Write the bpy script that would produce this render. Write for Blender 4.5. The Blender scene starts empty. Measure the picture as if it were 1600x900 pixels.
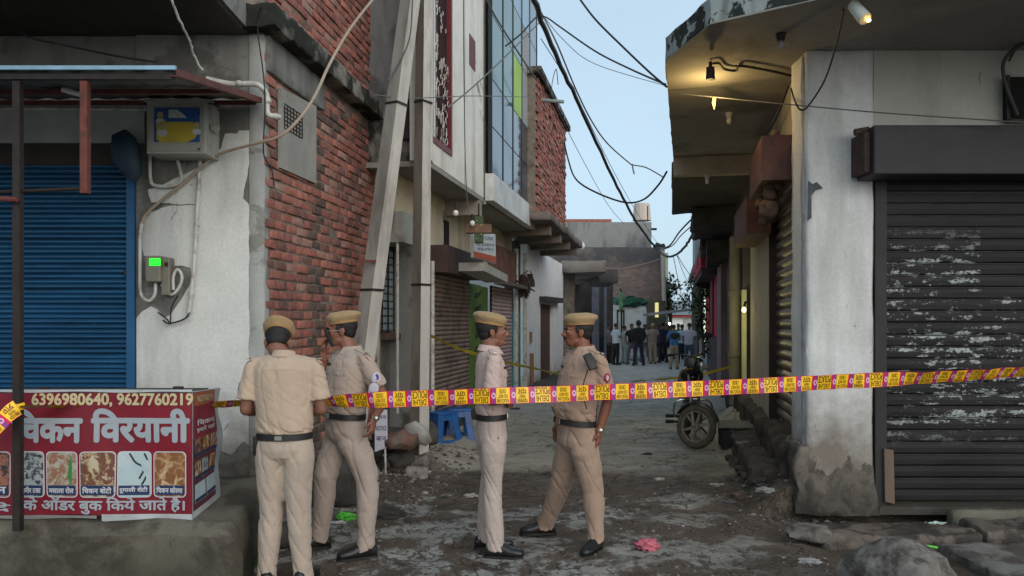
import bpy, bmesh, math, random
import numpy as np
from mathutils import Vector, Matrix, noise as mnoise
from mathutils.bvhtree import BVHTree
random.seed(7)
SC = bpy.context.scene
COL = SC.collection
R = math.radians
# ---------------------------------------------------------------- camera, sky, sun, exposure
FPX, CX, HY, CAMZ = 1256.0, 800.0, 503.0, 1.68      # focal length and horizon of the photograph in pixels, eye height
cd = bpy.data.cameras.new('camera'); cam = bpy.data.objects.new('camera', cd); COL.objects.link(cam)
cam.location = (0, 0, CAMZ); cam.rotation_euler = (R(90), 0, 0)
cd.sensor_width = 36; cd.lens = FPX/1600*36; cd.shift_y = (HY-450)/1600
cd.clip_start = .05; cd.clip_end = 3000
SC.camera = cam
SUN_EL, SUN_AZ = 24.0, 152.0                         # azimuth clockwise from +Y: behind the camera, to the right
w = bpy.data.worlds.new('World'); SC.world = w; w.use_nodes = True
nt = w.node_tree; bg = nt.nodes['Background']
sky = nt.nodes.new('ShaderNodeTexSky'); sky.sky_type = 'NISHITA'; sky.sun_disc = False
sky.sun_elevation = R(SUN_EL); sky.sun_rotation = R(SUN_AZ)
sky.air_density = 1.0; sky.dust_density = 3.5; sky.ozone_density = 1.6; sky.altitude = 200
hs = nt.nodes.new('ShaderNodeHueSaturation'); hs.inputs['Saturation'].default_value = .7; hs.inputs['Value'].default_value = 1.0
mx = nt.nodes.new('ShaderNodeMix'); mx.data_type = 'RGBA'; mx.inputs[0].default_value = .72      # thin even evening cloud over the clear sky
mx.inputs[7].default_value = (3.3, 4.5, 5.4, 1)
wtc = nt.nodes.new('ShaderNodeTexCoord'); wmp = nt.nodes.new('ShaderNodeMapping'); wmp.inputs['Scale'].default_value = (1.2, 1.2, 4); wns = nt.nodes.new('ShaderNodeTexNoise'); wns.inputs['Scale'].default_value = 2.2; wns.inputs['Detail'].default_value = 5
wrm = nt.nodes.new('ShaderNodeMapRange'); wrm.inputs[1].default_value = .3; wrm.inputs[2].default_value = .7; wrm.inputs[3].default_value = .60; wrm.inputs[4].default_value = .82
nt.links.new(wtc.outputs['Generated'], wmp.inputs[0]); nt.links.new(wmp.outputs[0], wns.inputs['Vector']); nt.links.new(wns.outputs[0], wrm.inputs[0]); nt.links.new(wrm.outputs[0], mx.inputs[0])
nt.links.new(sky.outputs[0], hs.inputs['Color']); nt.links.new(hs.outputs[0], mx.inputs[6]); nt.links.new(mx.outputs[2], bg.inputs[0])
bg.inputs[1].default_value = .12
sd = bpy.data.lights.new('sun', 'SUN'); sd.energy = 1.0; sd.angle = R(70); sd.color = (1, .9, .82)
so = bpy.data.objects.new('sun', sd); COL.objects.link(so)
_a, _e = R(SUN_AZ), R(SUN_EL)
so.rotation_euler = Vector((-math.sin(_a)*math.cos(_e), -math.cos(_a)*math.cos(_e), -math.sin(_e))).to_track_quat('-Z', 'Y').to_euler()
SC.view_settings.view_transform = 'Standard'; SC.view_settings.look = 'None'
SC.view_settings.exposure = .62; SC.view_settings.gamma = 1
SC.render.engine = 'CYCLES'; SC.cycles.max_bounces = 6; SC.cycles.diffuse_bounces = 4; SC.cycles.use_denoising = True
SC.cycles.sample_clamp_indirect = 4

# ---------------------------------------------------------------- helpers
def W(px, py, d):                                    # the world point d metres away that the photograph shows at (px, py)
    return Vector(((px-CX)/FPX*d, d, CAMZ-(py-HY)/FPX*d))
def G(px, py, z=0):                                  # the point of height z seen at (px, py)
    d = (CAMZ-z)*FPX/(py-HY); return Vector(((px-CX)/FPX*d, d, z))

class Line:                                          # a wall line along the lane: t metres along it, o metres to the right of it
    def __init__(s, x, y, dx):
        s.o = Vector((x, y)); s.u = Vector((dx, 1)).normalized(); s.n = Vector((s.u.y, -s.u.x)); s.rz = math.atan2(s.u.y, s.u.x)
    def t(s, px, o=0):
        k = (px-CX)/FPX; a = s.o+s.n*o
        return (k*a.y-a.x)/(s.u.x-k*s.u.y)
    def d(s, t, o=0): return s.o.y+s.u.y*t+s.n.y*o
    def z(s, py, t, o=0): return CAMZ-(py-HY)/FPX*s.d(t, o)
    def w(s, t, o=0, z=0):
        p = s.o+s.u*t+s.n*o; return Vector((p.x, p.y, z))
    def root(s, name, **k): return thing(name, (s.o.x, s.o.y, 0), s.rz, **k)   # local x = t, local y = -o

def thing(name, loc=(0, 0, 0), rz=0, label=None, cat=None, group=None, kind=None):
    o = bpy.data.objects.new(name, None); COL.objects.link(o); o.location = loc; o.rotation_euler = (0, 0, rz); o.empty_display_size = .1
    return tag(o, label, cat, group, kind)
def tag(o, label=None, cat=None, group=None, kind=None):
    if label: o['label'] = label
    if cat: o['category'] = cat
    if group: o['group'] = group
    if kind: o['kind'] = kind
    return o
def link(name, me, parent=None, loc=(0, 0, 0), rz=0, mat=None):
    o = bpy.data.objects.new(name, me); COL.objects.link(o); o.location = loc; o.rotation_euler = (0, 0, rz)
    if parent: o.parent = parent
    return o
def copy_tree(o, parent=None):
    c = o.copy(); COL.objects.link(c)
    if parent: c.parent = parent
    for ch in list(o.children): copy_tree(ch, c)
    return c

class MB:
    def __init__(s): s.v = []; s.f = []; s.m = []; s.cur = 0
    def add(s, vs, fs):
        b = len(s.v); s.v += [tuple(p) for p in vs]
        for f in fs: s.f.append(tuple(i+b for i in f)); s.m.append(s.cur)
        return s
    def box(s, x0, x1, y0, y1, z0, z1, j=0):
        q = lambda: random.uniform(-j, j) if j else 0
        vs = [(x+q(), y+q(), z+q()) for z in (z0, z1) for x, y in ((x0, y0), (x1, y0), (x1, y1), (x0, y1))]
        return s.add(vs, [(3, 2, 1, 0), (4, 5, 6, 7), (0, 1, 5, 4), (1, 2, 6, 5), (2, 3, 7, 6), (3, 0, 4, 7)])
    def obox(s, c, ax, ay, az):                      # centre and half-axis vectors
        c, ax, ay, az = map(Vector, (c, ax, ay, az))
        vs = [c+ax*i+ay*j+az*k for k in (-1, 1) for i, j in ((-1, -1), (1, -1), (1, 1), (-1, 1))]
        return s.add(vs, [(3, 2, 1, 0), (4, 5, 6, 7), (0, 1, 5, 4), (1, 2, 6, 5), (2, 3, 7, 6), (3, 0, 4, 7)])
    def bbox(s, x0, x1, y0, y1, z0, z1, b=.01):      # box with chamfered edges
        bm = bmesh.new(); bmesh.ops.create_cube(bm, size=1)
        for v in bm.verts: v.co = ((x0+x1)/2+v.co.x*(x1-x0), (y0+y1)/2+v.co.y*(y1-y0), (z0+z1)/2+v.co.z*(z1-z0))
        bmesh.ops.bevel(bm, geom=bm.edges[:], offset=b, segments=2, affect='EDGES', profile=.5)
        bm.verts.index_update(); r = s.add([v.co[:] for v in bm.verts], [[v.index for v in f.verts] for f in bm.faces]); bm.free(); return r
    def cyl(s, p0, p1, r0, r1=None, n=12, caps=True):
        return s.loft([(p0, r0, r0), (p1, r0 if r1 is None else r1, r0 if r1 is None else r1)], n=n, caps=caps)
    def loft(s, rings, ax=None, ay=None, n=16, caps=True, pw=1.0):     # rings: (centre, rx, ry)
        C_ = [Vector(r[0]) for r in rings]; vs = []; fs = []
        for i, (c, rx, ry) in enumerate(rings):
            if ax is None:
                d = (C_[min(i+1, len(C_)-1)]-C_[max(i-1, 0)]).normalized()
                if i == 0: ref = Vector((0, 0, 1)) if abs(d.z) < .9 else Vector((1, 0, 0)); a = d.cross(ref).normalized()
                else: a = (a-d*a.dot(d)).normalized()
                b = d.cross(a)
            else: a, b = Vector(ax), Vector(ay)
            for k in range(n):
                t = 2*math.pi*k/n; ct, st = math.cos(t), math.sin(t)
                if pw != 1: ct = math.copysign(abs(ct)**pw, ct); st = math.copysign(abs(st)**pw, st)
                vs.append(C_[i]+a*(ct*rx)+b*(st*ry))
        L = len(rings)
        for i in range(L-1):
            for k in range(n):
                k2 = (k+1) % n; fs.append((i*n+k, i*n+k2, (i+1)*n+k2, (i+1)*n+k))
        if caps: fs.append(tuple(range(n-1, -1, -1))); fs.append(tuple((L-1)*n+k for k in range(n)))
        return s.add(vs, fs)
    def cap(s, p0, p1, r0, r1=None, n=12, m=4, w=1.0, side=None):      # capsule tapering from r0 to r1; w widens it along side
        p0, p1 = Vector(p0), Vector(p1); r1 = r0 if r1 is None else r1; d = (p1-p0); L = d.length or 1e-6; d = d/L
        if side is None: side = d.cross(Vector((0, 0, 1)) if abs(d.z) < .9 else Vector((1, 0, 0)))
        side = Vector(side); side = (side-d*side.dot(d)).normalized(); rings = []
        for k in range(m, 0, -1):
            a = math.pi/2*k/m; q = max(math.cos(a), .05); rings.append((p0-d*r0*math.sin(a), r0*q*w, r0*q))
        rings.append((p0, r0*w, r0)); rings.append((p1, r1*w, r1))
        for k in range(1, m+1):
            a = math.pi/2*k/m; q = max(math.cos(a), .05); rings.append((p1+d*r1*math.sin(a), r1*q*w, r1*q))
        return s.loft(rings, side, d.cross(side), n)
    def ell(s, c, rx, ry, rz, M=None, n=16, m=10):
        c = Vector(c); M = M or Matrix.Identity(3); vs = []; fs = []
        for i in range(m+1):
            ph = -math.pi/2+math.pi*(i*.98+.01*m)/m
            for k in range(n):
                t = 2*math.pi*k/n
                vs.append(c+M@Vector((rx*math.cos(ph)*math.cos(t), ry*math.cos(ph)*math.sin(t), rz*math.sin(ph))))
        for i in range(m):
            for k in range(n):
                k2 = (k+1) % n; fs.append((i*n+k, i*n+k2, (i+1)*n+k2, (i+1)*n+k))
        fs.append(tuple(range(n-1, -1, -1))); fs.append(tuple(m*n+k for k in range(n)))
        return s.add(vs, fs)
    def tube(s, pts, r, n=6, sub=5, jit=0):
        P = [Vector(p) for p in pts]; out = []
        if len(P) > 2 and sub > 1:
            for i in range(len(P)-1):
                a, b, c, d = P[max(i-1, 0)], P[i], P[i+1], P[min(i+2, len(P)-1)]
                for k in range(sub):
                    t = k/sub; out.append(.5*((2*b)+(c-a)*t+(2*a-5*b+4*c-d)*t*t+(3*b-a-3*c+d)*t**3))
            out.append(P[-1])
        else: out = P
        if jit: out = [p+Vector([random.uniform(-jit, jit) for _ in range(3)]) for p in out]
        return s.loft([(p, r, r) for p in out], n=n)
    def quad(s, a, b, c, d): return s.add([a, b, c, d], [(0, 1, 2, 3)])
    def prism(s, pts, ext):                           # polygon swept along ext
        ext = Vector(ext); P = [Vector(p) for p in pts]; n = len(P)
        return s.add(P+[p+ext for p in P], [tuple(range(n-1, -1, -1)), tuple(range(n, 2*n))]+[(i, (i+1) % n, n+(i+1) % n, n+i) for i in range(n)])
    def mesh(s, name, mats, smooth=False, fix=False):
        me = bpy.data.meshes.new(name); me.from_pydata(s.v, [], s.f); me.validate()
        for m in (mats if isinstance(mats, (list, tuple)) else [mats]): me.materials.append(m)
        if len(set(s.m)) > 1 or (s.m and s.m[0]): me.polygons.foreach_set('material_index', s.m[:len(me.polygons)])
        bm = bmesh.new(); bm.from_mesh(me)
        if fix: bmesh.ops.remove_doubles(bm, verts=bm.verts, dist=1e-5)
        bmesh.ops.recalc_face_normals(bm, faces=bm.faces); bm.to_mesh(me); bm.free()
        if smooth:
            me.polygons.foreach_set('use_smooth', [True]*len(me.polygons))
            if smooth != 2 and hasattr(me, 'set_sharp_from_angle'): me.set_sharp_from_angle(angle=R(42))
        me.update(); return me
    def build(s, name, mats, parent=None, smooth=False, loc=(0, 0, 0), rz=0, **k):
        o = link(name, s.mesh(name, mats, smooth), parent, loc, rz)
        if k: tag(o, **k)
        return o

def stones(mb, c, r, seed=0, sq=(1, 1, 1), n=2):      # one broken-faced stone
    bm = bmesh.new(); bmesh.ops.create_icosphere(bm, subdivisions=n, radius=1)
    for v in bm.verts:
        p = v.co.copy(); k = 1+.38*mnoise.noise(p*1.1+Vector((seed*3.1, seed, 0)))+.2*mnoise.voronoi(p*1.6+Vector((seed, 9, 0)))[0][0]+.05*mnoise.noise(p*7)
        q = max(abs(p.x), abs(p.y), abs(p.z)); p = p*(.55+.45/q)*k
        v.co = (p.x*r*sq[0], p.y*r*sq[1], p.z*r*sq[2])
    rot = Matrix.Rotation(seed*1.7, 3, 'Z'); c = Vector(c)
    bm.verts.index_update(); mb.add([c+rot@v.co for v in bm.verts], [[v.index for v in f.verts] for f in bm.faces]); bm.free()
    return mb

# ---------------------------------------------------------------- materials
def rgb(c): return (c[0], c[1], c[2], 1)
class NT:
    def __init__(s, m): s.m = m; s.t = m.node_tree; s.b = s.t.nodes['Principled BSDF']; g = s.t.nodes.new('ShaderNodeNewGeometry'); s.pos = g.outputs['Position']
    def n(s, typ, **k):
        x = s.t.nodes.new('ShaderNode'+typ)
        for a, v in k.items(): setattr(x, a, v)
        return x
    def l(s, a, b): s.t.links.new(a, b)
    def map(s, src, scale=(1, 1, 1), loc=(0, 0, 0)):
        x = s.n('Mapping'); s.l(src, x.inputs[0]); x.inputs['Scale'].default_value = scale; x.inputs['Location'].default_value = loc; return x.outputs[0]
    def noise(s, scale=5, det=4, rough=.55, src=None, st=(1, 1, 1), loc=(0, 0, 0), dist=0):
        x = s.n('TexNoise'); s.l(s.map(src or s.pos, st, loc), x.inputs['Vector'])
        x.inputs['Scale'].default_value = scale; x.inputs['Detail'].default_value = det; x.inputs['Roughness'].default_value = rough; x.inputs['Distortion'].default_value = dist
        return x.outputs[0]
    def ramp(s, src, a, b, va=0., vb=1.):
        x = s.n('MapRange'); s.l(src, x.inputs[0]); x.inputs[1].default_value = a; x.inputs[2].default_value = b; x.inputs[3].default_value = va; x.inputs[4].default_value = vb; x.clamp = True
        return x.outputs[0]
    def mix(s, f, a, b):
        x = s.n('Mix', data_type='RGBA'); 
        for v, i in ((f, 0), (a, 6), (b, 7)):
            if hasattr(v, 'links'): s.l(v, x.inputs[i])
            elif i == 0: x.inputs[i].default_value = v
            else: x.inputs[i].default_value = rgb(v)
        return x.outputs[2]
    def math(s, op, a, b=0.):
        x = s.n('Math', operation=op)
        for i, v in enumerate((a, b)):
            if hasattr(v, 'links'): s.l(v, x.inputs[i])
            else: x.inputs[i].default_value = v
        return x.outputs[0]
    def xyz(s, src=None):
        x = s.n('SeparateXYZ'); s.l(src or s.pos, x.inputs[0]); return x.outputs
    def bump(s, h, st=.4, dist=.01):
        x = s.n('Bump'); s.l(h, x.inputs['Height']); x.inputs['Strength'].default_value = st; x.inputs['Distance'].default_value = dist
        s.l(x.outputs[0], s.b.inputs['Normal']); return x
def newmat(name, rough=.8, metal=0, spec=.4):
    m = bpy.data.materials.new(name); m.use_nodes = True; t = NT(m)
    t.b.inputs['Roughness'].default_value = rough; t.b.inputs['Metallic'].default_value = metal; t.b.inputs['Specular IOR Level'].default_value = spec
    return m, t
MC = {}
def M_(name, col, rough=.8, var=.25, sc=4, metal=0, bump=.25, bs=60, dirt=None, dsc=2.5, damt=(.5, .66), st=(1, 1, 1), spec=.4, emit=None, rnd=0):
    """general weathered surface: colour with soft variation, an optional second colour in noise-shaped patches, fine relief"""
    if name in MC: return MC[name]
    m, t = newmat(name, rough, metal, spec)
    lo = tuple(c*(1-var) for c in col); hi = tuple(min(1, c*(1+var)) for c in col)
    c = t.mix(t.ramp(t.noise(sc, 5, .6, st=st), .3, .7), lo, hi)
    if rnd:
        oi = t.n('ObjectInfo'); c = t.mix(t.ramp(oi.outputs['Random'], 0, 1, 0, rnd), c, tuple(x*.35 for x in col))
    if dirt: 
        f = t.ramp(t.noise(dsc, 8, .65, st=st, loc=(3, 7, 1)), damt[0], damt[1]); c = t.mix(f, c, dirt)
    t.l(c, t.b.inputs['Base Color'])
    if bump:
        h = t.noise(bs, 4, .6); t.bump(h, bump, .01)
    if emit: t.b.inputs['Emission Color'].default_value = rgb(emit[:3]); t.b.inputs['Emission Strength'].default_value = emit[3]
    MC[name] = m; return m

def wall_mat(name, paint, under, peel=(.56, .6), psc=1.6, grime=None, gz=(0, .9), stain=None, ssc=(2.2, 2.2, .35), rough=.85, cracks=.0):
    """painted plaster: paint peeled off in patches, run-down streaks, grime splashed up from the ground, hairline relief"""
    m, t = newmat(name, rough, spec=.25)
    n1 = t.noise(psc, 10, .62, dist=.3); pk = t.ramp(n1, peel[0], peel[1])
    c = t.mix(t.ramp(t.noise(3.2, 6, .6), .3, .7), tuple(x*.84 for x in paint), paint)
    fine = t.ramp(t.noise(45, 4, .7), .25, .75, .86, 1.06)
    c2 = t.mix(t.ramp(t.noise(9, 6, .7), .35, .65), tuple(x*.75 for x in under), under)
    c = t.mix(pk, c, c2)
    if stain:
        f = t.ramp(t.noise(1.0, 7, .6, st=ssc), .52, .74, 0, .8); c = t.mix(f, c, stain)
    sc_ = t.ramp(t.noise(7, 9, .78, st=(1.6, 1.6, .5), loc=(9, 2, 4), dist=.6), .63, .68, 0, .75); c = t.mix(sc_, c, tuple(x*.38 for x in under))
    sp_ = t.ramp(t.noise(38, 5, .7, loc=(1, 8, 4)), .66, .72, 0, .6); c = t.mix(sp_, c, tuple(x*.4 for x in paint))
    if grime:
        z = t.xyz()[2]; z2 = t.math('ADD', z, t.ramp(t.noise(2.5, 8, .65), .2, .8, -.55*(gz[1]-gz[0]), .55*(gz[1]-gz[0])))
        c = t.mix(t.ramp(z2, gz[0], gz[1], .9, 0), c, grime)
    v = t.n('VectorMath', operation='SCALE'); t.l(c, v.inputs[0]); t.l(fine, v.inputs['Scale'])
    t.l(v.outputs[0], t.b.inputs['Base Color'])
    h = t.math('ADD', t.math('MULTIPLY', pk, -.5), t.math('MULTIPLY', t.noise(24, 6, .7), .5)); t.bump(h, .5, .012)
    MC[name] = m; return m
# ---------------------------------------------------------------- palette
cement = wall_mat('cement', (.25, .25, .235), (.17, .165, .15), (.5, .56), 2.2, stain=(.07, .07, .06), grime=(.05, .045, .035), gz=(.2, 1.2))
white_wall = wall_mat('white_wall', (.6, .61, .58), (.3, .29, .26), (.64, .67), 1.4, grime=(.085, .07, .05), gz=(.45, 1.0), stain=(.3, .3, .27))
old_white = wall_mat('old_white', (.68, .69, .655), (.36, .35, .32), (.62, .66), 1.8, grime=(.09, .08, .065), gz=(.45, 1.1), stain=(.3, .31, .3))
facade_white = wall_mat('facade_white', (.76, .74, .68), (.3, .28, .24), (.66, .7), 1.1, stain=(.33, .31, .27), grime=(.2, .17, .12), gz=(0, .7))
cream = wall_mat('cream_wall', (.62, .54, .4), (.3, .27, .22), (.62, .68), 1.6, stain=(.2, .17, .12))
grey_wall = wall_mat('grey_wall', (.2, .2, .195), (.08, .08, .075), (.55, .62), 1.3, stain=(.05, .05, .045), ssc=(2.5, 2.5, .5))
mossy = wall_mat('mossy_concrete', (.24, .23, .2), (.025, .025, .02), (.42, .55), 2.6, stain=(.03, .03, .025), ssc=(3, 3, 1))
fascia = wall_mat('fascia', (.33, .37, .36), (.025, .03, .028), (.5, .53), 5, stain=(.05, .06, .05), ssc=(6, 6, 1.2))
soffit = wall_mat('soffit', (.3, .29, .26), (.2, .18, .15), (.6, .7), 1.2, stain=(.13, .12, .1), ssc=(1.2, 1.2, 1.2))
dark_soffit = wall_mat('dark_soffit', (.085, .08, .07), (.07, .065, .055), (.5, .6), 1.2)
mortar = M_('mortar', (.2, .165, .135), .95, .3, 8, bump=.6, bs=90, dirt=(.1, .08, .065), dsc=4)
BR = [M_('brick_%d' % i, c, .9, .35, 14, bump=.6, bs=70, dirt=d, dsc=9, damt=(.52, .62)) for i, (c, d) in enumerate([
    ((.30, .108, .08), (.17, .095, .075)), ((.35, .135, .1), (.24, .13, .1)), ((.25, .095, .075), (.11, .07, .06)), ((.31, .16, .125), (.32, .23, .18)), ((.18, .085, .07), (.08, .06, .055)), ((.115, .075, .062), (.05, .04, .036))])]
rust = M_('rusty_red_paint', (.13, .035, .025), .6, .3, 20, bump=.2, dirt=(.06, .03, .02), dsc=12)
iron = M_('dark_iron', (.03, .022, .02), .55, .3, 20, metal=.3, bump=.15)
tin = M_('tin_sheet', (.13, .13, .125), .5, .25, 6, metal=.4, dirt=(.1, .07, .05), dsc=4)
blue_tin = M_('blue_tin', (.25, .42, .55), .5, .15, 5)
pvc = M_('white_pvc', (.5, .5, .46), .45, .12, 6, bump=.05, dirt=(.25, .23, .2), dsc=9)
cable_tan = M_('tan_cable', (.34, .27, .2), .6, .15, 6, bump=0)
black = M_('black_cable', (.012, .012, .013), .6, .1, 6, bump=0)
grey_cable = M_('grey_cable', (.12, .12, .12), .6, .1, 6, bump=0)
blue_slat = M_('blue_slat', (.012, .075, .165), .45, .3, 2.2, st=(.5, 1, 6), bump=.1, dirt=(.01, .045, .1), dsc=3, metal=.15)
blue_frame = M_('blue_frame', (.012, .085, .2), .5, .15, 3, bump=.1)
brown_slat = M_('brown_slat', (.22, .155, .13), .6, .3, 3, bump=.15, metal=.2, dirt=(.09, .062, .055), dsc=3)
pink_slat = M_('pink_slat', (.42, .3, .29), .55, .2, 3, bump=.15, metal=.15)
ochre_slat = M_('ochre_slat', (.15, .11, .075), .5, .3, 3, bump=.15, metal=.3, dirt=(.07, .05, .035), dsc=4)
blue_cloth = M_('blue_tarp', (.01, .03, .05), .6, .2, 6, bump=.2)
dark_hole = M_('dark_interior', (.012, .011, .01), .95, .2, 3, bump=0)
maroon = M_('maroon_paint', (.13, .018, .022), .5, .2, 6, bump=.1)
green_paint = M_('green_paint', (.09, .16, .03), .6, .3, 5, bump=.15)
teal = M_('teal_paint', (.04, .21, .19), .7, .3, 5, bump=.2)
wood = M_('wood', (.2, .11, .06), .8, .3, 6, st=(1, 1, .1), bump=.4, bs=40)
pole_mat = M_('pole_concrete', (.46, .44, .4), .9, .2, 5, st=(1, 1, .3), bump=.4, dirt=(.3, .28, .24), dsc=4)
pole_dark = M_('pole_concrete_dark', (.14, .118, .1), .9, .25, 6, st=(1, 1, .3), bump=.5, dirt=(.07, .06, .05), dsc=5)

def lbox(mb, L, t0, t1, o0, o1, z0, z1, dz=0):        # box laid along a wall line; dz lifts its far end
    a = Vector((L.u.x, L.u.y, 0)); n = Vector((L.n.x, L.n.y, 0)); c = L.w((t0+t1)/2, (o0+o1)/2, (z0+z1)/2+dz/2)
    return mb.obox(c, a*(t1-t0)/2+Vector((0, 0, dz/2)), n*(o1-o0)/2, Vector((0, 0, (z1-z0)/2)))
def rough_box(name, x0, x1, y0, y1, z0, z1, mat, parent=None, cell=.12, amp=.02, fr=2.2, bev=.03, M=None, **k):
    """broken-edged concrete: a box cut fine and pushed about by noise"""
    bm = bmesh.new(); bmesh.ops.create_cube(bm, size=1); S = (x1-x0, y1-y0, z1-z0)
    for v in bm.verts: v.co = ((x0+x1)/2+v.co.x*S[0], (y0+y1)/2+v.co.y*S[1], (z0+z1)/2+v.co.z*S[2])
    bmesh.ops.bevel(bm, geom=bm.edges[:], offset=min(bev, min(S)*.3), segments=1, affect='EDGES')
    for ax in range(3):
        n = int(min(S[ax]/cell, 60))
        for i in range(1, n):
            p = [0, 0, 0]; p[ax] = (x0, y0, z0)[ax]+S[ax]*i/n; no = [0, 0, 0]; no[ax] = 1
            bmesh.ops.bisect_plane(bm, geom=bm.verts[:]+bm.edges[:]+bm.faces[:], plane_co=p, plane_no=no)
    for v in bm.verts:
        q = (M@v.co) if M else v.co
        v.co += mnoise.noise_vector(q*fr)*amp+mnoise.noise_vector(q*fr*4)*amp*.35
    if M: bmesh.ops.transform(bm, matrix=M, verts=bm.verts[:])
    bmesh.ops.recalc_face_normals(bm, faces=bm.faces)
    me = bpy.data.meshes.new(name); bm.to_mesh(me); bm.free(); me.materials.append(mat)
    me.polygons.foreach_set('use_smooth', [True]*len(me.polygons)); me.set_sharp_from_angle(angle=R(50))
    o = link(name, me, parent); tag(o, **k); return o
def LM(L):                                            # matrix that carries (t, o, z) of a wall line into the world
    return Matrix(((L.u.x, L.n.x, 0, L.o.x), (L.u.y, L.n.y, 0, L.o.y), (0, 0, 1, 0), (0, 0, 0, 1)))

def shutter(parent, p0, p1, z0, z1, pitch, mat, nrm, depth=.012, label=None, flat=False):
    """roller shutter between two floor points; every slat is a curved strip of its own under the part 'shutter'"""
    p0, p1 = Vector(p0), Vector(p1); n = int(round((z1-z0)/pitch)); pitch = (z1-z0)/n; u = (p1-p0); nrm = Vector(nrm).normalized()
    b = MB(); b.obox((p0+p1)/2-nrm*.03+Vector((0, 0, (z0+z1)/2)), u/2, nrm*.004, Vector((0, 0, (z1-z0)/2)))
    root = b.build('shutter', dark_hole, parent)
    if label: root['label'] = label
    prof = [(0, -.012), (.12, .0), (.35, depth), (.65, depth), (.88, 0), (1, -.012)]
    if flat: prof = [(0, -.010), (.05, -.002), (.12, .003), (.5, .006), (.86, .003), (.90, .012), (.955, .014), (1, -.002)]
    mb = MB(); vs = []
    for f, o in prof:
        for e in (0, .33, .67, 1): vs.append(u*e+nrm*o+Vector((0, 0, f*pitch)))
    mb.add(vs, [(i*4+j, i*4+j+1, i*4+j+5, i*4+j+4) for i in range(len(prof)-1) for j in range(3)])
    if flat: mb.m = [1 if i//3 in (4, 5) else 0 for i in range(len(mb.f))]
    me = mb.mesh('slat', [mat, M_('slat_edge_skylit', (.075, .076, .08), .5, .4, 9, bump=.1, metal=.2)] if flat else mat, smooth=not flat)  # lip faces get a lighter colour, painting in the skylight along each joint
    for i in range(n):
        s = link('slat', me, root, (p0.x+random.uniform(-.002, .002), p0.y, z0+i*pitch))
        s.rotation_euler = (0, random.uniform(-.0012, .0012), 0)
    return root

# text: converted to plain meshes standing in the x-z plane
TXT = {}
def text_mesh(body, bold=.0, res=3):
    """glyph mesh; bold is made of shifted copies, each a hair in front of the last"""
    k = (body, bold)
    if k in TXT: return TXT[k]
    cu = bpy.data.curves.new('t', 'FONT'); cu.body = body; cu.resolution_u = res; cu.fill_mode = 'BOTH'
    o = bpy.data.objects.new('t', cu); COL.objects.link(o); dg = bpy.context.evaluated_depsgraph_get(); me = bpy.data.meshes.new_from_object(o.evaluated_get(dg))
    n = len(me.vertices); a = np.zeros(n*3); me.vertices.foreach_get('co', a); a = a.reshape(-1, 3); a[:, 2] = 0
    F = [tuple(p.vertices) for p in me.polygons]
    COL.objects.unlink(o); bpy.data.objects.remove(o); bpy.data.meshes.remove(me)
    if bold and n:
        A, FF = [], []
        for i, (dx, dy) in enumerate(((0, 0), (1, 0), (-1, 0), (0, 1), (0, -1), (.7, .7), (-.7, .7), (.7, -.7), (-.7, -.7))):
            c = a.copy(); c[:, 0] += dx*bold; c[:, 1] += dy*bold; c[:, 2] = i; A.append(c); FF += [tuple(v+i*n for v in f) for f in F]
        a, F = np.vstack(A), FF
    TXT[k] = (a, F); return TXT[k]
def put_text(name, body, x0, x1, z0, z1, mat, parent=None, org=(0, 0, 0), ex=(1, 0, 0), ez=(0, 0, 1), bold=.0, flip=False, loc=(0, 0, 0), out=.00012):
    a, F = text_mesh(body, bold)
    if not len(a): return None
    lo, hi = a.min(0), a.max(0); s = (hi-lo); s[s == 0] = 1; q = (a-lo)/s
    if flip: q[:, :2] = 1-q[:, :2]
    X = x0+q[:, 0]*(x1-x0); Z = z0+q[:, 1]*(z1-z0); org, ex, ez = np.array(org), np.array(ex), np.array(ez); nn = np.cross(ex, ez)
    v = org+X[:, None]*ex+Z[:, None]*ez+(a[:, 2]*out)[:, None]*nn/np.linalg.norm(nn)
    me = bpy.data.meshes.new(name); me.from_pydata(v.tolist(), [], F); me.materials.append(mat); me.update()
    return link(name, me, parent, loc)

# ---------------------------------------------------------------- ground: one sheet to the horizon
def axis(a, b, s, far, g=1.22):
    v = list(np.arange(a, b, s)); x = v[-1]; q = s
    while x < far: q *= g; x += q; v.append(x)
    return v
ys = axis(2.0, 14, .06, 600); xr = axis(0, 5.5, .07, 400); xs = [-x for x in reversed(xr[1:])]+xr
ys = [-300, -80, -20, -5, 0, 1.2]+ys
def ground_z(x, y):
    z = .012*mnoise.noise(Vector((x*1.3, y*1.3, 0)))+.007*mnoise.noise(Vector((x*6, y*6, 3)))
    if 1 < y < 14:
        c = mnoise.noise(Vector((x*2.6, y*2.6, 8))); z += .014*max(-.5, min(.5, c*5))*(1 if y < 8.5 else .25)
        z += .012*mnoise.noise(Vector((x*15, y*15, 5)))*(1 if y < 9 else .4)
        e = max(0, min(1, (-1.0+.2*(y-7)-x)/.5)) if y > 7 else 0      # rubble rising against the left walls
        z += e*(.10+.09*mnoise.noise(Vector((x*3, y*3, 1))))*max(0, min(1, (y-7)/.8))
        xr_ = 2.1+.2*(y-7.1); e = max(0, min(1, (x-xr_)/.35)) if y > 7.2 else 0
        z += e*(.22+.14*mnoise.noise(Vector((x*3, y*3, 2))))
        if x > 2.0 and y < 7.2:                                       # the ditch and slabs before the right shop
            k = min(1, (x-2.0)/.3); z -= .03*k
            if y > 6.15: z -= .05*k
    return z
V = [(x, y, ground_z(x, y)) for y in ys for x in xs]; nx = len(xs)
F = [(j*nx+i, j*nx+i+1, (j+1)*nx+i+1, (j+1)*nx+i) for j in range(len(ys)-1) for i in range(nx-1)]
m, t = newmat('ground', .85, spec=.35)
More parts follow.
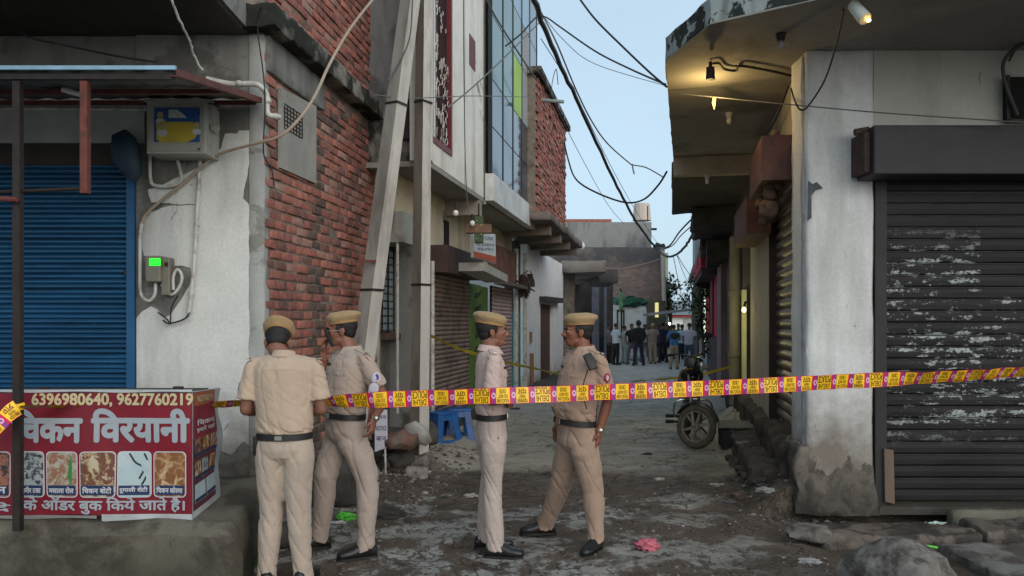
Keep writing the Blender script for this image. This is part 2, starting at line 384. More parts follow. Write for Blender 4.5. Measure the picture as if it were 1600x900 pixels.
X, Y, Z = t.xyz(); nb = t.noise(1.0, 7, .62, dist=.4); 
mud = t.mix(t.ramp(t.noise(3.5, 8, .7), .3, .7), (.062, .045, .033), (.16, .122, .09))
conc = t.mix(t.ramp(t.noise(5, 8, .7), .3, .7), (.27, .262, .24), (.42, .41, .375))
vo = t.n('TexVoronoi', feature='DISTANCE_TO_EDGE'); wv = t.n('VectorMath', operation='ADD'); nz = t.n('TexNoise'); t.l(t.pos, nz.inputs['Vector']); nz.inputs['Scale'].default_value = 3; nz.inputs['Detail'].default_value = 5; t.l(t.pos, wv.inputs[0]); t.l(nz.outputs[1], wv.inputs[1]); t.l(wv.outputs[0], vo.inputs['Vector']); vo.inputs['Scale'].default_value = 1.9
crack = t.ramp(vo.outputs['Distance'], .012, .035, 1, 0)
fleck = t.ramp(t.noise(30, 3, .6), .66, .7)
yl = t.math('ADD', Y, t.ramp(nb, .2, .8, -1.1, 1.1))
patch = t.math('MULTIPLY', t.ramp(t.noise(1.7, 9, .66, loc=(2, 5, 0), dist=.3), .47, .52), t.ramp(t.noise(7, 8, .7, loc=(1, 2, 0), dist=.4), .4, .46))            # broken slabs of old concrete showing through
left = t.ramp(t.math('ADD', X, t.ramp(nb, .3, .7, -.6, .6)), 1.0, 2.0, 1, .12)
near = t.ramp(yl, 7.2, 7.5, 1, 0)
c = t.mix(t.math('MULTIPLY', patch, t.math('MULTIPLY', near, left)), mud, conc)
gravel = t.mix(t.ramp(t.noise(14, 4, .7), .35, .65), (.13, .115, .09), (.24, .22, .185))
smooth = t.mix(t.ramp(t.noise(1.6, 6, .6), .35, .65), (.28, .25, .195), (.38, .34, .275))
smooth = t.mix(t.ramp(t.noise(5, 6, .7, loc=(1, 1, 0)), .62, .7, 0, .4), smooth, (.06, .05, .04))
c = t.mix(t.ramp(yl, 8.7, 9.5), c, smooth)
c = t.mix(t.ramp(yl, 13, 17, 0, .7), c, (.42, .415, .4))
c = t.mix(t.math('MULTIPLY', crack, t.ramp(t.noise(1.2, 3, .5), .4, .55, 0, .75)), c, (.03, .024, .018))
c = t.mix(t.math('MULTIPLY', fleck, t.ramp(Y, 8.5, 9.2, .8, .25)), c, (.3, .28, .24))
t.l(c, t.b.inputs['Base Color'])
t.l(t.ramp(t.noise(2.2, 6, .6, loc=(4, 0, 0)), .35, .7, .42, .95), t.b.inputs['Roughness'])
t.bump(t.math('MULTIPLY', t.ramp(yl, 8.2, 9.6, 1, .3), t.math('ADD', t.noise(26, 8, .75), t.math('SUBTRACT', t.math('MULTIPLY', patch, .5), t.math('MULTIPLY', crack, .5)))), 1.0, .035)
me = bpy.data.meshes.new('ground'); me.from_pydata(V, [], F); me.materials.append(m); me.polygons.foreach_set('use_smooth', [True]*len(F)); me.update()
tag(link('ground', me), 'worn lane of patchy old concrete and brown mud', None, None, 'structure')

# ---------------------------------------------------------------- left corner: shop with the blue shutter (front plane y = 6.5)
YF = 6.5
def XF(px, d=YF): return (px-CX)/FPX*d
def ZF(py, d=YF): return CAMZ-(py-HY)/FPX*d
shop = thing('corner_shop', (-4, YF, 0), 0, 'grey and white corner shop with a closed blue roller shutter', 'shop building')
shop.location = (0, 0, 0)
b = MB(); b.box(XF(213), -2.125, YF, YF+.25, 0, 4.0); b.box(-6.6, XF(213)-.004, YF+.03, YF+.25, 3.12, 4.0); b.box(-6.6, XF(0)-.9, YF, YF+.25, 0, 3.12)
b.build('wall', cement, shop)
rough_box('column', -2.125, -2.0, YF-.012, YF+.3, 0, 4.0, wall_mat('column_plaster', (.4, .41, .39), (.25, .25, .23), (.55, .6), 3, grime=(.1, .085, .065), gz=(.5, 1.1), stain=(.24, .24, .22)), shop, .05, .006, 9, .006)
b = MB(); b.box(-6.6, XF(228), YF-.03, YF+.02, ZF(224), ZF(166)); b.build('sign_band', M_('white_board', (.42, .44, .43), .7, .12, 3, dirt=(.3, .3, .28), dsc=2), shop)
b = MB(); b.box(-6.6, XF(206), YF-.02, YF+.03, ZF(258), ZF(226)); b.build('shutter_box', M_('dark_beam', (.035, .03, .027), .8, .3, 5), shop)
outline = [(214, 660), (214, 497), (222, 487), (236, 477), (247, 482), (256, 497), (268, 492), (278, 478), (292, 455), (300, 437), (298, 420), (285, 415), (262, 417), (245, 402), (226, 400), (219, 380), (219, 350), (228, 335), (262, 322), (310, 320), (236, 316), (231, 296), (256, 288), (290, 272), (322, 256), (345, 232), (352, 209), (371, 209), (373, 205), (392, 205), (393, 230), (395, 246), (389, 262), (384, 285), (380, 310), (388, 318), (394, 332), (390, 345), (396, 380), (398, 420), (398, 520), (399, 680), (396, 700), (380, 690), (362, 712), (340, 700), (300, 740)]
pts = []
for i, (a, c_) in enumerate(outline):
    a2, c2 = outline[(i+1) % len(outline)]; n = max(1, int(math.hypot(a2-a, c2-c_)/9))
    for k in range(n):
        x = a+(a2-a)*k/n; y = c_+(c2-c_)*k/n; s = .0 if x < 215 else 2.2
        pts.append((XF(x+s*mnoise.noise(Vector((x*.2, y*.2, 0)))), YF-.001, ZF(y+s*mnoise.noise(Vector((x*.2, y*.2, 5))))))
b = MB(); b.prism(pts, (0, -.007, 0)); b.build('paint_layer', old_white, shop)
b = MB(); b.box(-6.6, XF(201), YF+.02, YF+.06, 0, ZF(258)); b.build('shutter_backing', dark_hole, shop)
b = MB(); b.box(XF(200), XF(213)-.002, YF-.03, YF+.06, .3, ZF(226)-.002); b.build('shutter_frame', blue_frame, shop)
sh = shutter(shop, (-6.5, YF+.0, 0), (XF(200), YF+.0, 0), .45, ZF(256), .0405, blue_slat, (0, -1, 0), .010)
b = MB(); b.bbox(XF(196), XF(201), YF-.03, YF, ZF(432), ZF(422), .004); b.build('latch', iron, shop)
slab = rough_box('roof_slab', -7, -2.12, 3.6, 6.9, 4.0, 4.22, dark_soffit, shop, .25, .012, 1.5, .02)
b = MB(); b.box(-2.12, -2.105, 3.6, 6.5, 4.02, 4.21); b.build('slab_edge', cement, shop)

# tin awning on iron posts
aw = thing('tin_awning', (XF(28, 4.85), 4.85, .45), 0, 'rusty framed tin awning with pale blue front edge over the shop step', 'awning')
aw.location = (0, 0, 0)
f0, f1, bk = 4.8, 6.42, 3.46; zf = 3.18
nn = 46; xs_ = [-6.6+(-2.02+6.6)*i/nn for i in range(nn+1)]; b = MB()
b.add([(x, y, z+(.008 if i % 2 else -.008)) for y, z in ((f0, zf), (f1, bk)) for i, x in enumerate(xs_)]+[(x, y, z+.006+(.008 if i % 2 else -.008)) for y, z in ((f0, zf), (f1, bk)) for i, x in enumerate(xs_)],
      [(i, i+1, nn+2+i, nn+1+i) for i in range(nn)]+[(2*(nn+1)+i, 2*(nn+1)+i+1, 3*(nn+1)+i+1, 3*(nn+1)+i) for i in range(nn)])
b.build('roof_sheet', tin, aw)
b = MB(); b.box(-6.6, XF(275, f0), f0-.012, f0+.01, zf+.004, zf+.028); b.build('front_edge', blue_tin, aw)
b = MB(); b.obox((-2.0, (f0+f1)/2, (zf+bk)/2-.01), (0, (f1-f0)/2, (bk-zf)/2), (.004, 0, 0), (0, 0, .022)); b.obox((-2.02, (f0+f1)/2, (zf+bk)/2-.03), (0, (f1-f0)/2, (bk-zf)/2), (.02, 0, 0), (0, 0, .003)); b.build('edge_rail', rust, aw)
for q in (0.02, .5, .97):
    y = f0+(f1-f0)*q; z = zf+(bk-zf)*q-.03; b = MB(); b.box(-6.6, -2.03, y-.015, y+.015, z-.02, z+.012); b.build('purlin', rust if q > .1 else iron, aw)
b = MB(); x = XF(28, 4.85); b.box(x-.022, x+.022, 4.83, 4.874, .42, 3.13); b.build('post', iron, aw)
b = MB(); x = XF(133, 4.85); b.box(x-.022, x+.022, 4.83, 4.874, ZF(302, 4.85), 3.13); b.build('post', rust, aw)
b = MB(); b.cyl((-3.7, 4.86, ZF(306, 4.85)), (XF(136, 4.85), 4.86, ZF(294, 4.85)), .012, n=8); b.build('tie_rod', iron, aw)
b = MB(); b.cyl((-3.7, 4.8, ZF(302, 4.85)), (XF(27, 4.8), 4.8, ZF(314, 4.85)), .016, n=8); b.build('bracket', rust, aw)
# things fixed to that wall
b = MB(); b.tube([W(0, 169, 6.42), W(90, 170, 6.42), W(232, 171, 6.42)], .014, sub=1); b.tube([W(0, 186-17, 6.40)]*1+[W(2, 169, 6.4)], .01, sub=1)
for p in (64, 180): b.cyl(W(p-4, 170, 6.42), W(p+4, 170, 6.42), .019)
b.build('conduit_pipe', pvc, label='white conduit pipe running level above the blue shutter', cat='pipe')
tl = thing('tube_light', (0, 0, 0), 0, 'unlit white tube light hanging under the tin awning', 'light fitting')
b = MB(); b.cyl(W(98, 140, 5.6), W(132, 149, 5.6), .02); b.build('tube', M_('tube_glass', (.7, .72, .7), .3, .05, 4, bump=0), tl)
b = MB(); b.cyl(W(10, 124, 5.7), W(98, 140, 5.6), .012); b.build('bracket', iron, tl)
# hanging blue tarp bundle
b = MB(); rg = [((0, 0, .0), .02, .02), ((-.01, 0, -.04), .09, .04), ((0, 0, -.14), .125, .06), ((.02, 0, -.25), .11, .06), ((.05, 0, -.35), .07, .04), ((.06, 0, -.4), .02, .02)]
p = W(196, 204, 6.3); b.loft([((p.x+c[0], p.y, p.z+c[2]), rx, ry) for c, rx, ry in rg], (1, 0, 0), (0, 1, 0), 14)
b.v = [tuple(Vector(v)+mnoise.noise_vector(Vector(v)*9)*.02) for v in b.v]
b.build('tarp_bundle', blue_cloth, smooth=True, label='dark blue tarp bundle hung above the corner of the blue shutter', cat='tarp')
# big meter box
mbx = thing('meter_box', (0, 0, 0), 0, 'large grey electricity box with a yellow and blue poster on its door', 'meter box')
x0, x1, z0, z1 = XF(229, 6.2), XF(321, 6.2), ZF(240, 6.2), ZF(158, 6.2)
grey_box = M_('grey_steel', (.36, .36, .32), .5, .15, 4, metal=.1, bump=.05, dirt=(.24, .23, .2), dsc=5)
b = MB(); b.bbox(x0, x1, 6.2, 6.5, z0, z1, .006); b.build('housing', grey_box, mbx)
b = MB(); b.add([(x0-.012, 6.17, z1-.012), (x1+.012, 6.17, z1-.012), (x1+.012, 6.5, z1+.055), (x0-.012, 6.5, z1+.055), (x0-.012, 6.17, z1+.012), (x1+.012, 6.17, z1+.012), (x1+.012, 6.5, z1+.08), (x0-.012, 6.5, z1+.08)], [(0, 1, 2, 3), (4, 5, 6, 7), (0, 1, 5, 4), (1, 2, 6, 5), (2, 3, 7, 6), (3, 0, 4, 7)]); b.build('lid', grey_box, mbx)
b = MB(); b.box(x0+.02, x1-.02, 6.192, 6.2, z0+.02, z1-.03); b.build('door', M_('grey_steel_door', (.3, .3, .26), .5, .12, 4, bump=.05), mbx)
b = MB(); b.obox((x1+.012, 6.35, z1-.1), (.012, 0, .02), (0, .07, 0), (-.01, 0, .085)); b.build('side_cover', grey_box, mbx)
for q in (.07, .38): 
    b = MB(); b.cyl((x1-.045, 6.186, z1-.03-q*.9), (x1-.045, 6.194, z1-.03-q*.9), .008); b.build('lock', iron, mbx)
po = MB(); po.box(XF(241, 6.19), XF(312, 6.19), 6.187, 6.191, ZF(222, 6.19), ZF(168, 6.19)); po = po.build('poster', M_('poster_blue', (.02, .08, .25), .5, .1, 5, bump=0), mbx)
yel = M_('poster_yellow', (.42, .33, .04), .5, .1, 8, bump=0); pale = M_('poster_pale', (.45, .48, .45), .5, .2, 30, bump=0); skin_p = M_('poster_face', (.35, .3, .12), .5, .3, 40, bump=0)
def disc(cx, cz, rx, rz, y, n=20): return [(cx+rx*math.cos(2*math.pi*k/n), y, cz+rz*math.sin(2*math.pi*k/n)) for k in range(n)]
b = MB(); q = lambda a, c: (XF(a, 6.18), 6.1855, ZF(c, 6.18)); b.add([q(244, 190), q(300, 190), q(307, 197), q(309, 206), q(304, 216), q(292, 222), q(250, 222), q(244, 217)], [tuple(range(8))]); b.build('poster_panel', yel, mbx)
b = MB(); b.add([q(263, 171), q(276, 171), q(286, 178), q(292, 184), q(263, 184)], [tuple(range(5))]); b.build('poster_panel', pale, mbx)
for (a, c_, r) in ((250, 180, 5), (253, 196, 6), (307, 196, 5)):
    b = MB(); p = q(a, c_); b.add(disc(p[0], p[2], r*.0049, r*.006, 6.1835), [tuple(range(20))]); b.build('poster_portrait', skin_p, mbx)
    b = MB(); b.add(disc(p[0], p[2]-r*.009, r*.007, r*.005, 6.184), [tuple(range(20))]); b.build('poster_portrait', pale, mbx)
put_text('lettering', 'SAMVAD 2023', 0, .15, 0, .02, M_('poster_red', (.3, .04, .02), .5, bump=0), mbx, (XF(265, 6.18), 6.183, ZF(204, 6.18))) if False else None
b = MB(); b.tube([W(235, 235, 6.45), W(235, 278, 6.45), W(243, 290, 6.45), W(270, 290, 6.45), W(283, 282, 6.45), W(282, 268, 6.45), W(276, 245, 6.45)], .014, n=8); b.build('loop_pipe', pvc, smooth=True, label='bent white pipe looping below the large meter box', cat='pipe')
b = MB(); b.tube([W(313, 248, 6.46), W(308, 330, 6.46), W(303, 420, 6.46), W(295, 490, 6.46)], .016, n=8, sub=2)
for (a, c_) in ((308, 350), (299, 458)): b.cyl(W(a, c_-3, 6.46), W(a, c_+3, 6.46), .021)
b.build('drop_pipe', pvc, smooth=True, label='straight white pipe running down the wall below the meter box', cat='pipe')
b = MB(); b.tube([W(296, 488, 6.45), W(290, 497, 6.45), W(276, 503, 6.45), W(262, 505, 6.44), W(255, 500, 6.44)], .007); b.tube([W(247, 488, 6.45), W(262, 500, 6.44), W(266, 506, 6.44), W(268, 480, 6.45), W(278, 462, 6.45)], .006)
b.build('loose_wire', black, smooth=True, label='black wire ends curling out of the white pipe foot', cat='wire')
sm = thing('small_meter', (0, 0, 0), 0, 'small grey electricity meter with a glowing green display', 'electricity meter')
meter_m = M_('meter_plastic', (.17, .155, .12), .5, .15, 6, bump=.05)
b = MB(); b.bbox(XF(230, 6.4), XF(254, 6.4), 6.36, 6.5, ZF(441, 6.4), ZF(400, 6.4), .012); b.build('case', meter_m, sm)
b = MB(); b.bbox(XF(253, 6.42), XF(267, 6.42), 6.4, 6.5, ZF(462, 6.4), ZF(402, 6.4), .012); b.build('terminal_cover', meter_m, sm)
b = MB(); b.box(XF(233, 6.35), XF(250, 6.35), 6.352, 6.358, ZF(415, 6.35), ZF(404, 6.35)); b.build('display', M_('green_display', (.02, .5, .03), .4, 0, bump=0, emit=(.01, 1, .02, 1.1)), sm)
b = MB(); b.ell((XF(257, 6.35), 6.38, ZF(412, 6.35)), .014, .014, .018); b.build('seal_knob', iron, sm)
b = MB(); b.tube([W(243, 442, 6.43), W(242, 460, 6.43), W(232, 470, 6.43), W(220, 458, 6.44), W(219, 420, 6.44), W(219, 370, 6.44), W(222, 350, 6.44)], .013, n=8)
b.tube([W(253, 444, 6.42), W(258, 456, 6.42), W(270, 460, 6.42), W(282, 445, 6.43), W(284, 430, 6.43), W(277, 421, 6.43), W(271, 432, 6.43), W(271, 453, 6.43)], .012, n=8)
b.build('meter_hose', pvc, smooth=True, label='looped white hoses under the small green lit meter', cat='hose')
b = MB(); b.tube([W(221, 360, 6.46), W(226, 338, 6.46), W(250, 315, 6.45), W(285, 287, 6.44), W(320, 256, 6.42), W(345, 240, 6.4), W(395, 225, 6.3), W(437, 213, 6.25), W(468, 185, 6.3), W(492, 150, 6.4), W(515, 100, 6.7), W(545, 48, 7.1), W(580, 2, 7.6), W(640, -70, 8.6)], .0125, n=8)
b.build('tan_cable', cable_tan, smooth=True, label='thick tan cable sweeping from the shop wall up past the brick wall', cat='cable')
b = MB(); b.tube([W(268, -5, 5.2), W(280, 30, 5.3), W(297, 65, 5.5), W(302, 85, 5.6), W(316, 110, 5.7)], .009, n=6, jit=.004); b.build('frayed_cord', pvc, label='frayed white cord hanging from the roof slab onto the awning', cat='cord')
b = MB(); b.tube([W(-5, -15, 4.6), W(35, 52, 5.5), W(100, 70, 5.6), W(185, 88, 6.0), W(245, 97, 6.2)], .008); b.build('slack_wire', black, label='thin black wire sagging under the left roof slab', cat='wire')
b = MB(); b.tube([W(322, 123, 6.3), W(360, 131, 6.35), W(395, 131, 6.35), W(408, 136, 6.35), W(417, 150, 6.4), W(418, 176, 6.4), W(424, 181, 6.4), W(436, 183, 6.5)], .022, n=10)
for (a, c_, d_) in ((373, 131, 6.35), (418, 158, 6.4), (430, 182, 6.45)): b.ell(W(a, c_, d_), .032, .03, .028)
b.build('elbow_pipe', pvc, smooth=True, label='white elbow pipe wrapping round the shop corner onto the brick wall', cat='pipe')

# ---------------------------------------------------------------- brick side wall along the lane
LA = Line(-2.0, 6.5, .127); tE = LA.t(590)
bw = thing('brick_building', (0, 0, 0), 0, 'tall bare red brick building side with a mossy concrete ledge', 'brick building')
b = MB(); lbox(b, LA, 0.0, tE, -.3, -.014, 0, 4.02); lbox(b, LA, -.06, tE, -.3, -.014, 4.2, 7.5); b.build('wall', mortar, bw)
bm_ = MB(); bm_.bbox(-.11, .11, -.04, .0, -.034, .034, .007); base_vf = (bm_.v, bm_.f)
variants = []
for i in range(6):
    for s in range(3):
        q = MB(); q.v = [tuple(Vector(v)+mnoise.noise_vector(Vector(v)*14+Vector((s*5, i*3, 0)))*.007) for v in base_vf[0]]; q.f = base_vf[1]; q.m = [0]*len(q.f)
        variants.append(q.mesh('brick', BR[i], smooth=True))
bl = []
for row in range(90):
    z = .32+row*.0835
    if 3.98 < z+.04 and z-.04 < 4.24: continue
    for k in range(-1, 15):
        t_ = (k+(.5 if row % 2 else 0))*.232+.115+.008*math.sin(row*3.1)
        if t_-.11 < -.0 or t_+.11 > tE-.03: 
            if not (-.12 < t_ < tE+.1): continue
        d_ = LA.d(t_); ztop = CAMZ+HY/FPX*d_+.25
        if z > ztop or t_ > tE-.08 or t_ < .08: continue
        if LA.t(434)+.02 < t_ < LA.t(491)-.02 and ZF(250, LA.d(t_)) < z < ZF(150, LA.d(t_))-.02: continue
        bl.append((d_*d_*(1+.2*(z < .9)), t_, z))
bl.sort(); random.seed(3); big = MB(); bigmat = []
for i, (q, t_, z) in enumerate(bl):
    mi = random.choices(range(5), (5, 4, 4, 2, 2))[0]; off = random.uniform(-.012, .009); rz = LA.rz+random.uniform(-.02, .02); ry = random.uniform(-.03, .03)
    p = LA.w(t_, off, z); sx = CX+FPX*p.x/p.y+14*mnoise.noise(Vector((0, 0, z*2)))
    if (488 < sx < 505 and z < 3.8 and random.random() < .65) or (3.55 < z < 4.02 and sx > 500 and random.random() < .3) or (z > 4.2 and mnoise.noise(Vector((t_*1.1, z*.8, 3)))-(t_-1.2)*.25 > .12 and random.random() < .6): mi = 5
    if random.random() < .012: continue
    Mx = Matrix.Translation(p)@Matrix.Rotation(rz, 4, 'Z')@Matrix.Rotation(math.pi, 4, 'Z')@Matrix.Rotation(ry, 4, 'Y')
    # local -y of the brick faces into the wall after the turn
    if i < 300:
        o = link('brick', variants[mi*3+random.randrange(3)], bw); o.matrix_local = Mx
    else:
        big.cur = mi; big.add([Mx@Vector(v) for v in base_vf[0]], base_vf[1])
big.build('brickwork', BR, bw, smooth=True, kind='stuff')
rough_box('ledge', -.15, tE+.5, -.25, .15, 4.02, 4.2, mossy, bw, .04, .022, 11, .004, M=LM(LA))
rough_box('plaster_band', .03, LA.t(505), -.03, .02, 3.72, 4.02, cement, bw, .08, .01, 3, .01, M=LM(LA))
t0, t1 = LA.t(434), LA.t(491); b = MB()
P = [(t0, ZF(262, LA.d(t0))), (t1, ZF(287, LA.d(t1))), (t1, ZF(166, LA.d(t1))), (t0, ZF(137, LA.d(t0)))]
b.prism([LA.w(a, .0, c_) for a, c_ in P], Vector((LA.n.x, LA.n.y, 0))*.022); b.build('plaster_panel', M_('panel_plaster', (.27, .265, .24), .9, .15, 3, bump=.3, dirt=(.2, .19, .17)), bw)
b = MB(); ta, tb = LA.t(440), LA.t(468)
for k in range(7): 
    t_ = ta+(tb-ta)*k/6; lbox(b, LA, t_-.004, t_+.004, .022, .03, ZF(200, LA.d(ta)), ZF(160, LA.d(ta))-.03*abs(k-3)/3)
    zz = ZF(200, LA.d(ta))+(ZF(162, LA.d(ta))-ZF(200, LA.d(ta)))*k/6; lbox(b, LA, ta, tb, .022, .029, zz-.003, zz+.003)
b.build('vent_grille', iron, bw)
rough_box('edge_plaster', tE-.03, tE+.06, -.3, .02, 0, 7.5, M_('edge_plaster', (.36, .34, .28), .9, .2, 4, bump=.4), bw, .12, .008, 3, .01, M=LM(LA))

# ---------------------------------------------------------------- left row beyond the brick wall
LB = Line(-1.2, 10.4, .19)
N3 = Vector((LB.n.x, LB.n.y, 0)); U3 = Vector((LB.u.x, LB.u.y, 0))
def T(px, o=0): return LB.t(px, o)
def Z(py, t, o=0): return LB.z(py, t, o)
# staircase building, grey, with a block jutting out above
sb = thing('staircase_building', (0, 0, 0), 0, 'grey concrete building with a barred brown door and steps behind the concrete poles', 'building')
tA, tB = T(583), T(668); tS = (9.46-10.4)/LB.u.y
b = MB(); lbox(b, LB, tS, T(650), -.6, -.35, 0, 2.75); b.build('recess_wall', M_('recess_plaster', (.13, .125, .11), .9, .3, 4, bump=.4, dirt=(.06, .055, .05)), sb)
b = MB(); lbox(b, LB, T(650), tB, -.6, .0, 0, 2.75); b.build('pier', grey_wall, sb)
b = MB(); lbox(b, LB, tS, T(668), -.6, .0, 2.75, 3.5); b.build('upper_wall', cream, sb)
yb = 9.32; b = MB(); b.box((583-CX)/FPX*yb-.15, (641-CX)/FPX*yb-.002, yb, yb+1.2, 3.48, 7.5); b.build('jutting_block', wall_mat('block_grey', (.17, .17, .17), (.09, .09, .088), (.5, .6), 1.4, stain=(.035, .035, .033), ssc=(3, 3, .6)), sb)
rough_box('block_edge', (586-CX)/FPX*yb-.1, (642-CX)/FPX*yb-.01, yb-.07, yb+.3, 3.5, 4.0, mossy, sb, .06, .05, 5, .02)
tl0, tl1 = tS, T(652, .1); b = MB(); lbox(b, LB, tl0, tl1, -.3, .1, 2.62, 2.98); b.build('lintel_box', M_('lintel_paint', (.3, .31, .29), .8, .15, 3, bump=.3, dirt=(.2, .19, .16)), sb)
# window with blue-grey louvres
t0, t1 = T(594, -.3), T(617, -.3); wn = MB(); lbox(wn, LB, t0, t1, -.36, -.33, 1.55, 2.62); wn = wn.build('window', M_('window_dark', (.05, .07, .08), .4, .2, 5, bump=0), sb)
lv = M_('louvre', (.2, .26, .28), .5, .2, 6, bump=.05)
for k in range(11):
    b = MB(); z_ = 1.58+k*.093; lbox(b, LB, t0+.02, t1-.02, -.33, -.31, z_, z_+.07); b.build('slat', lv, wn)
b = MB()
for q in (.1, .5, .9): lbox(b, LB, t0+(t1-t0)*q-.008, t0+(t1-t0)*q+.008, -.30, -.285, 1.52, 2.62)
b.build('window_bar', iron, wn)
b = MB(); lbox(b, LB, t0-.06, t1+.05, -.36, -.2, 1.46, 1.54); b.build('sill', M_('sill_brown', (.09, .05, .04), .8, .2, 5), sb)
# barred door over steps
t0, t1 = T(627, -.25), T(650, -.25); dr = MB(); lbox(dr, LB, t0, t1, -.36, -.32, 1.35, 2.62); dr = dr.build('door', M_('door_brown', (.055, .03, .025), .6, .2, 5), sb)
for k in range(6):
    b = MB(); q = t0+.03+(t1-t0-.06)*k/5; lbox(b, LB, q-.01, q+.01, -.32, -.29, 1.5, 2.45); b.build('door_bar', M_('bar_brown', (.11, .05, .04), .6, .2, 5), dr)
b = MB(); lbox(b, LB, t0, t1, -.32, -.30, 2.45, 2.62); b.build('door_head', M_('head_ochre', (.25, .15, .08), .7, .2, 5), dr)
for k in range(7):
    b = MB(); lbox(b, LB, t0-.05, t1+.02, -.34, .0+.02-.05*k, k*.19+.02, k*.19+.2); b.build('step', M_('step_stone', (.13, .105, .09), .9, .3, 5, bump=.5, dirt=(.05, .045, .04)), sb)
b = MB(); b.cyl(LB.w(T(621, .02), .02, .6), LB.w(T(621, .02), .02, 2.64), .018, n=8); b.build('thin_white_pipe', pvc, label='thin white pipe standing between the louvred window and the barred door', cat='pipe')

# white building with maroon barred window, jutting over the lane
wb = thing('white_building', (0, 0, 0), 0, 'white two storey building with tall maroon barred window over closed shops', 'building')
O1 = .51; t0, t1 = T(670, O1), T(764, O1)
twa, twb = T(674, O1), T(705, O1); zb0 = 3.78; w_bot = Z(228, (twa+twb)/2, O1)
b = MB(); lbox(b, LB, t0, twa, .3, O1, 3.5, 9); lbox(b, LB, twb, t1, -.3, O1, 3.5, 9); lbox(b, LB, twa, twb, .3, O1, 3.5, w_bot)
b.box((640-CX)/FPX*9.05, (640-CX)/FPX*9.05+.25, 9.06, 9.6, 3.5, 9); b.build('upper_wall', facade_white, wb)
b = MB(); lbox(b, LB, twa, twb, O1-.35, O1-.16, w_bot, 9); b.build('window_recess', M_('recess_brown', (.05, .03, .03), .8, .3, 5), wb)
wn = MB()
for q in (twa+.015, twb-.015): lbox(wn, LB, q-.03, q+.03, O1-.14, O1+.012, w_bot-.03, 9)
lbox(wn, LB, twa, twb, O1-.14, O1+.014, w_bot-.04, w_bot+.03); wn = wn.build('window_frame', maroon, wb)
for k in range(9):
    b = MB(); q = twa+.06+(twb-twa-.12)*k/8; lbox(b, LB, q-.008, q+.008, O1-.06, O1-.044, w_bot, 9); b.build('window_bar', M_('bar_dark', (.035, .015, .017), .6, .2, 5), wn)
random.seed(5); b = MB(); lat = M_('lattice_white', (.42, .4, .36), .6, .2, 6, dirt=(.2, .16, .15), dsc=3)   # pale scrollwork in the lower part of the window
for k in range(150):
    q = random.uniform(twa+.05, twb-.04); z_ = w_bot+.05+(random.uniform(0, .95) if k < 80 else random.uniform(.9, 3.2)); h = random.uniform(.05, .12)
    b.tube([LB.w(q, O1-.03, z_), LB.w(q+random.uniform(-.04, .04), O1-.03, z_+h/2), LB.w(q+random.uniform(-.03, .03), O1-.03, z_+h)], .008, n=4, sub=3)
b.build('window_scrollwork', lat, wn, kind='stuff')
b = MB(); ta, tb = T(733, O1), T(742, O1); zz = Z(75, ta, O1); lbox(b, LB, ta, tb, O1-.02, O1+.008, zz-.22, zz+.2); b.build('small_window', maroon, wb)
b = MB(); q = T(726, O1); lbox(b, LB, q-.006, q+.006, O1, O1+.004, 3.5, 9); b.build('wall_joint', M_('joint_grey', (.2, .19, .17), .9, .1, 4), wb)
b = MB(); lbox(b, LB, T(757, O1), T(757, O1)+.05, O1-.04, O1+.02, 3.42, 9); b.build('corner_trim', facade_white, wb)
b = MB(); lbox(b, LB, t0, T(840, .63), -.4, O1-.004, 3.44, 3.5); b.build('soffit_slab', soffit, wb)
b = MB(); q = T(752, O1); lbox(b, LB, q-.1, q+.08, -.2, O1-.01, 3.22, 3.44); b.build('beam', M_('beam_cream', (.3, .27, .22), .9, .2, 4, bump=.3), wb)
b = MB(); lbox(b, LB, T(668), T(800), -.3, .0, 2.55, 3.44); b.build('fascia_wall', cream, wb)
b = MB(); q = T(697, .0); lbox(b, LB, q-.13, q+.13, -.1, .012, 2.72, 3.15); b.build('vent_window', dark_hole, wb)
# brown shutter shop
ta, tb = T(671), T(730); s1 = shutter(wb, LB.w(ta, .03), LB.w(tb, .03), .28, 2.42, .067, brown_slat, N3, .014, label='brown dusty shutter')
b = MB(); lbox(b, LB, ta, tb+.1, -.05, .25, 2.35, 2.72); b.build('shutter_box', M_('shutter_box_brown', (.06, .035, .03), .6, .3, 5, bump=.2), wb)
b = MB(); lbox(b, LB, ta-.2, tb+.1, -.2, .12, 0, .28); b.build('plinth', cement, wb)
b = MB(); lbox(b, LB, T(690), T(735), .25, .62, 2.4, 2.52, -.08); b.build('sun_shade', M_('shade_white', (.4, .39, .36), .7, .2, 4, bump=.2), wb)
b = MB(); b.cyl(LB.w(ta-.03, .05, .3), LB.w(ta-.03, .05, 2.5), .03); b.build('down_pipe', pvc, wb)
# green doorway
ta, tb, tc = T(736), T(747), T(764); b = MB(); lbox(b, LB, T(730)+.02, tb, -.1, .05, 0, 2.3); b.build('green_pier', green_paint, wb)
b = MB(); lbox(b, LB, tb, tc, -.1, -.02, 0, 2.3); b.build('green_door', M_('green_door_paint', (.065, .12, .02), .6, .2, 4), wb)
random.seed(11)
for k in range(9):
    z_ = .3+k*.22; b = MB(); b.prism([LB.w(ta+.05, .055, z_), LB.w(tb-.08, .055, z_+.06), LB.w(tb-.03, .055, z_+.16), LB.w(tb-.2, .055, z_+.1), LB.w(ta+.12, .055, z_+.1)], N3*.006)
    b.build('leaf_ornament', M_('ornament_dark', (.02, .035, .012), .6, .2, 5, bump=0), wb)
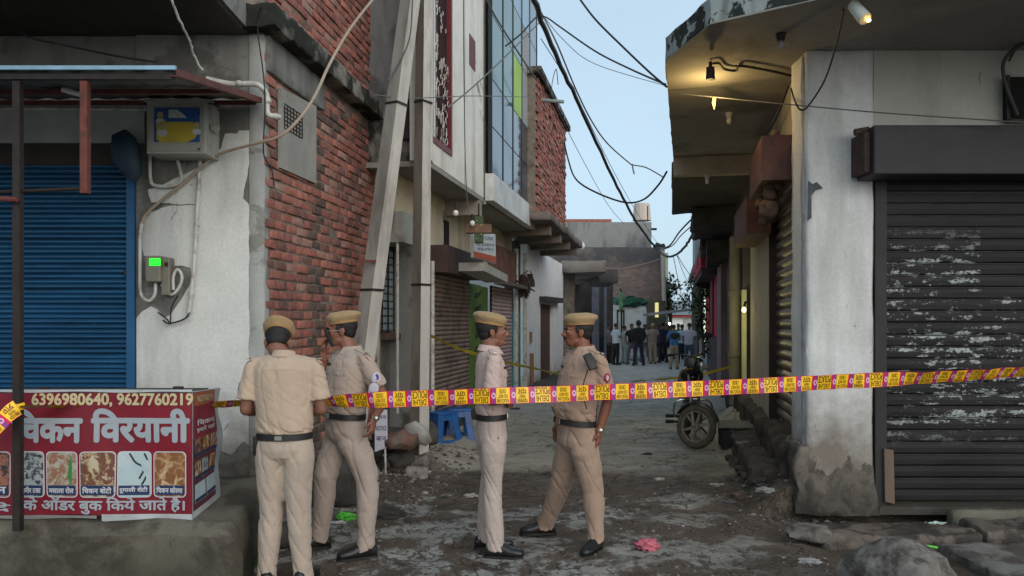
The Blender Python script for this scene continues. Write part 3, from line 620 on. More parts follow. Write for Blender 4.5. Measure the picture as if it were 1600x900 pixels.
# pink shutter shop with rust red board
ta, tb = T(768), T(799); shutter(wb, LB.w(ta, .0), LB.w(tb, .0), .15, 2.35, .075, pink_slat, N3, .014, label='pinkish shutter')
b = MB(); lbox(b, LB, T(762), T(802), -.05, .1, 2.42, 3.1); b.build('hoarding', M_('rust_board', (.15, .065, .042), .7, .35, 6, bump=.2, dirt=(.2, .13, .09), dsc=4), wb)
b = MB(); lbox(b, LB, T(764), T(808), .1, .3, 2.36, 2.43); b.build('ledge', M_('ledge_brown', (.12, .09, .075), .8, .3, 5), wb)
for px_, mt, wd in ((804, pvc, .09), (811, teal, .42), (818, pvc, .09)):
    q = T(px_, .05); b = MB()
    if mt is teal: lbox(b, LB, q-.35, q+.3, -.2, .03, 0, 1.9); b.build('teal_wall', teal, wb); b = MB(); lbox(b, LB, q-.35, q+.3, -.2, .028, 1.9, 3.4); b.build('dark_wall', M_('grey_brown_wall', (.09, .085, .08), .9, .3, 4), wb)
    else: b.cyl(LB.w(q, .08, .0), LB.w(q, .08, 3.2), .05); b.build('down_pipe', pvc, wb)
# clutter of switch boxes between the shops
random.seed(4); b = MB()
for k in range(16):
    p = LB.w(T(800)+random.uniform(0, 1.1), .12+random.uniform(0, .15), 2.35+random.uniform(-.15, .25)); s = random.uniform(.04, .12)
    b.obox(p, U3*s, N3*s*.5, Vector((0, 0, s*random.uniform(.5, 1.4))))
for k in range(8):
    p = LB.w(T(796)+random.uniform(0, .8), .2, 2.5); b.tube([p, p+Vector((random.uniform(-.2, .3), .4, random.uniform(-.3, .1))), p+Vector((.2, 1.0, random.uniform(-.1, .4)))], .012, n=5)
b.build('switch_boxes', M_('box_rust_dark', (.05, .03, .026), .7, .4, 6), label='dark rusty switch boxes and wires beside the pink shutter', cat='switch box')
# white wall shop with brown door
w2 = thing('white_walled_house', (0, 0, 0), 0, 'single storey white walled house with a narrow brown door', 'house')
ta, tb, d0, d1 = T(821), T(878), T(842), T(862)
hw = wall_mat('house_white', (.82, .82, .8), (.4, .35, .3), (.68, .72), 1, grime=(.3, .2, .12), gz=(.05, .5))
b = MB(); lbox(b, LB, ta, d0, -.3, .04, 0, 3.45); lbox(b, LB, d1, tb, -.3, .04, 0, 3.45); lbox(b, LB, d0, d1, -.3, .04, 2.15, 3.45); lbox(b, LB, ta, tb, -6, -.31, 0, 3.45); b.build('wall', hw, w2)
b = MB(); lbox(b, LB, d0, d1, -.2, -.05, .05, 2.15); b.build('door', M_('door_dark_brown', (.09, .045, .035), .7, .3, 5, bump=.3), w2)
b = MB(); lbox(b, LB, d0-.2, d1+.9, .04, .22, 2.18, 2.32, .05); b.build('door_canopy', M_('canopy_dark', (.04, .035, .03), .8, .3, 5), w2)
rough_box('doorstep', d0-2.0, tb+1, 0, .9, 0, .22, cement, w2, .25, .03, 2, .03, M=LM(LB))
b = MB(); q = T(829, .05); lbox(b, LB, q-.12, q+.12, .04, .07, 1.2, 1.45); b.build('notice_plate', M_('notice_brown', (.3, .16, .06), .7, .2, 5), w2)
b = MB(); b.cyl(LB.w(T(832, .1), .08, 0), LB.w(T(832, .1), .08, .95), .05); b.build('stub_pipe', M_('rusty_stub', (.25, .14, .08), .8, .2, 5), w2)

# glass fronted building
gb = thing('glass_fronted_building', (0, 0, 0), 0, 'upper storeys clad in dark blue glass over a white tiled band', 'building')
O2 = .63; t0, t1 = T(768, O2), T(838.5, O2)
b = MB(); lbox(b, LB, t0, t1, -.3, O2-.1, 3.5, 11); b.build('wall', M_('backing_grey', (.1, .1, .1), .9, .2, 4), gb)
nb_ = 5
for k in range(nb_):
    a, c_ = t0+(t1-t0)*k/nb_, t0+(t1-t0)*(k+1)/nb_; b = MB(); lbox(b, LB, a+.012, c_-.012, O2-.1, O2+.03, 3.46, 3.86); b.build('white_panel', M_('clad_white', (.56, .57, .56), .5, .1, 3, bump=.05, dirt=(.4, .4, .38), dsc=2), gb)
def glassm(name, c, r=.08):
    m, t = newmat(name, r, 0, .9); cc = t.mix(t.ramp(t.noise(2, 4, .5), .3, .7), tuple(x*.7 for x in c), c); t.l(cc, t.b.inputs['Base Color']); t.bump(t.noise(.8, 2, .5), .05, .05); t.b.inputs['IOR'].default_value = 1.7; MC[name] = m; return m
gd = glassm('glass_dark', (.03, .05, .075)); gg = glassm('glass_green', (.02, .09, .06)); gs = glassm('glass_sky', (.16, .27, .36), .2)  # gs panes carry the reflected sky in their base colour
lg = M_('lime_panel', (.32, .5, .08), .5, .1, 4, bump=0); pk_ = M_('pebble_panel', (.3, .3, .3), .8, .4, 40, bump=.3)
zs_ = [3.88, 4.55, 5.25, 6.2, 7.0, 7.8, 8.6, 9.6, 11]
for i in range(8):
    for k in range(nb_):
        a, c_ = t0+(t1-t0)*k/nb_, t0+(t1-t0)*(k+1)/nb_; mt = gd if i < 2 else gs if i > 3 else gg
        if k == 2 and i == 2: mt = lg
        if k == 3 and i in (2, 3): mt = pk_
        if k >= 3 and i > 3: mt = gs
        if k == 4 and i < 5: mt = gd
        b = MB(); lbox(b, LB, a+.016, c_-.016, O2-.05, O2, zs_[i]+.01, zs_[i+1]-.01); b.build('glass_pane', mt, gb)
b = MB()
for k in range(nb_+1): a = t0+(t1-t0)*k/nb_; lbox(b, LB, a-.014, a+.014, O2-.05, O2+.012, 3.87, 11)
b.build('mullion', M_('mullion', (.03, .035, .04), .4, .1, 5, metal=.5, bump=0), gb, kind='stuff')

# brick upper storey with a deep slot, and the slab under it
ub = thing('brick_upper_house', (0, 0, 0), 0, 'unplastered red brick upper storey with a dark slot over a long slab', 'brick house')
O3 = .8; t0, t1 = T(838.5, O3), T(884, O3); ts0, ts1 = T(856, O3), T(871, O3); ztop = 6.25
b = MB(); lbox(b, LB, t0, t1, -1.2, O3-.03, 3.7, ztop); b.build('wall', mortar, ub)
b = MB(); lbox(b, LB, ts0, ts1, O3-.03, O3-.015, 4.2, ztop-.35); b.build('slot', M_('slot_dark', (.06, .02, .017), .95, .3, 4), ub)
random.seed(8); b = MB()
for r_ in range(30):
    z_ = 3.76+r_*.084
    for k in range(int((t1-t0)/.24)+1):
        q = t0+.12+k*.24+(.12 if r_ % 2 else 0)
        if q > t1-.08 or z_ > ztop-.05: continue
        ins = ts0 < q < ts1 and 4.2 < z_ < ztop-.35
        b.cur = random.choices(range(5), (5, 4, 4, 2, 2))[0]; e = random.uniform(-.01, .02)-(.01 if ins else 0); lbox(b, LB, q-.11, q+.11, O3-.05, O3+e, z_-.033, z_+.035)
    for k in range(5):                                # the end wall towards the far side
        p = LB.w(t1, O3-.12-k*.24, z_); b.obox(p, U3*.015, N3*.11, Vector((0, 0, .034)))
b.build('brickwork', BR, ub, kind='stuff')
b = MB(); lbox(b, LB, t0-.1, t1+.15, -1.2, O3+.1, ztop, ztop+.12); b.build('coping', mossy, ub)
b = MB(); b.cyl(LB.w(t0+.5, O3-.3, 5.95), LB.w(t0+.5, O3-.3, 5.95)+Vector((.75, .3, .02)), .035); b.build('spout_pipe', M_('grey_green_pipe', (.2, .24, .22), .6, .1, 5), ub)
ts, te = T(838.5, O3), T(910, 1.05)
rough_box('canopy_slab', ts, te, -.3, 1.05, 3.56, 3.72, wall_mat('slab_brown', (.2, .17, .15), (.12, .1, .09), (.5, .6), 2), ub, .3, .02, 2, .02, M=LM(LB))
for k in range(4):
    b = MB(); q = ts+.8+(te-ts-1.2)*k/3; lbox(b, LB, q-.1, q+.1, 0, .95, 3.36, 3.56); b.build('joist', M_('joist', (.18, .15, .12), .9, .2, 4), ub)

# hanging cross sign, white board, bulbs
cs = thing('cross_sign', (0, 0, 0), 0, 'dark green and brown medical cross sign hanging under the white building', 'cross sign')
dX = 10.6; gx = M_('cross_green', (.035, .06, .02), .5, .3, 5, bump=.1); rx_ = M_('cross_brown', (.15, .07, .035), .5, .3, 5, bump=.1)
a, c_ = W(741, 379, dX), W(755, 337, dX); b = MB(); b.bbox(a.x, c_.x, dX, dX+.12, a.z, c_.z, .006); b.build('upright', gx, cs)
a, c_ = W(728, 364, dX), W(768, 350, dX); b = MB(); b.bbox(a.x, c_.x, dX-.01, dX+.13, a.z, c_.z, .006); b.build('crossbar', rx_, cs)
b = MB()
for k in range(5): b.ell(W(745+(k % 2)*7, 345+k*7, dX-.012), .012, .006, .012, n=8, m=6)
b.build('lamp_dots', M_('dot_lime', (.2, .3, .05), .5, .1, 5), cs)
b = MB(); b.cyl(W(748, 338, dX+.05), W(748, 318, dX+.05), .012); b.build('hanger', iron, cs)
sg = thing('clinic_board', (0, 0, 0), 0, 'white hanging shop board with a red lower band and faded lettering', 'sign board')
pa, pb, pc, pd = W(739, 362, 11.0), W(774, 366, 11.9), W(775, 412, 11.9), W(740, 402, 11.0)
b = MB(); nn_ = (pb-pa).cross(pd-pa).normalized()*.04; b.prism([pa, pb, pc, pd], nn_); b.build('board', M_('board_white', (.55, .58, .6), .5, .06, 4, bump=0, dirt=(.45, .47, .48), dsc=3), sg)
e1 = (pb-pa); e2 = (pd-pa); off = nn_.normalized()*(-.006)
if off.y > 0: off = -off
ff = pa+(nn_ if nn_.y < 0 else Vector((0, 0, 0)))+off
b = MB(); b.quad(ff+e2*.76, ff+e1+(pc-pb)*.76, ff+e1+(pc-pb)*.98, ff+e2*.98); b.build('red_band', M_('band_red', (.4, .09, .05), .6, .1, 4, bump=0), sg)
ink = M_('sign_ink', (.06, .09, .14), .6, 0, bump=0)
for (a_, c_, z0_, z1_, s_) in ((.45, .9, .12, .26, 'CLINIC'), (.1, .92, .38, .52, 'मेडिकल'), (.12, .9, .58, .7, 'OPEN')):
    put_text('lettering', '•••••' if 0 else s_.replace('मेडिकल', 'मेडकल').replace('OPEN', 'स्टोर'.replace('स्', 'स')), a_, c_, -z1_, -z0_, ink, sg, ff+off, e1, -e2)
for n_, (px_, py_, d_, lab) in enumerate(((712, 333, 10.0, 'bulb hanging left of the cross sign'), (738, 349, 10.5, 'bulb just beside the cross sign upper arm'))):
    bu = thing('bulb', W(px_, py_, d_), 0, 'small white '+lab, 'light bulb', 'bulbs under the left soffit'); b = MB(); b.ell((0, 0, 0), .035, .035, .04); b.build('glass', M_('bulb_glass', (.7, .68, .62), .2, .05, bump=0), bu, smooth=True); b = MB(); b.cyl((0, 0, .03), (0, 0, .12), .016); b.build('holder', iron, bu)

# concrete poles
def pole(px0, py0, px1, py1, d, wf, ws, yaw, label, z0=0):
    a, c_ = W(px0, py0, d), W(px1, py1, d); c_ = a+(c_-a)*1.25; o = thing('utility_pole', a, 0, label, 'utility pole', 'concrete poles on the left'); ax = Vector((math.cos(yaw), math.sin(yaw), 0)); ay = Vector((-ax.y, ax.x, 0)); b = MB(); e = c_-a; n = 14; vs = []; m_ = []
    for k in range(n+1):
        p = e*k/n; s = 1-.22*k/n; jj = mnoise.noise(Vector((k*.9, px0, 0)))*.006
        for i, j in ((-1, -1), (1, -1), (1, 1), (-1, 1)): vs.append(p+ax*(i*wf*s+jj)+ay*j*ws*s)
    fs = []; 
    for k in range(n):
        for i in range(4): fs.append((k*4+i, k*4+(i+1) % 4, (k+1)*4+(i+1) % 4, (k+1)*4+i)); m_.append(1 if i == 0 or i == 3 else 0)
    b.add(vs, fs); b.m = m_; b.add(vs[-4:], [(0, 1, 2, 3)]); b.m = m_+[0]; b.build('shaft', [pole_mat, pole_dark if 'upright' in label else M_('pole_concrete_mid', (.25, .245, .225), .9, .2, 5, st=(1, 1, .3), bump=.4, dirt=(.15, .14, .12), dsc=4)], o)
    for q in (.3, .62):
        b = MB(); p = e*q; s = 1-.22*q; b.obox(p, ax*(wf*s+.008), ay*(ws*s+.008), Vector((0, 0, .012))); b.build('strap', iron, o)
    return o
pole(546, 725, 641, 0, 8.3, .08, .1, R(-28), 'leaning pale concrete pole against the brick wall corner')
pole(655, 712, 663, 0, 8.9, .068, .085, R(-33), 'upright dark concrete pole beside the leaning one')
b = MB(); b.obox(W(572, 408, 8.15), (.1, 0, 0), (0, .02, 0), (0, 0, .012)); b.build('bracket_arm', rust, label='small rusty bracket sticking out of the leaning pole', cat='bracket')

# ---------------------------------------------------------------- far end of the lane
fb = thing('far_brick_building', (0, 0, 0), 0, 'dark weathered brick building closing the lane with a concrete storey on top', 'brick building')
dF = 39.0
m, t = newmat('far_brick', .9, spec=.2); bt = t.n('TexBrick'); t.l(t.map(t.pos, (1, 1, 1)), bt.inputs[0]) if 0 else None
mp = t.n('Mapping'); mp.inputs['Rotation'].default_value = (R(90), 0, 0); t.l(t.pos, mp.inputs[0]); t.l(mp.outputs[0], bt.inputs[0]); bt.inputs['Scale'].default_value = 2.2
bt.inputs['Color1'].default_value = rgb((.27, .18, .15)); bt.inputs['Color2'].default_value = rgb((.15, .11, .1)); bt.inputs['Mortar'].default_value = rgb((.2, .18, .165)); bt.inputs['Mortar Size'].default_value = .02
z_ = t.xyz()[2]; f = t.ramp(t.math('ADD', z_, t.ramp(t.noise(.8, 6, .7), .2, .8, -.35, .35)), 4.15, 4.5); c = t.mix(f, bt.outputs[0], (.075, .072, .075)); c = t.mix(t.ramp(t.noise(1.2, 8, .7), .5, .62, 0, .7), c, (.16, .13, .11)); t.l(c, t.b.inputs['Base Color']); t.bump(t.noise(9, 5, .7), .8, .05)
a, c_ = W(880, 560, dF), W(1034, 386, dF); rough_box('wall', a.x-4, c_.x, dF, dF+7, 0, c_.z, m, fb, .6, .03, .8, .02)
a2, c2 = W(886, 385, dF+2), W(1018, 347, dF+2); b = MB(); b.box(a2.x-3, c2.x, dF+2, dF+6, a2.z-.3, c2.z); b.build('concrete_storey', wall_mat('far_concrete', (.27, .27, .26), (.17, .17, .165), (.5, .6), .6, stain=(.07, .07, .07)), fb)
a2, c2 = W(880, 352, dF+2), W(956, 342, dF+2); b = MB(); b.box(a2.x-3, c2.x, dF+2.1, dF+5, a2.z, c2.z); b.build('brick_parapet', BR[0], fb)
b = MB(); b.cyl(W(1012, 345, dF+2.5), W(1012, 322, dF+2.5), .03); b.build('rod', iron, fb); b = MB(); b.cyl(W(1018, 358, dF+2), W(1026, 358, dF+2), .06); b.build('spout', iron, fb)
b = MB(); b.cyl(W(1038, 480, dF-.05), W(1035, 388, dF-.05), .11); b.build('down_pipe', M_('pipe_cream', (.42, .38, .32), .7, .1, 4), fb)
b = MB(); p = W(1003, 345, dF+4); b.cyl(p, p+Vector((0, 0, .9)), .5, .42, 16); b.build('water_tank', M_('tank_cream', (.5, .42, .36), .6, .05, 4), fb)
b = MB()
for k in range(5): b.ell(W(1024+k*3, 386-random.uniform(0, 3), dF+.3), .12, .12, .14, n=8, m=5)
b.build('pots', M_('pots_dark', (.03, .035, .03), .9, .2, 4), fb)
# porch in front of it
ph = thing('porch_house', (0, 0, 0), 0, 'low house with brick pier, concrete porch slab and dark open front', 'house')
stonem = M_('rubble_pier', (.17, .145, .12), .95, .4, 5, bump=.8, bs=12, dirt=(.08, .07, .06), dsc=6)
rough_box('pier', W(877, 0, 25.5).x, W(898, 0, 25.5).x, 25.5, 26.2, 0, 3.25, stonem, ph, .12, .05, 4, .02)
rough_box('porch_slab', W(876, 0, 25).x, W(945, 0, 25).x, 24.6, 32.8, 3.2, 3.55, wall_mat('porch_concrete', (.23, .21, .19), (.12, .11, .1), (.5, .6), 1), ph, .3, .02, 1.5, .01)
rough_box('porch_slab', W(935, 0, 27).x, W(966, 0, 27).x, 27, 30.5, 3.0, 3.45, M_('porch_dark', (.07, .07, .068), .9, .3, 2), ph, .3, .02, 1.5, .01)
b = MB(); b.box(W(897, 0, 33).x, W(958, 0, 33).x, 33.0, 33.4, 0, 3.6); b.build('dark_front', M_('front_dark', (.045, .038, .036), .9, .4, 1.5), ph)
for (p0, p1, mt, y_) in ((925, 936, M_('frame_bluegrey', (.1, .11, .14), .7, .3, 3), 32.2), (910, 922, M_('door_tan', (.22, .15, .1), .7, .3, 3), 32.5), (944, 948, M_('frame_bluegrey', (.1, .11, .14)), 32.0)):
    b = MB(); b.box(W(p0, 0, y_).x, W(p1, 0, y_).x, y_, y_+.1, 0, 3.3 if p0 != 910 else 2.0); b.build('door_panel', mt, ph)
b = MB(); b.ell(W(909, 384, 25.5), .1, .1, .12); b.build('roof_pot', M_('pot_white', (.6, .6, .62), .5, .05), ph)
# white van-like screen with a green tarp and a flag
ws = thing('white_screen_wall', (0, 0, 0), 0, 'smooth white curved screen wall with green tarpaulin on top behind the crowd', 'screen wall')
b = MB(); x0, x1 = W(956, 0, 35).x, W(1012, 0, 35).x; b.loft([((x0+.25, 35.3, 0), .3, .5), ((x0+.25, 35.3, 2.4), .3, .5)], (1, 0, 0), (0, 1, 0)); b.bbox(x0+.2, x1, 35, 35.6, 0, 2.42, .2); b.build('panel', M_('screen_white', (.6, .62, .6), .6, .06, 1.2, bump=.05, dirt=(.35, .38, .37), dsc=1), ws)
b = MB(); p = W(985, 476, 35.2); b.ell(p+Vector((0, 0, .12)), .8, .5, .22, n=14); b.v = [tuple(Vector(v)+mnoise.noise_vector(Vector(v)*4)*.22) for v in b.v]; b.build('green_tarp', M_('tarp_green', (.012, .07, .04), .6, .2, 4), ws)
b = MB(); b.tube([W(971, 530, 33.9), W(971, 460, 33.9), W(968, 452, 33.9)], .035); b.build('flag_pole', iron, ws)
b = MB(); b.prism([W(967, 455, 33.8), W(974, 458, 33.8), W(973, 478, 33.8), W(967, 490, 33.8)], (0, -.02, 0)); b.build('flag', M_('flag_green', (.1, .25, .12), .7, .4, 2), ws)
b = MB(); 
for (p0, p1) in ((964, 966), (974, 976)): b.box(W(p0, 0, 33.8).x, W(p1, 0, 33.8).x, 33.8, 33.9, 0, 2.1)
b.box(W(964, 0, 33.8).x, W(976, 0, 33.8).x, 33.8, 33.9, 2.1, 2.2); b.build('frame_post', iron, ws)
# houses far behind
fh = thing('far_white_house', (0, 0, 0), 0, 'distant white lit house with a red strip and grey roof at the lane end', 'house')
dH = 55.0
b = MB(); b.box(W(1050, 0, dH).x, W(1122, 0, dH).x, dH, dH+6, 0, ZF(496, dH)); b.build('wall', M_('far_white', (.62, .66, .62), .8, .1, 1, bump=0), fh)
b = MB(); b.box(W(1048, 0, dH).x, W(1124, 0, dH).x, dH-.3, dH-.05, ZF(496, dH), ZF(492, dH)); b.build('red_strip', M_('far_red', (.25, .03, .03), .8, .1, 1, bump=0), fh)
b = MB(); b.add([W(1046, 492, dH-.4), W(1126, 492, dH-.4), (W(1126, 0, dH).x, dH+5, ZF(470, dH+5)), (W(1052, 0, dH).x, dH+5, ZF(470, dH+5))], [(0, 1, 2, 3)]); b.box(W(1052, 0, dH).x, W(1126, 0, dH).x, dH+5, dH+5.2, 0, ZF(471, dH+5)); b.build('roof', M_('far_roof', (.16, .18, .19), .8, .1, 1, bump=0), fh)
b = MB(); b.box(W(1068, 0, dH).x, W(1092, 0, dH).x, dH-.05, dH-.02, .3, 1.9); b.build('door', M_('far_door', (.3, .32, .3), .6, .1, bump=0), fh)
b = MB(); b.ell(W(1046, 506, 40), .07, .06, .07); b.build('street_light', M_('lit_white', (1, 1, 1), .4, 0, bump=0, emit=(.8, 1, .8, 4)), label='round white street light at the end of the lane', cat='street light')
fg = thing('far_green_house', (0, 0, 0), 0, 'narrow pale green house edge rising past the far brick building', 'house')
b = MB(); b.box(W(1030, 0, 46).x, W(1044, 0, 46).x, 46, 50, 0, ZF(395, 46)); b.build('wall', M_('pale_green', (.3, .34, .24), .8, .2, .8), fg)
b = MB(); b.box(W(1040, 0, 45).x, W(1056, 0, 45).x, 45, 48, ZF(450, 45), ZF(443, 45)); b.build('ledge', M_('ledge_dark', (.06, .06, .06), .8, .2, 1), fg)
lw = MB(); lw.box(W(1024, 0, 30.9).x, W(1046, 0, 30.9).x, 30.5, 30.9, 0, .01)
ll = thing('lit_stall', (0, 0, 0), 0, 'yellow lit stall front beside the far brick building', 'stall')
b = MB(); b.box(W(1012, 0, 38.5).x, W(1040, 0, 38.5).x, 38.5, 38.8, 0, 2.7); b.build('back_wall', M_('stall_wall', (.07, .07, .05), .8, .3, 2), ll)
b = MB(); b.box(W(1024, 0, 38.3).x, W(1029, 0, 38.3).x, 38.3, 38.4, 1.9, 2.6); b.build('lamp', M_('lit_yellow', (1, .9, .4), .4, 0, bump=0, emit=(1, .85, .35, .35)), ll)
b = MB(); b.obox(W(1042, 488, 33), (.9, 0, .1), (0, .5, 0), (0, 0, .05)); b.build('awning', M_('stall_awning', (.25, .25, .26), .8, .2, 3), ll)

# ---------------------------------------------------------------- right corner building
RB = Line(2.61, 7.1, .2); RN = Vector((RB.n.x, RB.n.y, 0)); RU = Vector((RB.u.x, RB.u.y, 0)); YR = 7.1
rbd = thing('right_corner_building', (0, 0, 0), 0, 'white plastered corner building with closed shutters under a wide concrete canopy', 'building')
def XR(px, d=YR): return (px-CX)/FPX*d
def ZR(py, d=YR): return CAMZ-(py-HY)/FPX*d
def TR(px, o=0): return RB.t(px, o)
x1 = XR(1366)
def lump(name, fn, rows, cols, mat, parent, **k):     # sheet from a function (i/rows, j/cols) -> point
    b = MB(); b.add([fn(i/rows, j/cols) for i in range(rows+1) for j in range(cols+1)], [(i*(cols+1)+j, i*(cols+1)+j+1, (i+1)*(cols+1)+j+1, (i+1)*(cols+1)+j) for i in range(rows) for j in range(cols)])
    return b.build(name, mat, parent, smooth=2, **k)
colm = wall_mat('column_white', (.74, .75, .73), (.36, .35, .31), (.67, .71), 1.7, grime=(.15, .12, .09), gz=(.4, 1.15), stain=(.4, .4, .38))
rough_box('column', 2.61, x1, YR, YR+.42, .0, 4.09, colm, rbd, .06, .012, 3, .02)
def foot(u, v):                                        # the broken spreading foot of the column
    a = v*math.pi*1.0; z = .0+(.52+.3*mnoise.noise(Vector((v*4, 3, 1))))*u; r = .135*(1-u)**1.5-.03*u; q = mnoise.noise(Vector((v*7, u*5, 2)))*.05*(1-u)+mnoise.noise(Vector((v*19, u*15, 2)))*.018
    x = 2.56+.35*v*1.9; x = 2.6-.03+v*(x1-2.6+.02); y = YR-r-q-.006
    if v < .12: y += (0.12-v)/.12*.1; x -= (r+.02)*(1-v/.12)*.5
    return (x, y, z)
lump('column_foot', foot, 26, 34, wall_mat('foot_plaster', (.2, .175, .14), (.11, .1, .085), (.45, .55), 5, grime=(.035, .03, .025), gz=(-.05, .42)), rbd)
rough_box('side_jamb', 0.06, TR(1250), -.03, .03, .0, 4.07, M_('jamb_grey', (.36, .37, .39), .9, .2, 4, bump=.4, dirt=(.2, .2, .2), dsc=3), rbd, .08, .006, 4, .01, M=LM(RB))
rough_box('jamb_foot', -.0, TR(1250)+.25, -.12, .1, 0, .6, MC['foot_plaster'], rbd, .05, .04, 7, .03, M=LM(RB))
b = MB(); b.box(x1, 9, YR+.01, YR+.4, ZR(198), 4.09); b.build('front_wall', wall_mat('front_wall', (.56, .56, .5), (.3, .3, .27), (.68, .74), 1.2, stain=(.33, .33, .29)), rbd)
b = MB(); b.box(x1, 9, YR-.1, YR+.4, 0, .07); b.build('threshold', cement, rbd)
# near shutter: housing, guide, slats with torn poster remains
hx0 = XR(1366, 6.75); steel = M_('housing_steel', (.034, .031, .035), .6, .18, 2.5, metal=.1, bump=.1, dirt=(.045, .042, .045), dsc=2)
hb = MB(); hb.bbox(hx0, 9, 6.75, YR+.0, ZR(272, 6.75), ZR(195, 6.75), .012); hb.build('shutter_housing', steel, rbd)
b = MB(); b.box(hx0-.05, hx0-.004, 6.82, YR-.01, ZR(268, 6.8), ZR(205, 6.8)); b.cyl((hx0-.1, 6.9, ZR(207, 6.9)), (hx0+.02, 6.9, ZR(203, 6.9)), .03); b.build('housing_end', M_('end_rust', (.06, .035, .03), .8, .4, 8, bump=.4), rbd)
m, t = newmat('torn_poster_slat', .6, .0, .2)
c = t.mix(t.ramp(t.noise(2, 6, .6, st=(.6, 1, 3)), .3, .7), (.008, .008, .009), (.028, .026, .026))
X_, Y_, Z_ = t.xyz(); band = t.noise(2.2, 3, .5, st=(.5, 1, 8), loc=(0, 0, 3)); tear = t.noise(6, 9, .72, st=(1, 1, 3.2), dist=.4); fine = t.noise(24, 5, .75, st=(1.3, 1, 1.2))
zone = t.math('MULTIPLY', t.ramp(Z_, .55, .9), t.ramp(Z_, 2.55, 2.2))
f = t.math('MULTIPLY', t.ramp(t.math('ADD', t.math('MULTIPLY', tear, .6), t.math('ADD', t.math('MULTIPLY', band, .32), t.math('MULTIPLY', fine, .3))), .648, .67), zone)
leftz = t.math('ADD', t.ramp(Z_, 1.95, 1.85), t.ramp(X_, 4.2, 4.1)); leftz = t.ramp(leftz, .3, .6)
f = t.math('MULTIPLY', f, leftz)
c = t.mix(t.math('MULTIPLY', f, .9), c, t.mix(t.ramp(t.noise(30, 3, .6), .4, .6), (.25, .27, .27), (.5, .54, .55))); t.l(c, t.b.inputs['Base Color']); t.l(t.ramp(f, 0, 1, .55, .9), t.b.inputs['Roughness']); 
t.bump(t.math('ADD', f, t.math('MULTIPLY', t.noise(50, 4, .6), .2)), .35, .006); poster_slat = m
ysl = 7.14
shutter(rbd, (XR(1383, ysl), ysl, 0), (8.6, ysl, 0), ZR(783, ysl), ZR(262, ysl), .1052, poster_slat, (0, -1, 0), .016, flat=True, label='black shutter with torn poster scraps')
b = MB(); b.box(XR(1366, YR)+.002, XR(1384, YR), YR-.02, YR+.08, .06, ZR(262)); b.build('guide_rail', M_('rail_dark', (.02, .019, .02), .6, .3, 4, bump=.2), rbd)
b = MB(); b.prism([(XR(1379), YR-.05, ZR(782)), (XR(1394), YR-.05, ZR(785)), (XR(1392), YR-.05, ZR(702)), (XR(1378), YR-.05, ZR(700))], (0, .03, 0)); b.build('wood_plank', M_('plank_pale', (.14, .1, .075), .85, .3, 6, st=(1, 1, .15), bump=.4), rbd)
b = MB(); b.box(XR(1579, 7.0), XR(1700, 7.0), 7.05, 7.12, ZR(188, 7.05), ZR(120, 7.05)); b.build('window', dark_hole, rbd)
b = MB(); b.box(XR(1577, 7.0), XR(1582, 7.0), 7.03, 7.06, ZR(190, 7.05), ZR(118, 7.05)); b.box(XR(1577, 7.0), XR(1700, 7), 7.03, 7.06, ZR(191, 7.05), ZR(187, 7.05)); b.build('window_frame', iron, rbd)
# canopy with a broken bevelled corner
plan = [(1.41, 7.39), (1.60, 6.48), (2.23, 6.02), (4.4, 4.4), (9, 4.3), (9, 7.3), (2.9, 7.3)]
tq = RB.t(1056, -1.2); e = RB.w(TR(1180), 0.3); tb_ = (11.5-7.1)/RB.u.y
q0 = RB.w(tb_, -1.16); q1 = RB.w(tb_, .3); zc = 4.08
plan2 = [(1.41, 7.39), (1.60, 6.48), (2.23, 6.02), (4.4, 4.4), (9, 4.3), (9, 7.5), (3.0, 7.5), (q1.x, q1.y), (q0.x, q0.y)]
b = MB(); b.prism([(x, y, zc) for x, y in plan2], (0, 0, .015)); b.build('canopy_soffit', soffit, rbd)
bmx = bmesh.new(); vs = [bmx.verts.new((x, y, zc+.012)) for x, y in plan2]; fc = bmx.faces.new(vs); r = bmesh.ops.extrude_face_region(bmx, geom=[fc])
for v in r['geom']:
    if isinstance(v, bmesh.types.BMVert): v.co.z += .2
bmesh.ops.subdivide_edges(bmx, edges=[e_ for e_ in bmx.edges if e_.calc_length() < 5], cuts=14, use_grid_fill=True)
for v in bmx.verts: v.co += mnoise.noise_vector(v.co*4)*Vector((.02, .02, .008))
bmesh.ops.recalc_face_normals(bmx, faces=bmx.faces); me = bpy.data.meshes.new('canopy_slab'); bmx.to_mesh(me); bmx.free(); me.materials.append(fascia); link('canopy_slab', me, rbd)
b = MB(); lbox(b, RB, tb_, tb_+.2, -1.16, .25, 3.82, 4.1); b.build('canopy_beam', M_('beam_ochre', (.34, .29, .22), .9, .2, 3, bump=.3), rbd)
rough_box('far_canopy_slab', tb_+.2, (15.8-7.1)/RB.u.y, -1.18, .4, 3.82, 4.05, dark_soffit, rbd, .3, .02, 2, .02, M=LM(RB))
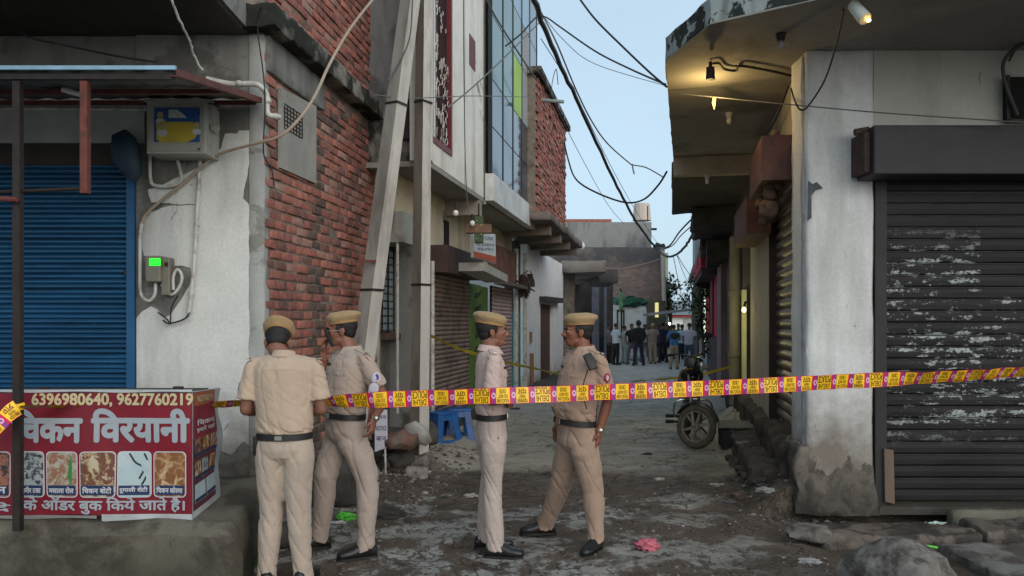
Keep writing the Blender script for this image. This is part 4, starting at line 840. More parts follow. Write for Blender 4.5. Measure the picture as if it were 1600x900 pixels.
# lane side: wall over the side shutter, shutter, housing boxes, pillar, lit doorway
ts0, ts1 = TR(1250), TR(1206); tp = TR(1176); tz = (15.8-7.1)/RB.u.y
side_wall = wall_mat('side_wall', (.46, .41, .33), (.28, .25, .2), (.65, .7), 1.5, stain=(.25, .21, .16))
b = MB(); lbox(b, RB, ts0, tp, .0, .3, 3.2, 4.09); lbox(b, RB, ts1, tp, -.03, .3, 0, 3.2); b.build('side_wall', side_wall, rbd)
shutter(rbd, RB.w(ts1, .06), RB.w(ts0, .06), .56, 3.1, .118, ochre_slat, -RN, .02, label='narrow side shutter with rusty brown slats')
for a_ in (ts0, ts1-.05): b = MB(); lbox(b, RB, a_, a_+.055, -.035, .08, .3, 3.2); b.build('side_rail', M_('rail_rust', (.04, .022, .018), .7, .3, 6), rbd)
rbx = M_('rust_housing', (.115, .042, .026), .65, .35, 5, bump=.35, dirt=(.07, .03, .018), dsc=5)
b = MB(); lbox(b, RB, ts0+.02, ts0+1.25, -.34, -.04, 3.02, 3.44); b.build('side_housing', rbx, rbd)
b = MB(); lbox(b, RB, ts1-.3, ts1+1.6, -.32, -.04, 2.72, 3.16); b.build('side_housing', rbx, rbd)
random.seed(21); rgs = thing('rag_bundle', (0, 0, 0), 0, 'bundle of brown rags stuffed round the rusty side housing', 'rags')
for k in range(12):
    b = MB(); p = RB.w(ts0+.15+random.uniform(0, .9), -.15-random.uniform(0, .12), 2.86+random.uniform(-.12, .18)); s = random.uniform(.03, .09); stones(b, p, s, k, (1, .7, 1), 2); b.build('rag', M_('rags_brown', (.12, .07, .045), .9, .6, 9, bump=.4), rgs, smooth=2)
for k in range(6):
    b = MB(); p = RB.w(ts0+.1+random.uniform(0, .5), -.2, 3.46); stones(b, p+Vector((0, 0, random.uniform(0, .03))), random.uniform(.02, .045), k+30, (1, 1, 1), 1); b.build('rag', M_('rags_brown', (.12, .07, .045)), rgs, smooth=2)
b = MB(); lbox(b, RB, ts0, tz, -.28, .2, 0, .5); 
rough_box('side_plinth', ts0-.1, tz, -.16, .1, 0, .54, wall_mat('plinth_brown', (.1, .078, .06), (.04, .034, .028), (.42, .55), 4), rbd, .12, .05, 3, .05, M=LM(RB))
rough_box('side_step', ts0+.3, ts1+1.2, -.42, -.1, 0, .27, M_('step_dark', (.075, .062, .05), .95, .4, 4, bump=.8, bs=30, dirt=(.035, .03, .025), dsc=4), rbd, .06, .06, 6, .02, M=LM(RB))
# doorway and its leaf, the yellow doorway light put into the leaf's colour
dk = M_('dark_side_wall', (.11, .095, .08), .9, .35, 2, bump=.4, dirt=(.05, .045, .04), dsc=1.5)
tdo = TR(1164)
b = MB(); lbox(b, RB, tp, tz, .9, 1.0, 0, 4.0); lbox(b, RB, tp, tdo, -.03, .9, 3.0, 4.0); lbox(b, RB, tdo, tz, -.03, .9, 0, 4.0); b.build('lane_wall', dk, rbd)
b = MB(); lbox(b, RB, tdo-.3, tdo-.05, -.06, .0, .5, 2.2); b.build('doorway_leaf', M_('leaf_lit_yellow', (.55, .55, .3), .7, .1, 3, bump=.1), rbd)
# ---------------------------------------------------------------- right row farther down the lane
def lampobj(name, typ, loc, energy, color, **k):
    l = bpy.data.lights.new(name, typ); l.energy = energy; l.color = color
    for a, v in k.items(): setattr(l, a, v)
    o = bpy.data.objects.new(name, l); COL.objects.link(o); o.location = loc; return o
# bulb that lights the doorway and the lane floor
p = RB.w(TR(1167, -.12), -.16, RB.z(484, TR(1167, -.12), -.12))
db = thing('doorway_bulb', p, 0, 'tiny lit bulb at the top of the door leaf tinted with yellow light', 'light bulb')
b = MB(); b.ell((0, 0, 0), .035, .035, .045, n=10, m=8); b.build('glass', M_('lit_bulb', (1, .95, .8), .4, 0, bump=0, emit=(1, .9, .6, .9)), db, smooth=True)
b = MB(); b.cyl((0, 0, .04), (.03, .02, .12), .018); b.build('holder', iron, db)
lampobj('doorway_light', 'POINT', RB.w(TR(1158, -.12), -.6, p.z-.1), 9, (1, .86, .38), shadow_soft_size=.06)
# canopy lamp in its dark can
pc = W(1110, 114, 7.25)
cl = thing('canopy_lamp', pc, 0, 'dark can shaped lamp glowing warm yellow under the right canopy', 'lamp')
b = MB(); b.cyl((0, 0, -.06), (0, 0, .05), .042, .036, 16, caps=True); b.cyl((0, 0, .05), (0, 0, .1), .015); b.build('can', iron, cl, smooth=True)
b = MB(); b.ell((0, .055, 0), .02, .02, .03, n=10, m=8); b.build('bulb', M_('lit_warm', (1, .8, .4), .4, 0, bump=0, emit=(1, .72, .25, 5)), cl, smooth=True)
lampobj('canopy_light', 'POINT', pc+Vector((.12, .62, -.10)), 9, (1, .68, .26), shadow_soft_size=.03)
b = MB(); b.tube([W(x_, y_, (2.37)*FPX/(HY-y_)) for x_, y_ in ((1109, 101), (1123, 99), (1132, 108), (1150, 110), (1157, 103), (1200, 110), (1243, 120))], .012); b.build('lamp_cord', black, label='black cord feeding the glowing canopy lamp', cat='cable')
# white spot lamp on a bracket
sp = thing('spot_lamp', (0, 0, 0), 0, 'white cylindrical spot lamp tilted down under the canopy edge', 'lamp')
a, c_ = W(1333, 8, 6.0), W(1351, 29, 5.9); b = MB(); b.cyl(a, c_, .042, .05, 18); b.build('can', M_('lamp_white', (.5, .52, .47), .4, .05, bump=0), sp, smooth=True)
b = MB(); dd = (c_-a).normalized(); b.cyl(c_, c_+dd*.01, .046, .046, 18); b.build('lens', M_('lamp_lens', (.7, .6, .4), .2, 0, bump=0), sp)
b = MB(); b.ell(c_+dd*.012+Vector((.02, -.01, -.01)), .016, .016, .012, n=10, m=6); b.build('bulb', M_('lit_warm', (1, .8, .4)), sp)
b = MB(); b.tube([a, W(1332, -2, 6.0), W(1336, -20, 6.1)], .012); b.build('bracket', pvc, sp)
b = MB(); b.tube([W(1318, 15, 6.1), W(1309, 60, 6.5), W(1290, 122, 6.9), W(1265, 163, 7.05), W(1252, 172, 7.0), W(1243, 160, 7.1), W(1236, 138, 7.3)], .008); b.build('drop_wire', black, label='black wire hanging in a loop from the spot lamp to the column', cat='wire')
b = MB(); b.tube([W(1232, 135, 7.6), W(1215, 180, 8.4), W(1195, 215, 9.3)], .01); b.build('wall_wire', black, label='black wire slanting along the ceiling edge to the side housing', cat='wire')
b = MB(); b.tube([W(1060, 146, 8.2), W(1110, 151, 8.0), W(1180, 158, 7.6), W(1262, 166, 7.0), W(1400, 178, 6.7), W(1610, 192, 6.6)], .006, n=5); b.build('cross_wire', grey_cable, label='thin wire strung level above the black shutter housing', cat='wire')
b = MB(); b.prism([W(1114, 152, 8), W(1119, 153, 8), W(1118, 163, 8), W(1116, 171, 8), W(1113, 162, 8)], (0, .01, 0)); b.build('tied_rag', M_('rag_pale', (.5, .4, .22), .8, .2, 9), label='small rag knotted on the wire below the canopy lamp', cat='rag')
for i, (px_, py_, d_, z_, lab) in enumerate(((1220, 62, 7.0, 4.08, 'clear bulb in a dark ceiling holder near the column'), (1139, 183, 8.6+.4, 4.08, 'white bulb holder on the ceiling behind the glowing lamp'), (1105, 279, 12.9, 3.82, 'white bulb holder under the lower far canopy slab'))):
    p = W(px_, py_, (z_-.05-CAMZ)*FPX/(HY-py_)); p.z = z_-.0
    o = thing('ceiling_bulb', p, 0, lab, 'light bulb', 'unlit bulb holders under the right canopy'); b = MB(); b.cyl((0, 0, -.06), (0, 0, 0), .03, .045); b.build('holder', iron if i == 0 else pvc, o); b = MB(); b.ell((0, 0, -.09), .03, .03, .042, n=12, m=8); b.build('glass', M_('bulb_grey', (.25, .25, .24), .2, .1, bump=0) if i == 0 else M_('bulb_glass', (.6, .6, .6)), o, smooth=True)
b = MB(); b.tube([W(1600, 68, 6.9), W(1585, 76, 6.95), W(1568, 98, 7.0), W(1571, 130, 7.0), W(1590, 180, 7.0)], .016, n=6); b.tube([W(1610, 64, 6.9), W(1590, 74, 6.95), W(1576, 96, 7.0)], .011, n=6); b.build('bent_pipe', M_('pipe_dark', (.06, .06, .06), .6, .2, 5), label='dark bent conduit beside the little window at the right edge', cat='pipe')
b = MB(); b.prism([W(1263, 282, 7.08), W(1270, 288, 7.08), W(1276, 284, 7.08), W(1286, 294, 7.08), W(1275, 297, 7.08), W(1268, 305, 7.08), W(1268, 340, 7.08), W(1262, 345, 7.08)], (0, .006, 0)); b.build('plaster_chip', M_('chip_dark', (.08, .09, .1), .9, .2, 9, bump=.3), rbd)

random.seed(31)
r2 = thing('dark_terrace_building', (0, 0, 0), 0, 'dark weathered house with broken eaves and drainpipes after the lit doorway', 'building')
ta, tb = (15.85-7.1)/RB.u.y, TR(1135)
b = MB(); lbox(b, RB, ta, tb, .0, 3, 0, 4.3); b.build('wall', dk, r2)
b = MB(); lbox(b, RB, ta+.15, ta+.9, -.02, .0, .2, 2.9); b.build('wall_panel', M_('panel_grey', (.2, .18, .155), .9, .3, 3), r2)
pz = TR(1151, -.12); b = MB(); b.cyl(RB.w(pz, -.14, .3), RB.w(pz, -.14, 3.1), .1, n=12)
for z_ in (1.1, 2.1): b.cyl(RB.w(pz, -.14, z_), RB.w(pz, -.14, z_+.1), .12, n=12)
b.build('down_pipe', M_('pipe_olive', (.17, .16, .12), .7, .25, 4, bump=.1), r2, smooth=True)
for k in range(5):
    t_ = ta-1.2+k*1.35; z_ = 3.55-.12*k+random.uniform(-.1, .1)
    rough_box('eave_slab', t_, t_+1.5, -.72+random.uniform(-.1, .1)+k*.06, .3, z_, z_+.28+random.uniform(0, .25), M_('eave_dark', (.05, .045, .042), .9, .4, 2, bump=.6), r2, .2, .07, 2.5, .03, M=LM(RB))
b = MB()
for k in range(7): 
    t_ = ta+k*.8; lbox(b, RB, t_, t_+.35, -.5+.03*k, -.1, 2.95, 3.3)
b.build('eave_brackets', M_('eave_dark', (.05, .045, .042)), r2, kind='stuff')
r3 = thing('pink_house', (0, 0, 0), 0, 'bright pink painted house with a jutting pink balcony band on the right', 'house')
ta, tb = TR(1135), TR(1108); pk = wall_mat('pink_paint', (.5, .04, .08), (.32, .03, .06), (.6, .68), 1.2, stain=(.25, .03, .05))
b = MB(); lbox(b, RB, ta, ta+1.6, -.12, 3, 0, 4.0); b.build('side_pier', M_('pier_mauve', (.2, .15, .16), .9, .3, 2, bump=.2), r3)
b = MB(); lbox(b, RB, ta+1.6, tb, -.1, 3, 1.3, 4.6); b.build('wall', pk, r3)
b = MB(); lbox(b, RB, ta+1.6, tb, -.08, 2.9, 0, 1.28); b.build('base', M_('base_dark', (.06, .045, .045), .9, .3, 2), r3)
b = MB(); lbox(b, RB, ta+1.8, tb+.5, -.5, -.11, 3.0, 3.5); b.build('balcony', pk, r3)
b = MB(); lbox(b, RB, ta+1.8, tb+.5, -.48, -.11, 2.84, 2.99); b.build('balcony_slab', M_('eave_dark', (.05, .045, .042)), r3)
b = MB(); q = ta+3.5; lbox(b, RB, q, q+1.1, -.14, -.1, 1.3, 3.0); b.build('door', M_('door_dark_red', (.12, .02, .03), .7, .2), r3)
r4 = thing('blue_grey_house', (0, 0, 0), 0, 'tall pale blue grey house beyond the pink balcony', 'house')
ta, tb = TR(1108)+.6, TR(1094); b = MB(); lbox(b, RB, ta, tb, -.05, 3, 0, 6.2); b.build('wall', wall_mat('pale_blue', (.36, .41, .46), (.25, .27, .3), (.6, .68), .7, stain=(.2, .21, .22)), r4)
b = MB(); lbox(b, RB, ta-.1, tb, -.5, -.05, 3.4, 3.6); b.build('slab', cement, r4)
b = MB(); lbox(b, RB, ta+1, ta+1.5, -.1, -.05, 1, 2.8); b.build('lit_gap', M_('lit_window', (.9, .9, .6), .5, 0, bump=0, emit=(.9, 1, .7, .7)), r4)
r5 = thing('far_right_house', (0, 0, 0), 0, 'dark far house with pale upper wall at the right end of the lane', 'house')
b = MB(); lbox(b, RB, tb+.5, tb+12, -.1, 3, 0, 3.6); b.build('wall', dk, r5)
b = MB(); lbox(b, RB, tb+.5, tb+5, -.2, 3, 3.9, 6.8); b.build('upper_wall', wall_mat('pale_far', (.4, .42, .42), (.25, .25, .25), (.6, .68), .7), r5)
b = MB(); lbox(b, RB, tb+.4, tb+5, -.4, 3, 3.62, 3.88); b.build('slab', cement, r5)

# foliage: leafy clumps made of many small leaf faces
def leaves(name, centre, rad, n, size, mats, parent=None, seed=0, **k):
    random.seed(seed); b = MB(); cs_ = [Vector((random.gauss(0, .5), random.gauss(0, .5), random.gauss(0, .5))) for _ in range(14)]
    for i in range(n):
        c = random.choice(cs_)+Vector((random.gauss(0, .25), random.gauss(0, .25), random.gauss(0, .22)))
        p = Vector(centre)+Vector((c.x*rad[0], c.y*rad[1], c.z*rad[2])); d = Vector([random.gauss(0, 1) for _ in range(3)]).normalized(); e = d.cross(Vector([random.gauss(0, 1) for _ in range(3)])).normalized(); s = size*random.uniform(.6, 1.4)
        b.cur = random.randrange(len(mats)); b.add([p-d*s, p+e*s*.4, p+d*s, p-e*s*.4], [(0, 1, 2, 3)])
    return b.build(name, mats, parent, **k)
lf = [M_('leaf_dark', (.02, .04, .018), .7, .3, 6, bump=0), M_('leaf_mid', (.035, .07, .025), .7, .3, 6, bump=0), M_('leaf_light', (.06, .1, .035), .7, .3, 6, bump=0)]
pt = thing('balcony_creeper', RB.w(TR(1100), -1.3, 3.6), 0, 'dark creeper hanging beside the pink balcony', 'plant')
pp = W(1094, 448, 24); leaves('foliage', pp-pt.location, (.4, .4, .65), 900, .06, lf, pt, 3); leaves('foliage', W(1098, 505, 24)-pt.location, (.22, .3, .8), 500, .06, lf[:2], pt, 4)
b = MB(); b.tube([W(1090, 440, 24)-pt.location, W(1094, 480, 24)-pt.location, W(1100, 560, 24)-pt.location], .05); b.build('stem', wood, pt)
ft = thing('far_tree', W(1046, 540, 42), 0, 'small dark round tree beside the distant white house', 'tree')
leaves('crown', W(1048, 466, 42)-ft.location, (.55, .6, .9), 700, .12, lf, ft, 5); b = MB(); b.cyl(W(1047, 545, 42)-ft.location, W(1048, 470, 42)-ft.location, .12, .07); b.build('trunk', wood, ft)

# ---------------------------------------------------------------- overhead cables
def cable(pts, r, mat, label, n=6, sub=7, jit=0):
    b = MB(); b.tube([W(*p) for p in pts], r, n=n, sub=sub, jit=jit); return b.build('overhead_cable', mat, smooth=True, label=label, cat='cable', group='cables over the lane')
cable([(826, -60, 8.5), (835, 0, 9.5), (862, 70, 11), (905, 165, 14), (955, 272, 18), (990, 340, 22), (1020, 382, 26), (1040, 400, 25), (1056, 398, 24), (1072, 383, 22), (1085, 360, 20)], .034, black, 'thick black cable running down the sky from the top into the far bundle', 8, 8, .012)
cable([(790, 72, 10), (815, 52, 10.5), (838, 27, 11), (853, 27, 11), (875, 42, 10.5), (930, 80, 9.5), (985, 108, 8.6), (1040, 132, 7.6)], .011, black, 'thin black cable crossing from the white building to the right canopy')
cable([(900, -10, 8), (930, 30, 8), (975, 75, 7.8), (1015, 113, 7.7), (1042, 136, 7.5)], .010, black, 'straight dark cable dropping to the right canopy corner')
cable([(846, 20, 12), (870, 68, 12), (900, 140, 13), (925, 190, 14), (950, 225, 15), (985, 256, 17), (990, 258, 17), (1010, 262, 17), (1035, 276, 16)], .013, grey_cable, 'grey cable with a knot near the middle of the sky')
cable([(988, 256, 17), (989, 264, 17), (991, 272, 17)], .016, grey_cable, 'short wire end dangling from the knot in the sky')
cable([(880, 215, 19), (888, 250, 18), (900, 280, 17), (930, 300, 16.5), (975, 316, 16), (1005, 312, 15.5), (1028, 290, 15), (1042, 268, 14.5)], .018, black, 'slack black cable bowing low between brick storey and right canopy')
cable([(838, 10, 12), (880, 62, 13), (930, 100, 14), (1040, 134, 14)], .006, grey_cable, 'faint thin line slanting above the black crossing cable')
cable([(840, 110, 14), (858, 140, 15), (880, 190, 17), (915, 258, 20), (950, 320, 24), (975, 350, 28)], .008, grey_cable, 'faint grey line running parallel left of the thick cable')
cable([(845, 60, 13), (900, 150, 16), (960, 270, 20), (1000, 340, 27), (1030, 384, 32)], .008, grey_cable, 'faint grey line hugging the thick cable')
cable([(862, 148, 16), (863, 128, 16), (869, 108, 15.5), (872, 132, 16)], .008, grey_cable, 'small looped wire beside the spout pipe')
cable([(1085, 338, 22), (1062, 362, 24), (1046, 384, 26), (1030, 388, 28)], .025, black, 'upper cable of the far bundle by the dark eaves')
cable([(1084, 350, 22), (1064, 368, 24), (1050, 384, 26), (1030, 392, 29)], .016, black, 'second cable of the far bundle by the dark eaves')
cable([(1058, 398, 24), (1068, 415, 26), (1085, 440, 30)], .012, grey_cable, 'loose strand falling right of the cable bundle')
cable([(1052, 400, 26), (1058, 430, 30), (1066, 470, 40)], .012, grey_cable, 'loose strand falling straight below the cable bundle')
cable([(1058, 400, 26), (1075, 440, 32), (1100, 466, 40)], .010, grey_cable, 'thin strand slanting down to the far right house')
cable([(900, 412, 27), (960, 420, 28), (1000, 414, 29), (1034, 404, 30)], .02, M_('pale_cable', (.25, .18, .16), .7, .1, bump=0), 'pale cable sagging across the far brick building')
cable([(700, 168, 8.6), (740, 135, 9.5), (790, 88, 11), (850, 28, 12.5)], .009, grey_cable, 'grey cable rising from the maroon window to the glass building')
cable([(645, -10, 8), (640, 60, 8.1), (618, 108, 8.2), (606, 124, 8.2)], .008, grey_cable, 'thin wire draped over the leaning pole')
cable([(583, 148, 8.1), (650, 153, 8.5), (740, 150, 9.6), (838, 152, 12)], .005, grey_cable, 'hairline wire crossing the poles and white facade')
cable([(724, -10, 9), (725, 120, 9.4), (727, 250, 9.8), (731, 330, 10)], .006, grey_cable, 'thin wire hanging down the white facade joint')
cable([(755, -10, 9.5), (780, 36, 10), (815, 90, 11), (838, 125, 12)], .012, grey_cable, 'cable running down across the glass panes')
cable([(640, 60, 8.8), (632, 100, 8.9), (622, 140, 9)], .01, maroon, 'short dark red wire beside the leaning pole')
cable([(408, 10, 6.3), (402, 40, 6.35), (412, 120, 6.35), (414, 170, 6.35), (412, 240, 6.35), (424, 262, 6.4), (428, 290, 6.4)], .006, black, 'thin black wire trailing down the shop corner and bricks')

# ---------------------------------------------------------------- shop step and banner stall
step = rough_box('shop_step', -6.5, -1.66, 4.9, 6.52, -.3, .45, wall_mat('step_concrete', (.15, .135, .105), (.07, .06, .045), (.46, .56), 2.2, grime=(.035, .034, .022), gz=(.0, .42), stain=(.06, .055, .04)), None, .07, .03, 2.2, .07)
for v in step.data.vertices:
    if v.co.x > -2.1: 
        k = min(1, (v.co.x+2.1)/.44); v.co.x -= k*max(0, (v.co.y-4.9)*.17)+k*.07*mnoise.noise(Vector((v.co.y*3, v.co.z*4, 1)))+k*max(0, (4.98-v.co.y))*.5+k*k*max(0, .2-(v.co.z))*(-.12)
step['label'] = 'rough grey concrete shop step under the banner stall'; step['category'] = 'step'
st_ = thing('banner_stall', (0, 0, 0), 0, 'food stall counter wrapped in a red banner with menu pictures and phone numbers', 'stall')
YB = 5.0
def XB(px, d=YB): return (px-CX)/FPX*d
def ZB(py, d=YB): return CAMZ-(py-HY)/FPX*d
flex = M_('banner_red', (.185, .009, .02), .42, .22, 2.2, bump=.12, bs=18, dirt=(.15, .01, .02), dsc=2); flexw = M_('banner_white', (.42, .45, .46), .45, .1, 4, bump=.08, dirt=(.3, .31, .3), dsc=3)
xr0, xr1, zb_, zt_ = XB(-70), XB(301), ZB(812), ZB(611)
b = MB(); b.box(xr0, xr1-.13, YB+.02, 5.6, .46, zt_-.03); b.build('counter', M_('counter_dark', (.05, .04, .035), .8, .2, 4), st_)
def wav(x, z): return .006*math.sin(x*9+z*4)+.01*mnoise.noise(Vector((x*3, z*3, 4)))
def banner_sheet(name, x0, x1, z0, z1, y, mat, nx=60, nz=14, ext=.0):
    b = MB(); b.add([(x0+(x1-x0)*i/nx, y+wav(x0+(x1-x0)*i/nx, z0+(z1-z0)*j/nz), z0+(z1-z0)*j/nz+(.004*math.sin((x0+(x1-x0)*i/nx)*11) if j in (0,) else 0)) for j in range(nz+1) for i in range(nx+1)], [(j*(nx+1)+i, j*(nx+1)+i+1, (j+1)*(nx+1)+i+1, (j+1)*(nx+1)+i) for j in range(nz) for i in range(nx)])
    return b.build(name, mat, st_, smooth=2)
banner_sheet('banner', xr0, xr1, zb_+.03, zt_-.012, YB-.002, flex)
banner_sheet('banner_hem', XB(160), xr1+.0, ZB(814), ZB(803), YB-.004, flexw, 30, 2)
banner_sheet('banner_hem', xr0, XB(152), ZB(810), ZB(805), YB-.004, M_('hem_grey', (.2, .19, .18), .6, .2), 30, 2)
banner_sheet('banner_top_hem', xr0, xr1, ZB(612.5), ZB(608.5), YB-.006, flexw, 40, 1)
for k, (a, c_) in enumerate(((60, 608), (270, 607))):
    b = MB(); b.box(XB(a), XB(a+14), YB, YB+.03, ZB(c_+3), ZB(c_-3)); b.build('hook', iron, st_)
def drape(o, off):                                     # seat flat print on the wavy banner
    k = YB if min(v.co.y for v in o.data.vertices) > 4 else 0
    for v in o.data.vertices: v.co.y = YB+wav(v.co.x, v.co.z)-off+(v.co.y-k if abs(v.co.y-k) < .003 else 0)
    return o
num = M_('print_cream', (.5, .43, .25), .5, .1, bump=0); prw = M_('print_white', (.31, .35, .38), .5, .08, bump=0); navy = M_('print_navy', (.012, .03, .09), .5, .1, bump=0); pw2 = M_('print_white_small', (.5, .5, .52), .5, .05, bump=0)
red_on = M_('banner_red', (.235, .012, .028))
drape(put_text('lettering', '6396980640, 9627760219', XB(50), XB(303), ZB(636), ZB(614), num, st_, (0, YB, 0), bold=.035), .008)
drape(put_text('lettering', 'िचकन', XB(17), XB(131), ZB(692), ZB(638), prw, st_, (0, YB, 0), bold=.045), .008)
drape(put_text('lettering', 'िवरयानी', XB(143), XB(298), ZB(692), ZB(638), prw, st_, (0, YB, 0), bold=.045), .008)
drape(put_text('lettering', 'के ऑडर बुक िकये जाते है।', XB(36), XB(290), ZB(803), ZB(776), prw, st_, (0, YB, 0), bold=.03), .008)
drape(put_text('lettering', 'दे', XB(-8), XB(18), ZB(799), ZB(784), prw, st_, (0, YB, 0), bold=.03), .008)
def rrect(x0, x1, z0, z1, r, y, n=5):
    out = []
    for cx, cz, a0 in ((x1-r, z1-r, 0), (x0+r, z1-r, 90), (x0+r, z0+r, 180), (x1-r, z0+r, 270)):
        for k in range(n+1): a = R(a0+90*k/n); out.append((cx+r*math.cos(a), y, cz+r*math.sin(a)))
    return out
def food(name, cs, sc, seed):                          # a printed dish: blotches of the dish's colours
    m, t = newmat(name, .5); n1 = t.noise(sc, 6, .6, loc=(seed, 0, seed), dist=.8); v = t.n('TexVoronoi'); t.l(t.map(t.pos, (1, 1, 1), (seed, seed, 0)), v.inputs['Vector']); v.inputs['Scale'].default_value = sc*1.1
    c = t.mix(t.ramp(n1, .38, .5), cs[0], cs[1]); c = t.mix(t.ramp(t.noise(sc*.8, 4, .6, loc=(0, seed, 9), dist=.5), .52, .6), c, cs[2]); c = t.mix(t.ramp(v.outputs['Distance'], .0, .25, .75, 0), c, cs[1]); t.l(c, t.b.inputs['Base Color']); return m
foods = [food('dish_dark', ((.05, .04, .04), (.3, .12, .08), (.02, .02, .03)), 18, 1), food('dish_silver', ((.03, .03, .035), (.3, .33, .33), (.02, .03, .04)), 30, 2), food('dish_salad', ((.32, .3, .24), (.26, .12, .07), (.38, .36, .3)), 22, 3), food('dish_rice', ((.4, .3, .17), (.14, .05, .03), (.45, .38, .25)), 22, 4), food('dish_bread', ((.35, .45, .47), (.38, .48, .5), (.42, .5, .52)), 6, 5), food('dish_fried', ((.38, .22, .1), (.2, .08, .03), (.5, .36, .2)), 16, 6)]
caps = ['मटन', 'पनीर टका', 'मसाला राेल', 'िचकन बाेटी', 'रूमाली राेटी', 'िचकन काेरमा']
pics = [(-30, 18), (31, 70), (73, 123), (126, 182), (184, 237), (240, 292)]
for (a, c_), fm, cp in zip(pics, foods, caps):
    fr_ = MB(); fr_.add(rrect(XB(a), XB(c_), ZB(777), ZB(705), .028, 0), [tuple(range(24))]); fr_ = drape(fr_.build('picture_frame', pw2, st_), .0075)
    b = MB(); b.add(rrect(XB(a+1.6), XB(c_-1.6), ZB(775.4), ZB(706.6), .024, 0), [tuple(range(24))]); o = drape(b.build('dish_picture', fm, st_), .0095)
    b = MB(); b.box(XB(a+3), XB(c_-3), YB-.001, YB, ZB(773), ZB(758)); drape(b.build('caption_bar', navy, st_), .0115)
    drape(put_text('lettering', cp, XB(a+5), XB(c_-5), ZB(770), ZB(759.5), pw2, st_, (0, YB, 0), bold=.03), .0165)
b = MB(); b.prism([(XB(113), 0, ZB(760)), (XB(108), 0, ZB(745)), (XB(110), 0, ZB(722)), (XB(113), 0, ZB(710)), (XB(115), 0, ZB(730))], (0, -.0005, 0)); drape(b.build('chilli_print', M_('chilli_green', (.03, .2, .04), .5, .2), st_), .0112)
b = MB()
for pts in (((203, 708), (212, 722), (226, 731), (228, 745), (222, 757)), ((226, 708), (231, 722), (225, 735), (218, 748))):
    b.tube([(XB(x), 0, ZB(z)) for x, z in pts], .006, n=4)
drape(b.build('bread_print', M_('print_black', (.02, .025, .03), .5, .1), st_), .0112)
# side flap of the stall
sA, sB = Vector((xr1, YB-.004, 0)), Vector((XB(344, 5.66), 5.66, 0)); zt1, zb1 = ZB(606, 5.66), ZB(775, 5.66)
def side(u, v, off=0):                                 # u along the side, v up
    p = sA.lerp(sB, u); n_ = Vector((1, -.1, 0)); zb = (ZB(812))+(zb1-ZB(812))*u; zt = zt_+(zt1-zt_)*u; q = .012*math.sin(v*9+u*3)*u+.03*max(0, u-.75)*math.sin(v*14)
    return p+n_*(q+off)+Vector((0, 0, zb+(zt-zb)*v))
def sidep(name, u0, u1, v0, v1, mat, off, nu=8, nv=8):
    b = MB(); b.add([side(u0+(u1-u0)*i/nu, v0+(v1-v0)*j/nv, off) for j in range(nv+1) for i in range(nu+1)], [(j*(nu+1)+i, j*(nu+1)+i+1, (j+1)*(nu+1)+i+1, (j+1)*(nu+1)+i) for j in range(nv) for i in range(nu)]); return b.build(name, mat, st_, smooth=2)
sidep('side_banner', 0, 1, 0, 1, flexw, 0, 20, 40)
sidep('side_print', .02, .8, .6, .99, M_('side_red', (.2, .015, .03), .5, .3, 6), .003)
sidep('side_print', .02, .8, .88, .985, M_('side_orange', (.3, .09, .03), .5, .3, 14), .005)
sidep('side_print', .02, .8, .06, .6, M_('side_plum', (.1, .02, .035), .5, .3, 6), .003)
fs = [foods[0], foods[5], foods[2], foods[3], foods[1], foods[5], foods[4], foods[4], foods[2]]
k = 0
for r_ in range(3):
    for c_ in range(3 if r_ < 2 else 2):
        w_ = .25 if r_ < 2 else .38; sidep('dish_picture', .05+c_*(w_+.01), .05+c_*(w_+.01)+w_-.02, .62-.18*r_-.15, .62-.18*r_-.0, fs[k], .006, 3, 4); sidep('caption_bar', .06+c_*(w_+.01), .05+c_*(w_+.01)+w_-.03, .62-.18*r_-.145, .62-.18*r_-.115, navy, .008, 3, 2); k += 1
for v_, s_ in ((.91, '9627760219'), (.72, 'िचकन'), (.66, 'हमारे यहां')):
    a_, F_ = text_mesh(s_, .03); lo, hi = a_.min(0), a_.max(0); q = (a_-lo)/np.maximum(hi-lo, 1e-6)
    me = bpy.data.meshes.new('lettering'); me.from_pydata([tuple(side(.1+.6*x[0], v_+.05*x[1], .009)) for x in q], [], F_); me.materials.append(pw2 if v_ < .9 else num); link('lettering', me, st_)
b = MB(); b.add([side(.97, .72, .002), side(1.06, .7, .06), side(1.12, .64, .03), side(1.0, .6, .0), side(.98, .66, .05)], [(0, 1, 4), (1, 2, 4), (2, 3, 4)]); b.build('torn_corner', flexw, st_)
# ---------------------------------------------------------------- people
def remesh(mb, voxel, smooth=4, fac=.5):
    me = mb.mesh('tmp', [], False); o = bpy.data.objects.new('tmp', me); COL.objects.link(o)
    m_ = o.modifiers.new('r', 'REMESH'); m_.mode = 'VOXEL'; m_.voxel_size = voxel; m_.adaptivity = 0
    if smooth: q = o.modifiers.new('s', 'SMOOTH'); q.factor = fac; q.iterations = smooth
    dg = bpy.context.evaluated_depsgraph_get(); out = bpy.data.meshes.new_from_object(o.evaluated_get(dg)); COL.objects.unlink(o); bpy.data.objects.remove(o); bpy.data.meshes.remove(me)
    return out
def folds(me, fn):
    n = len(me.vertices); co = np.empty(n*3); me.vertices.foreach_get('co', co); co = co.reshape(-1, 3); no = np.empty(n*3); me.vertices.foreach_get('normal', no); no = no.reshape(-1, 3)
    d = np.array([fn(Vector(c)) for c in co]); me.vertices.foreach_set('co', (co+no*d[:, None]).ravel()); me.update()
def finish(me, name, mats, parent):
    me.name = name; me.materials.clear()
    for m_ in (mats if isinstance(mats, list) else [mats]): me.materials.append(m_)
    me.polygons.foreach_set('use_smooth', [True]*len(me.polygons)); return link(name, me, parent)
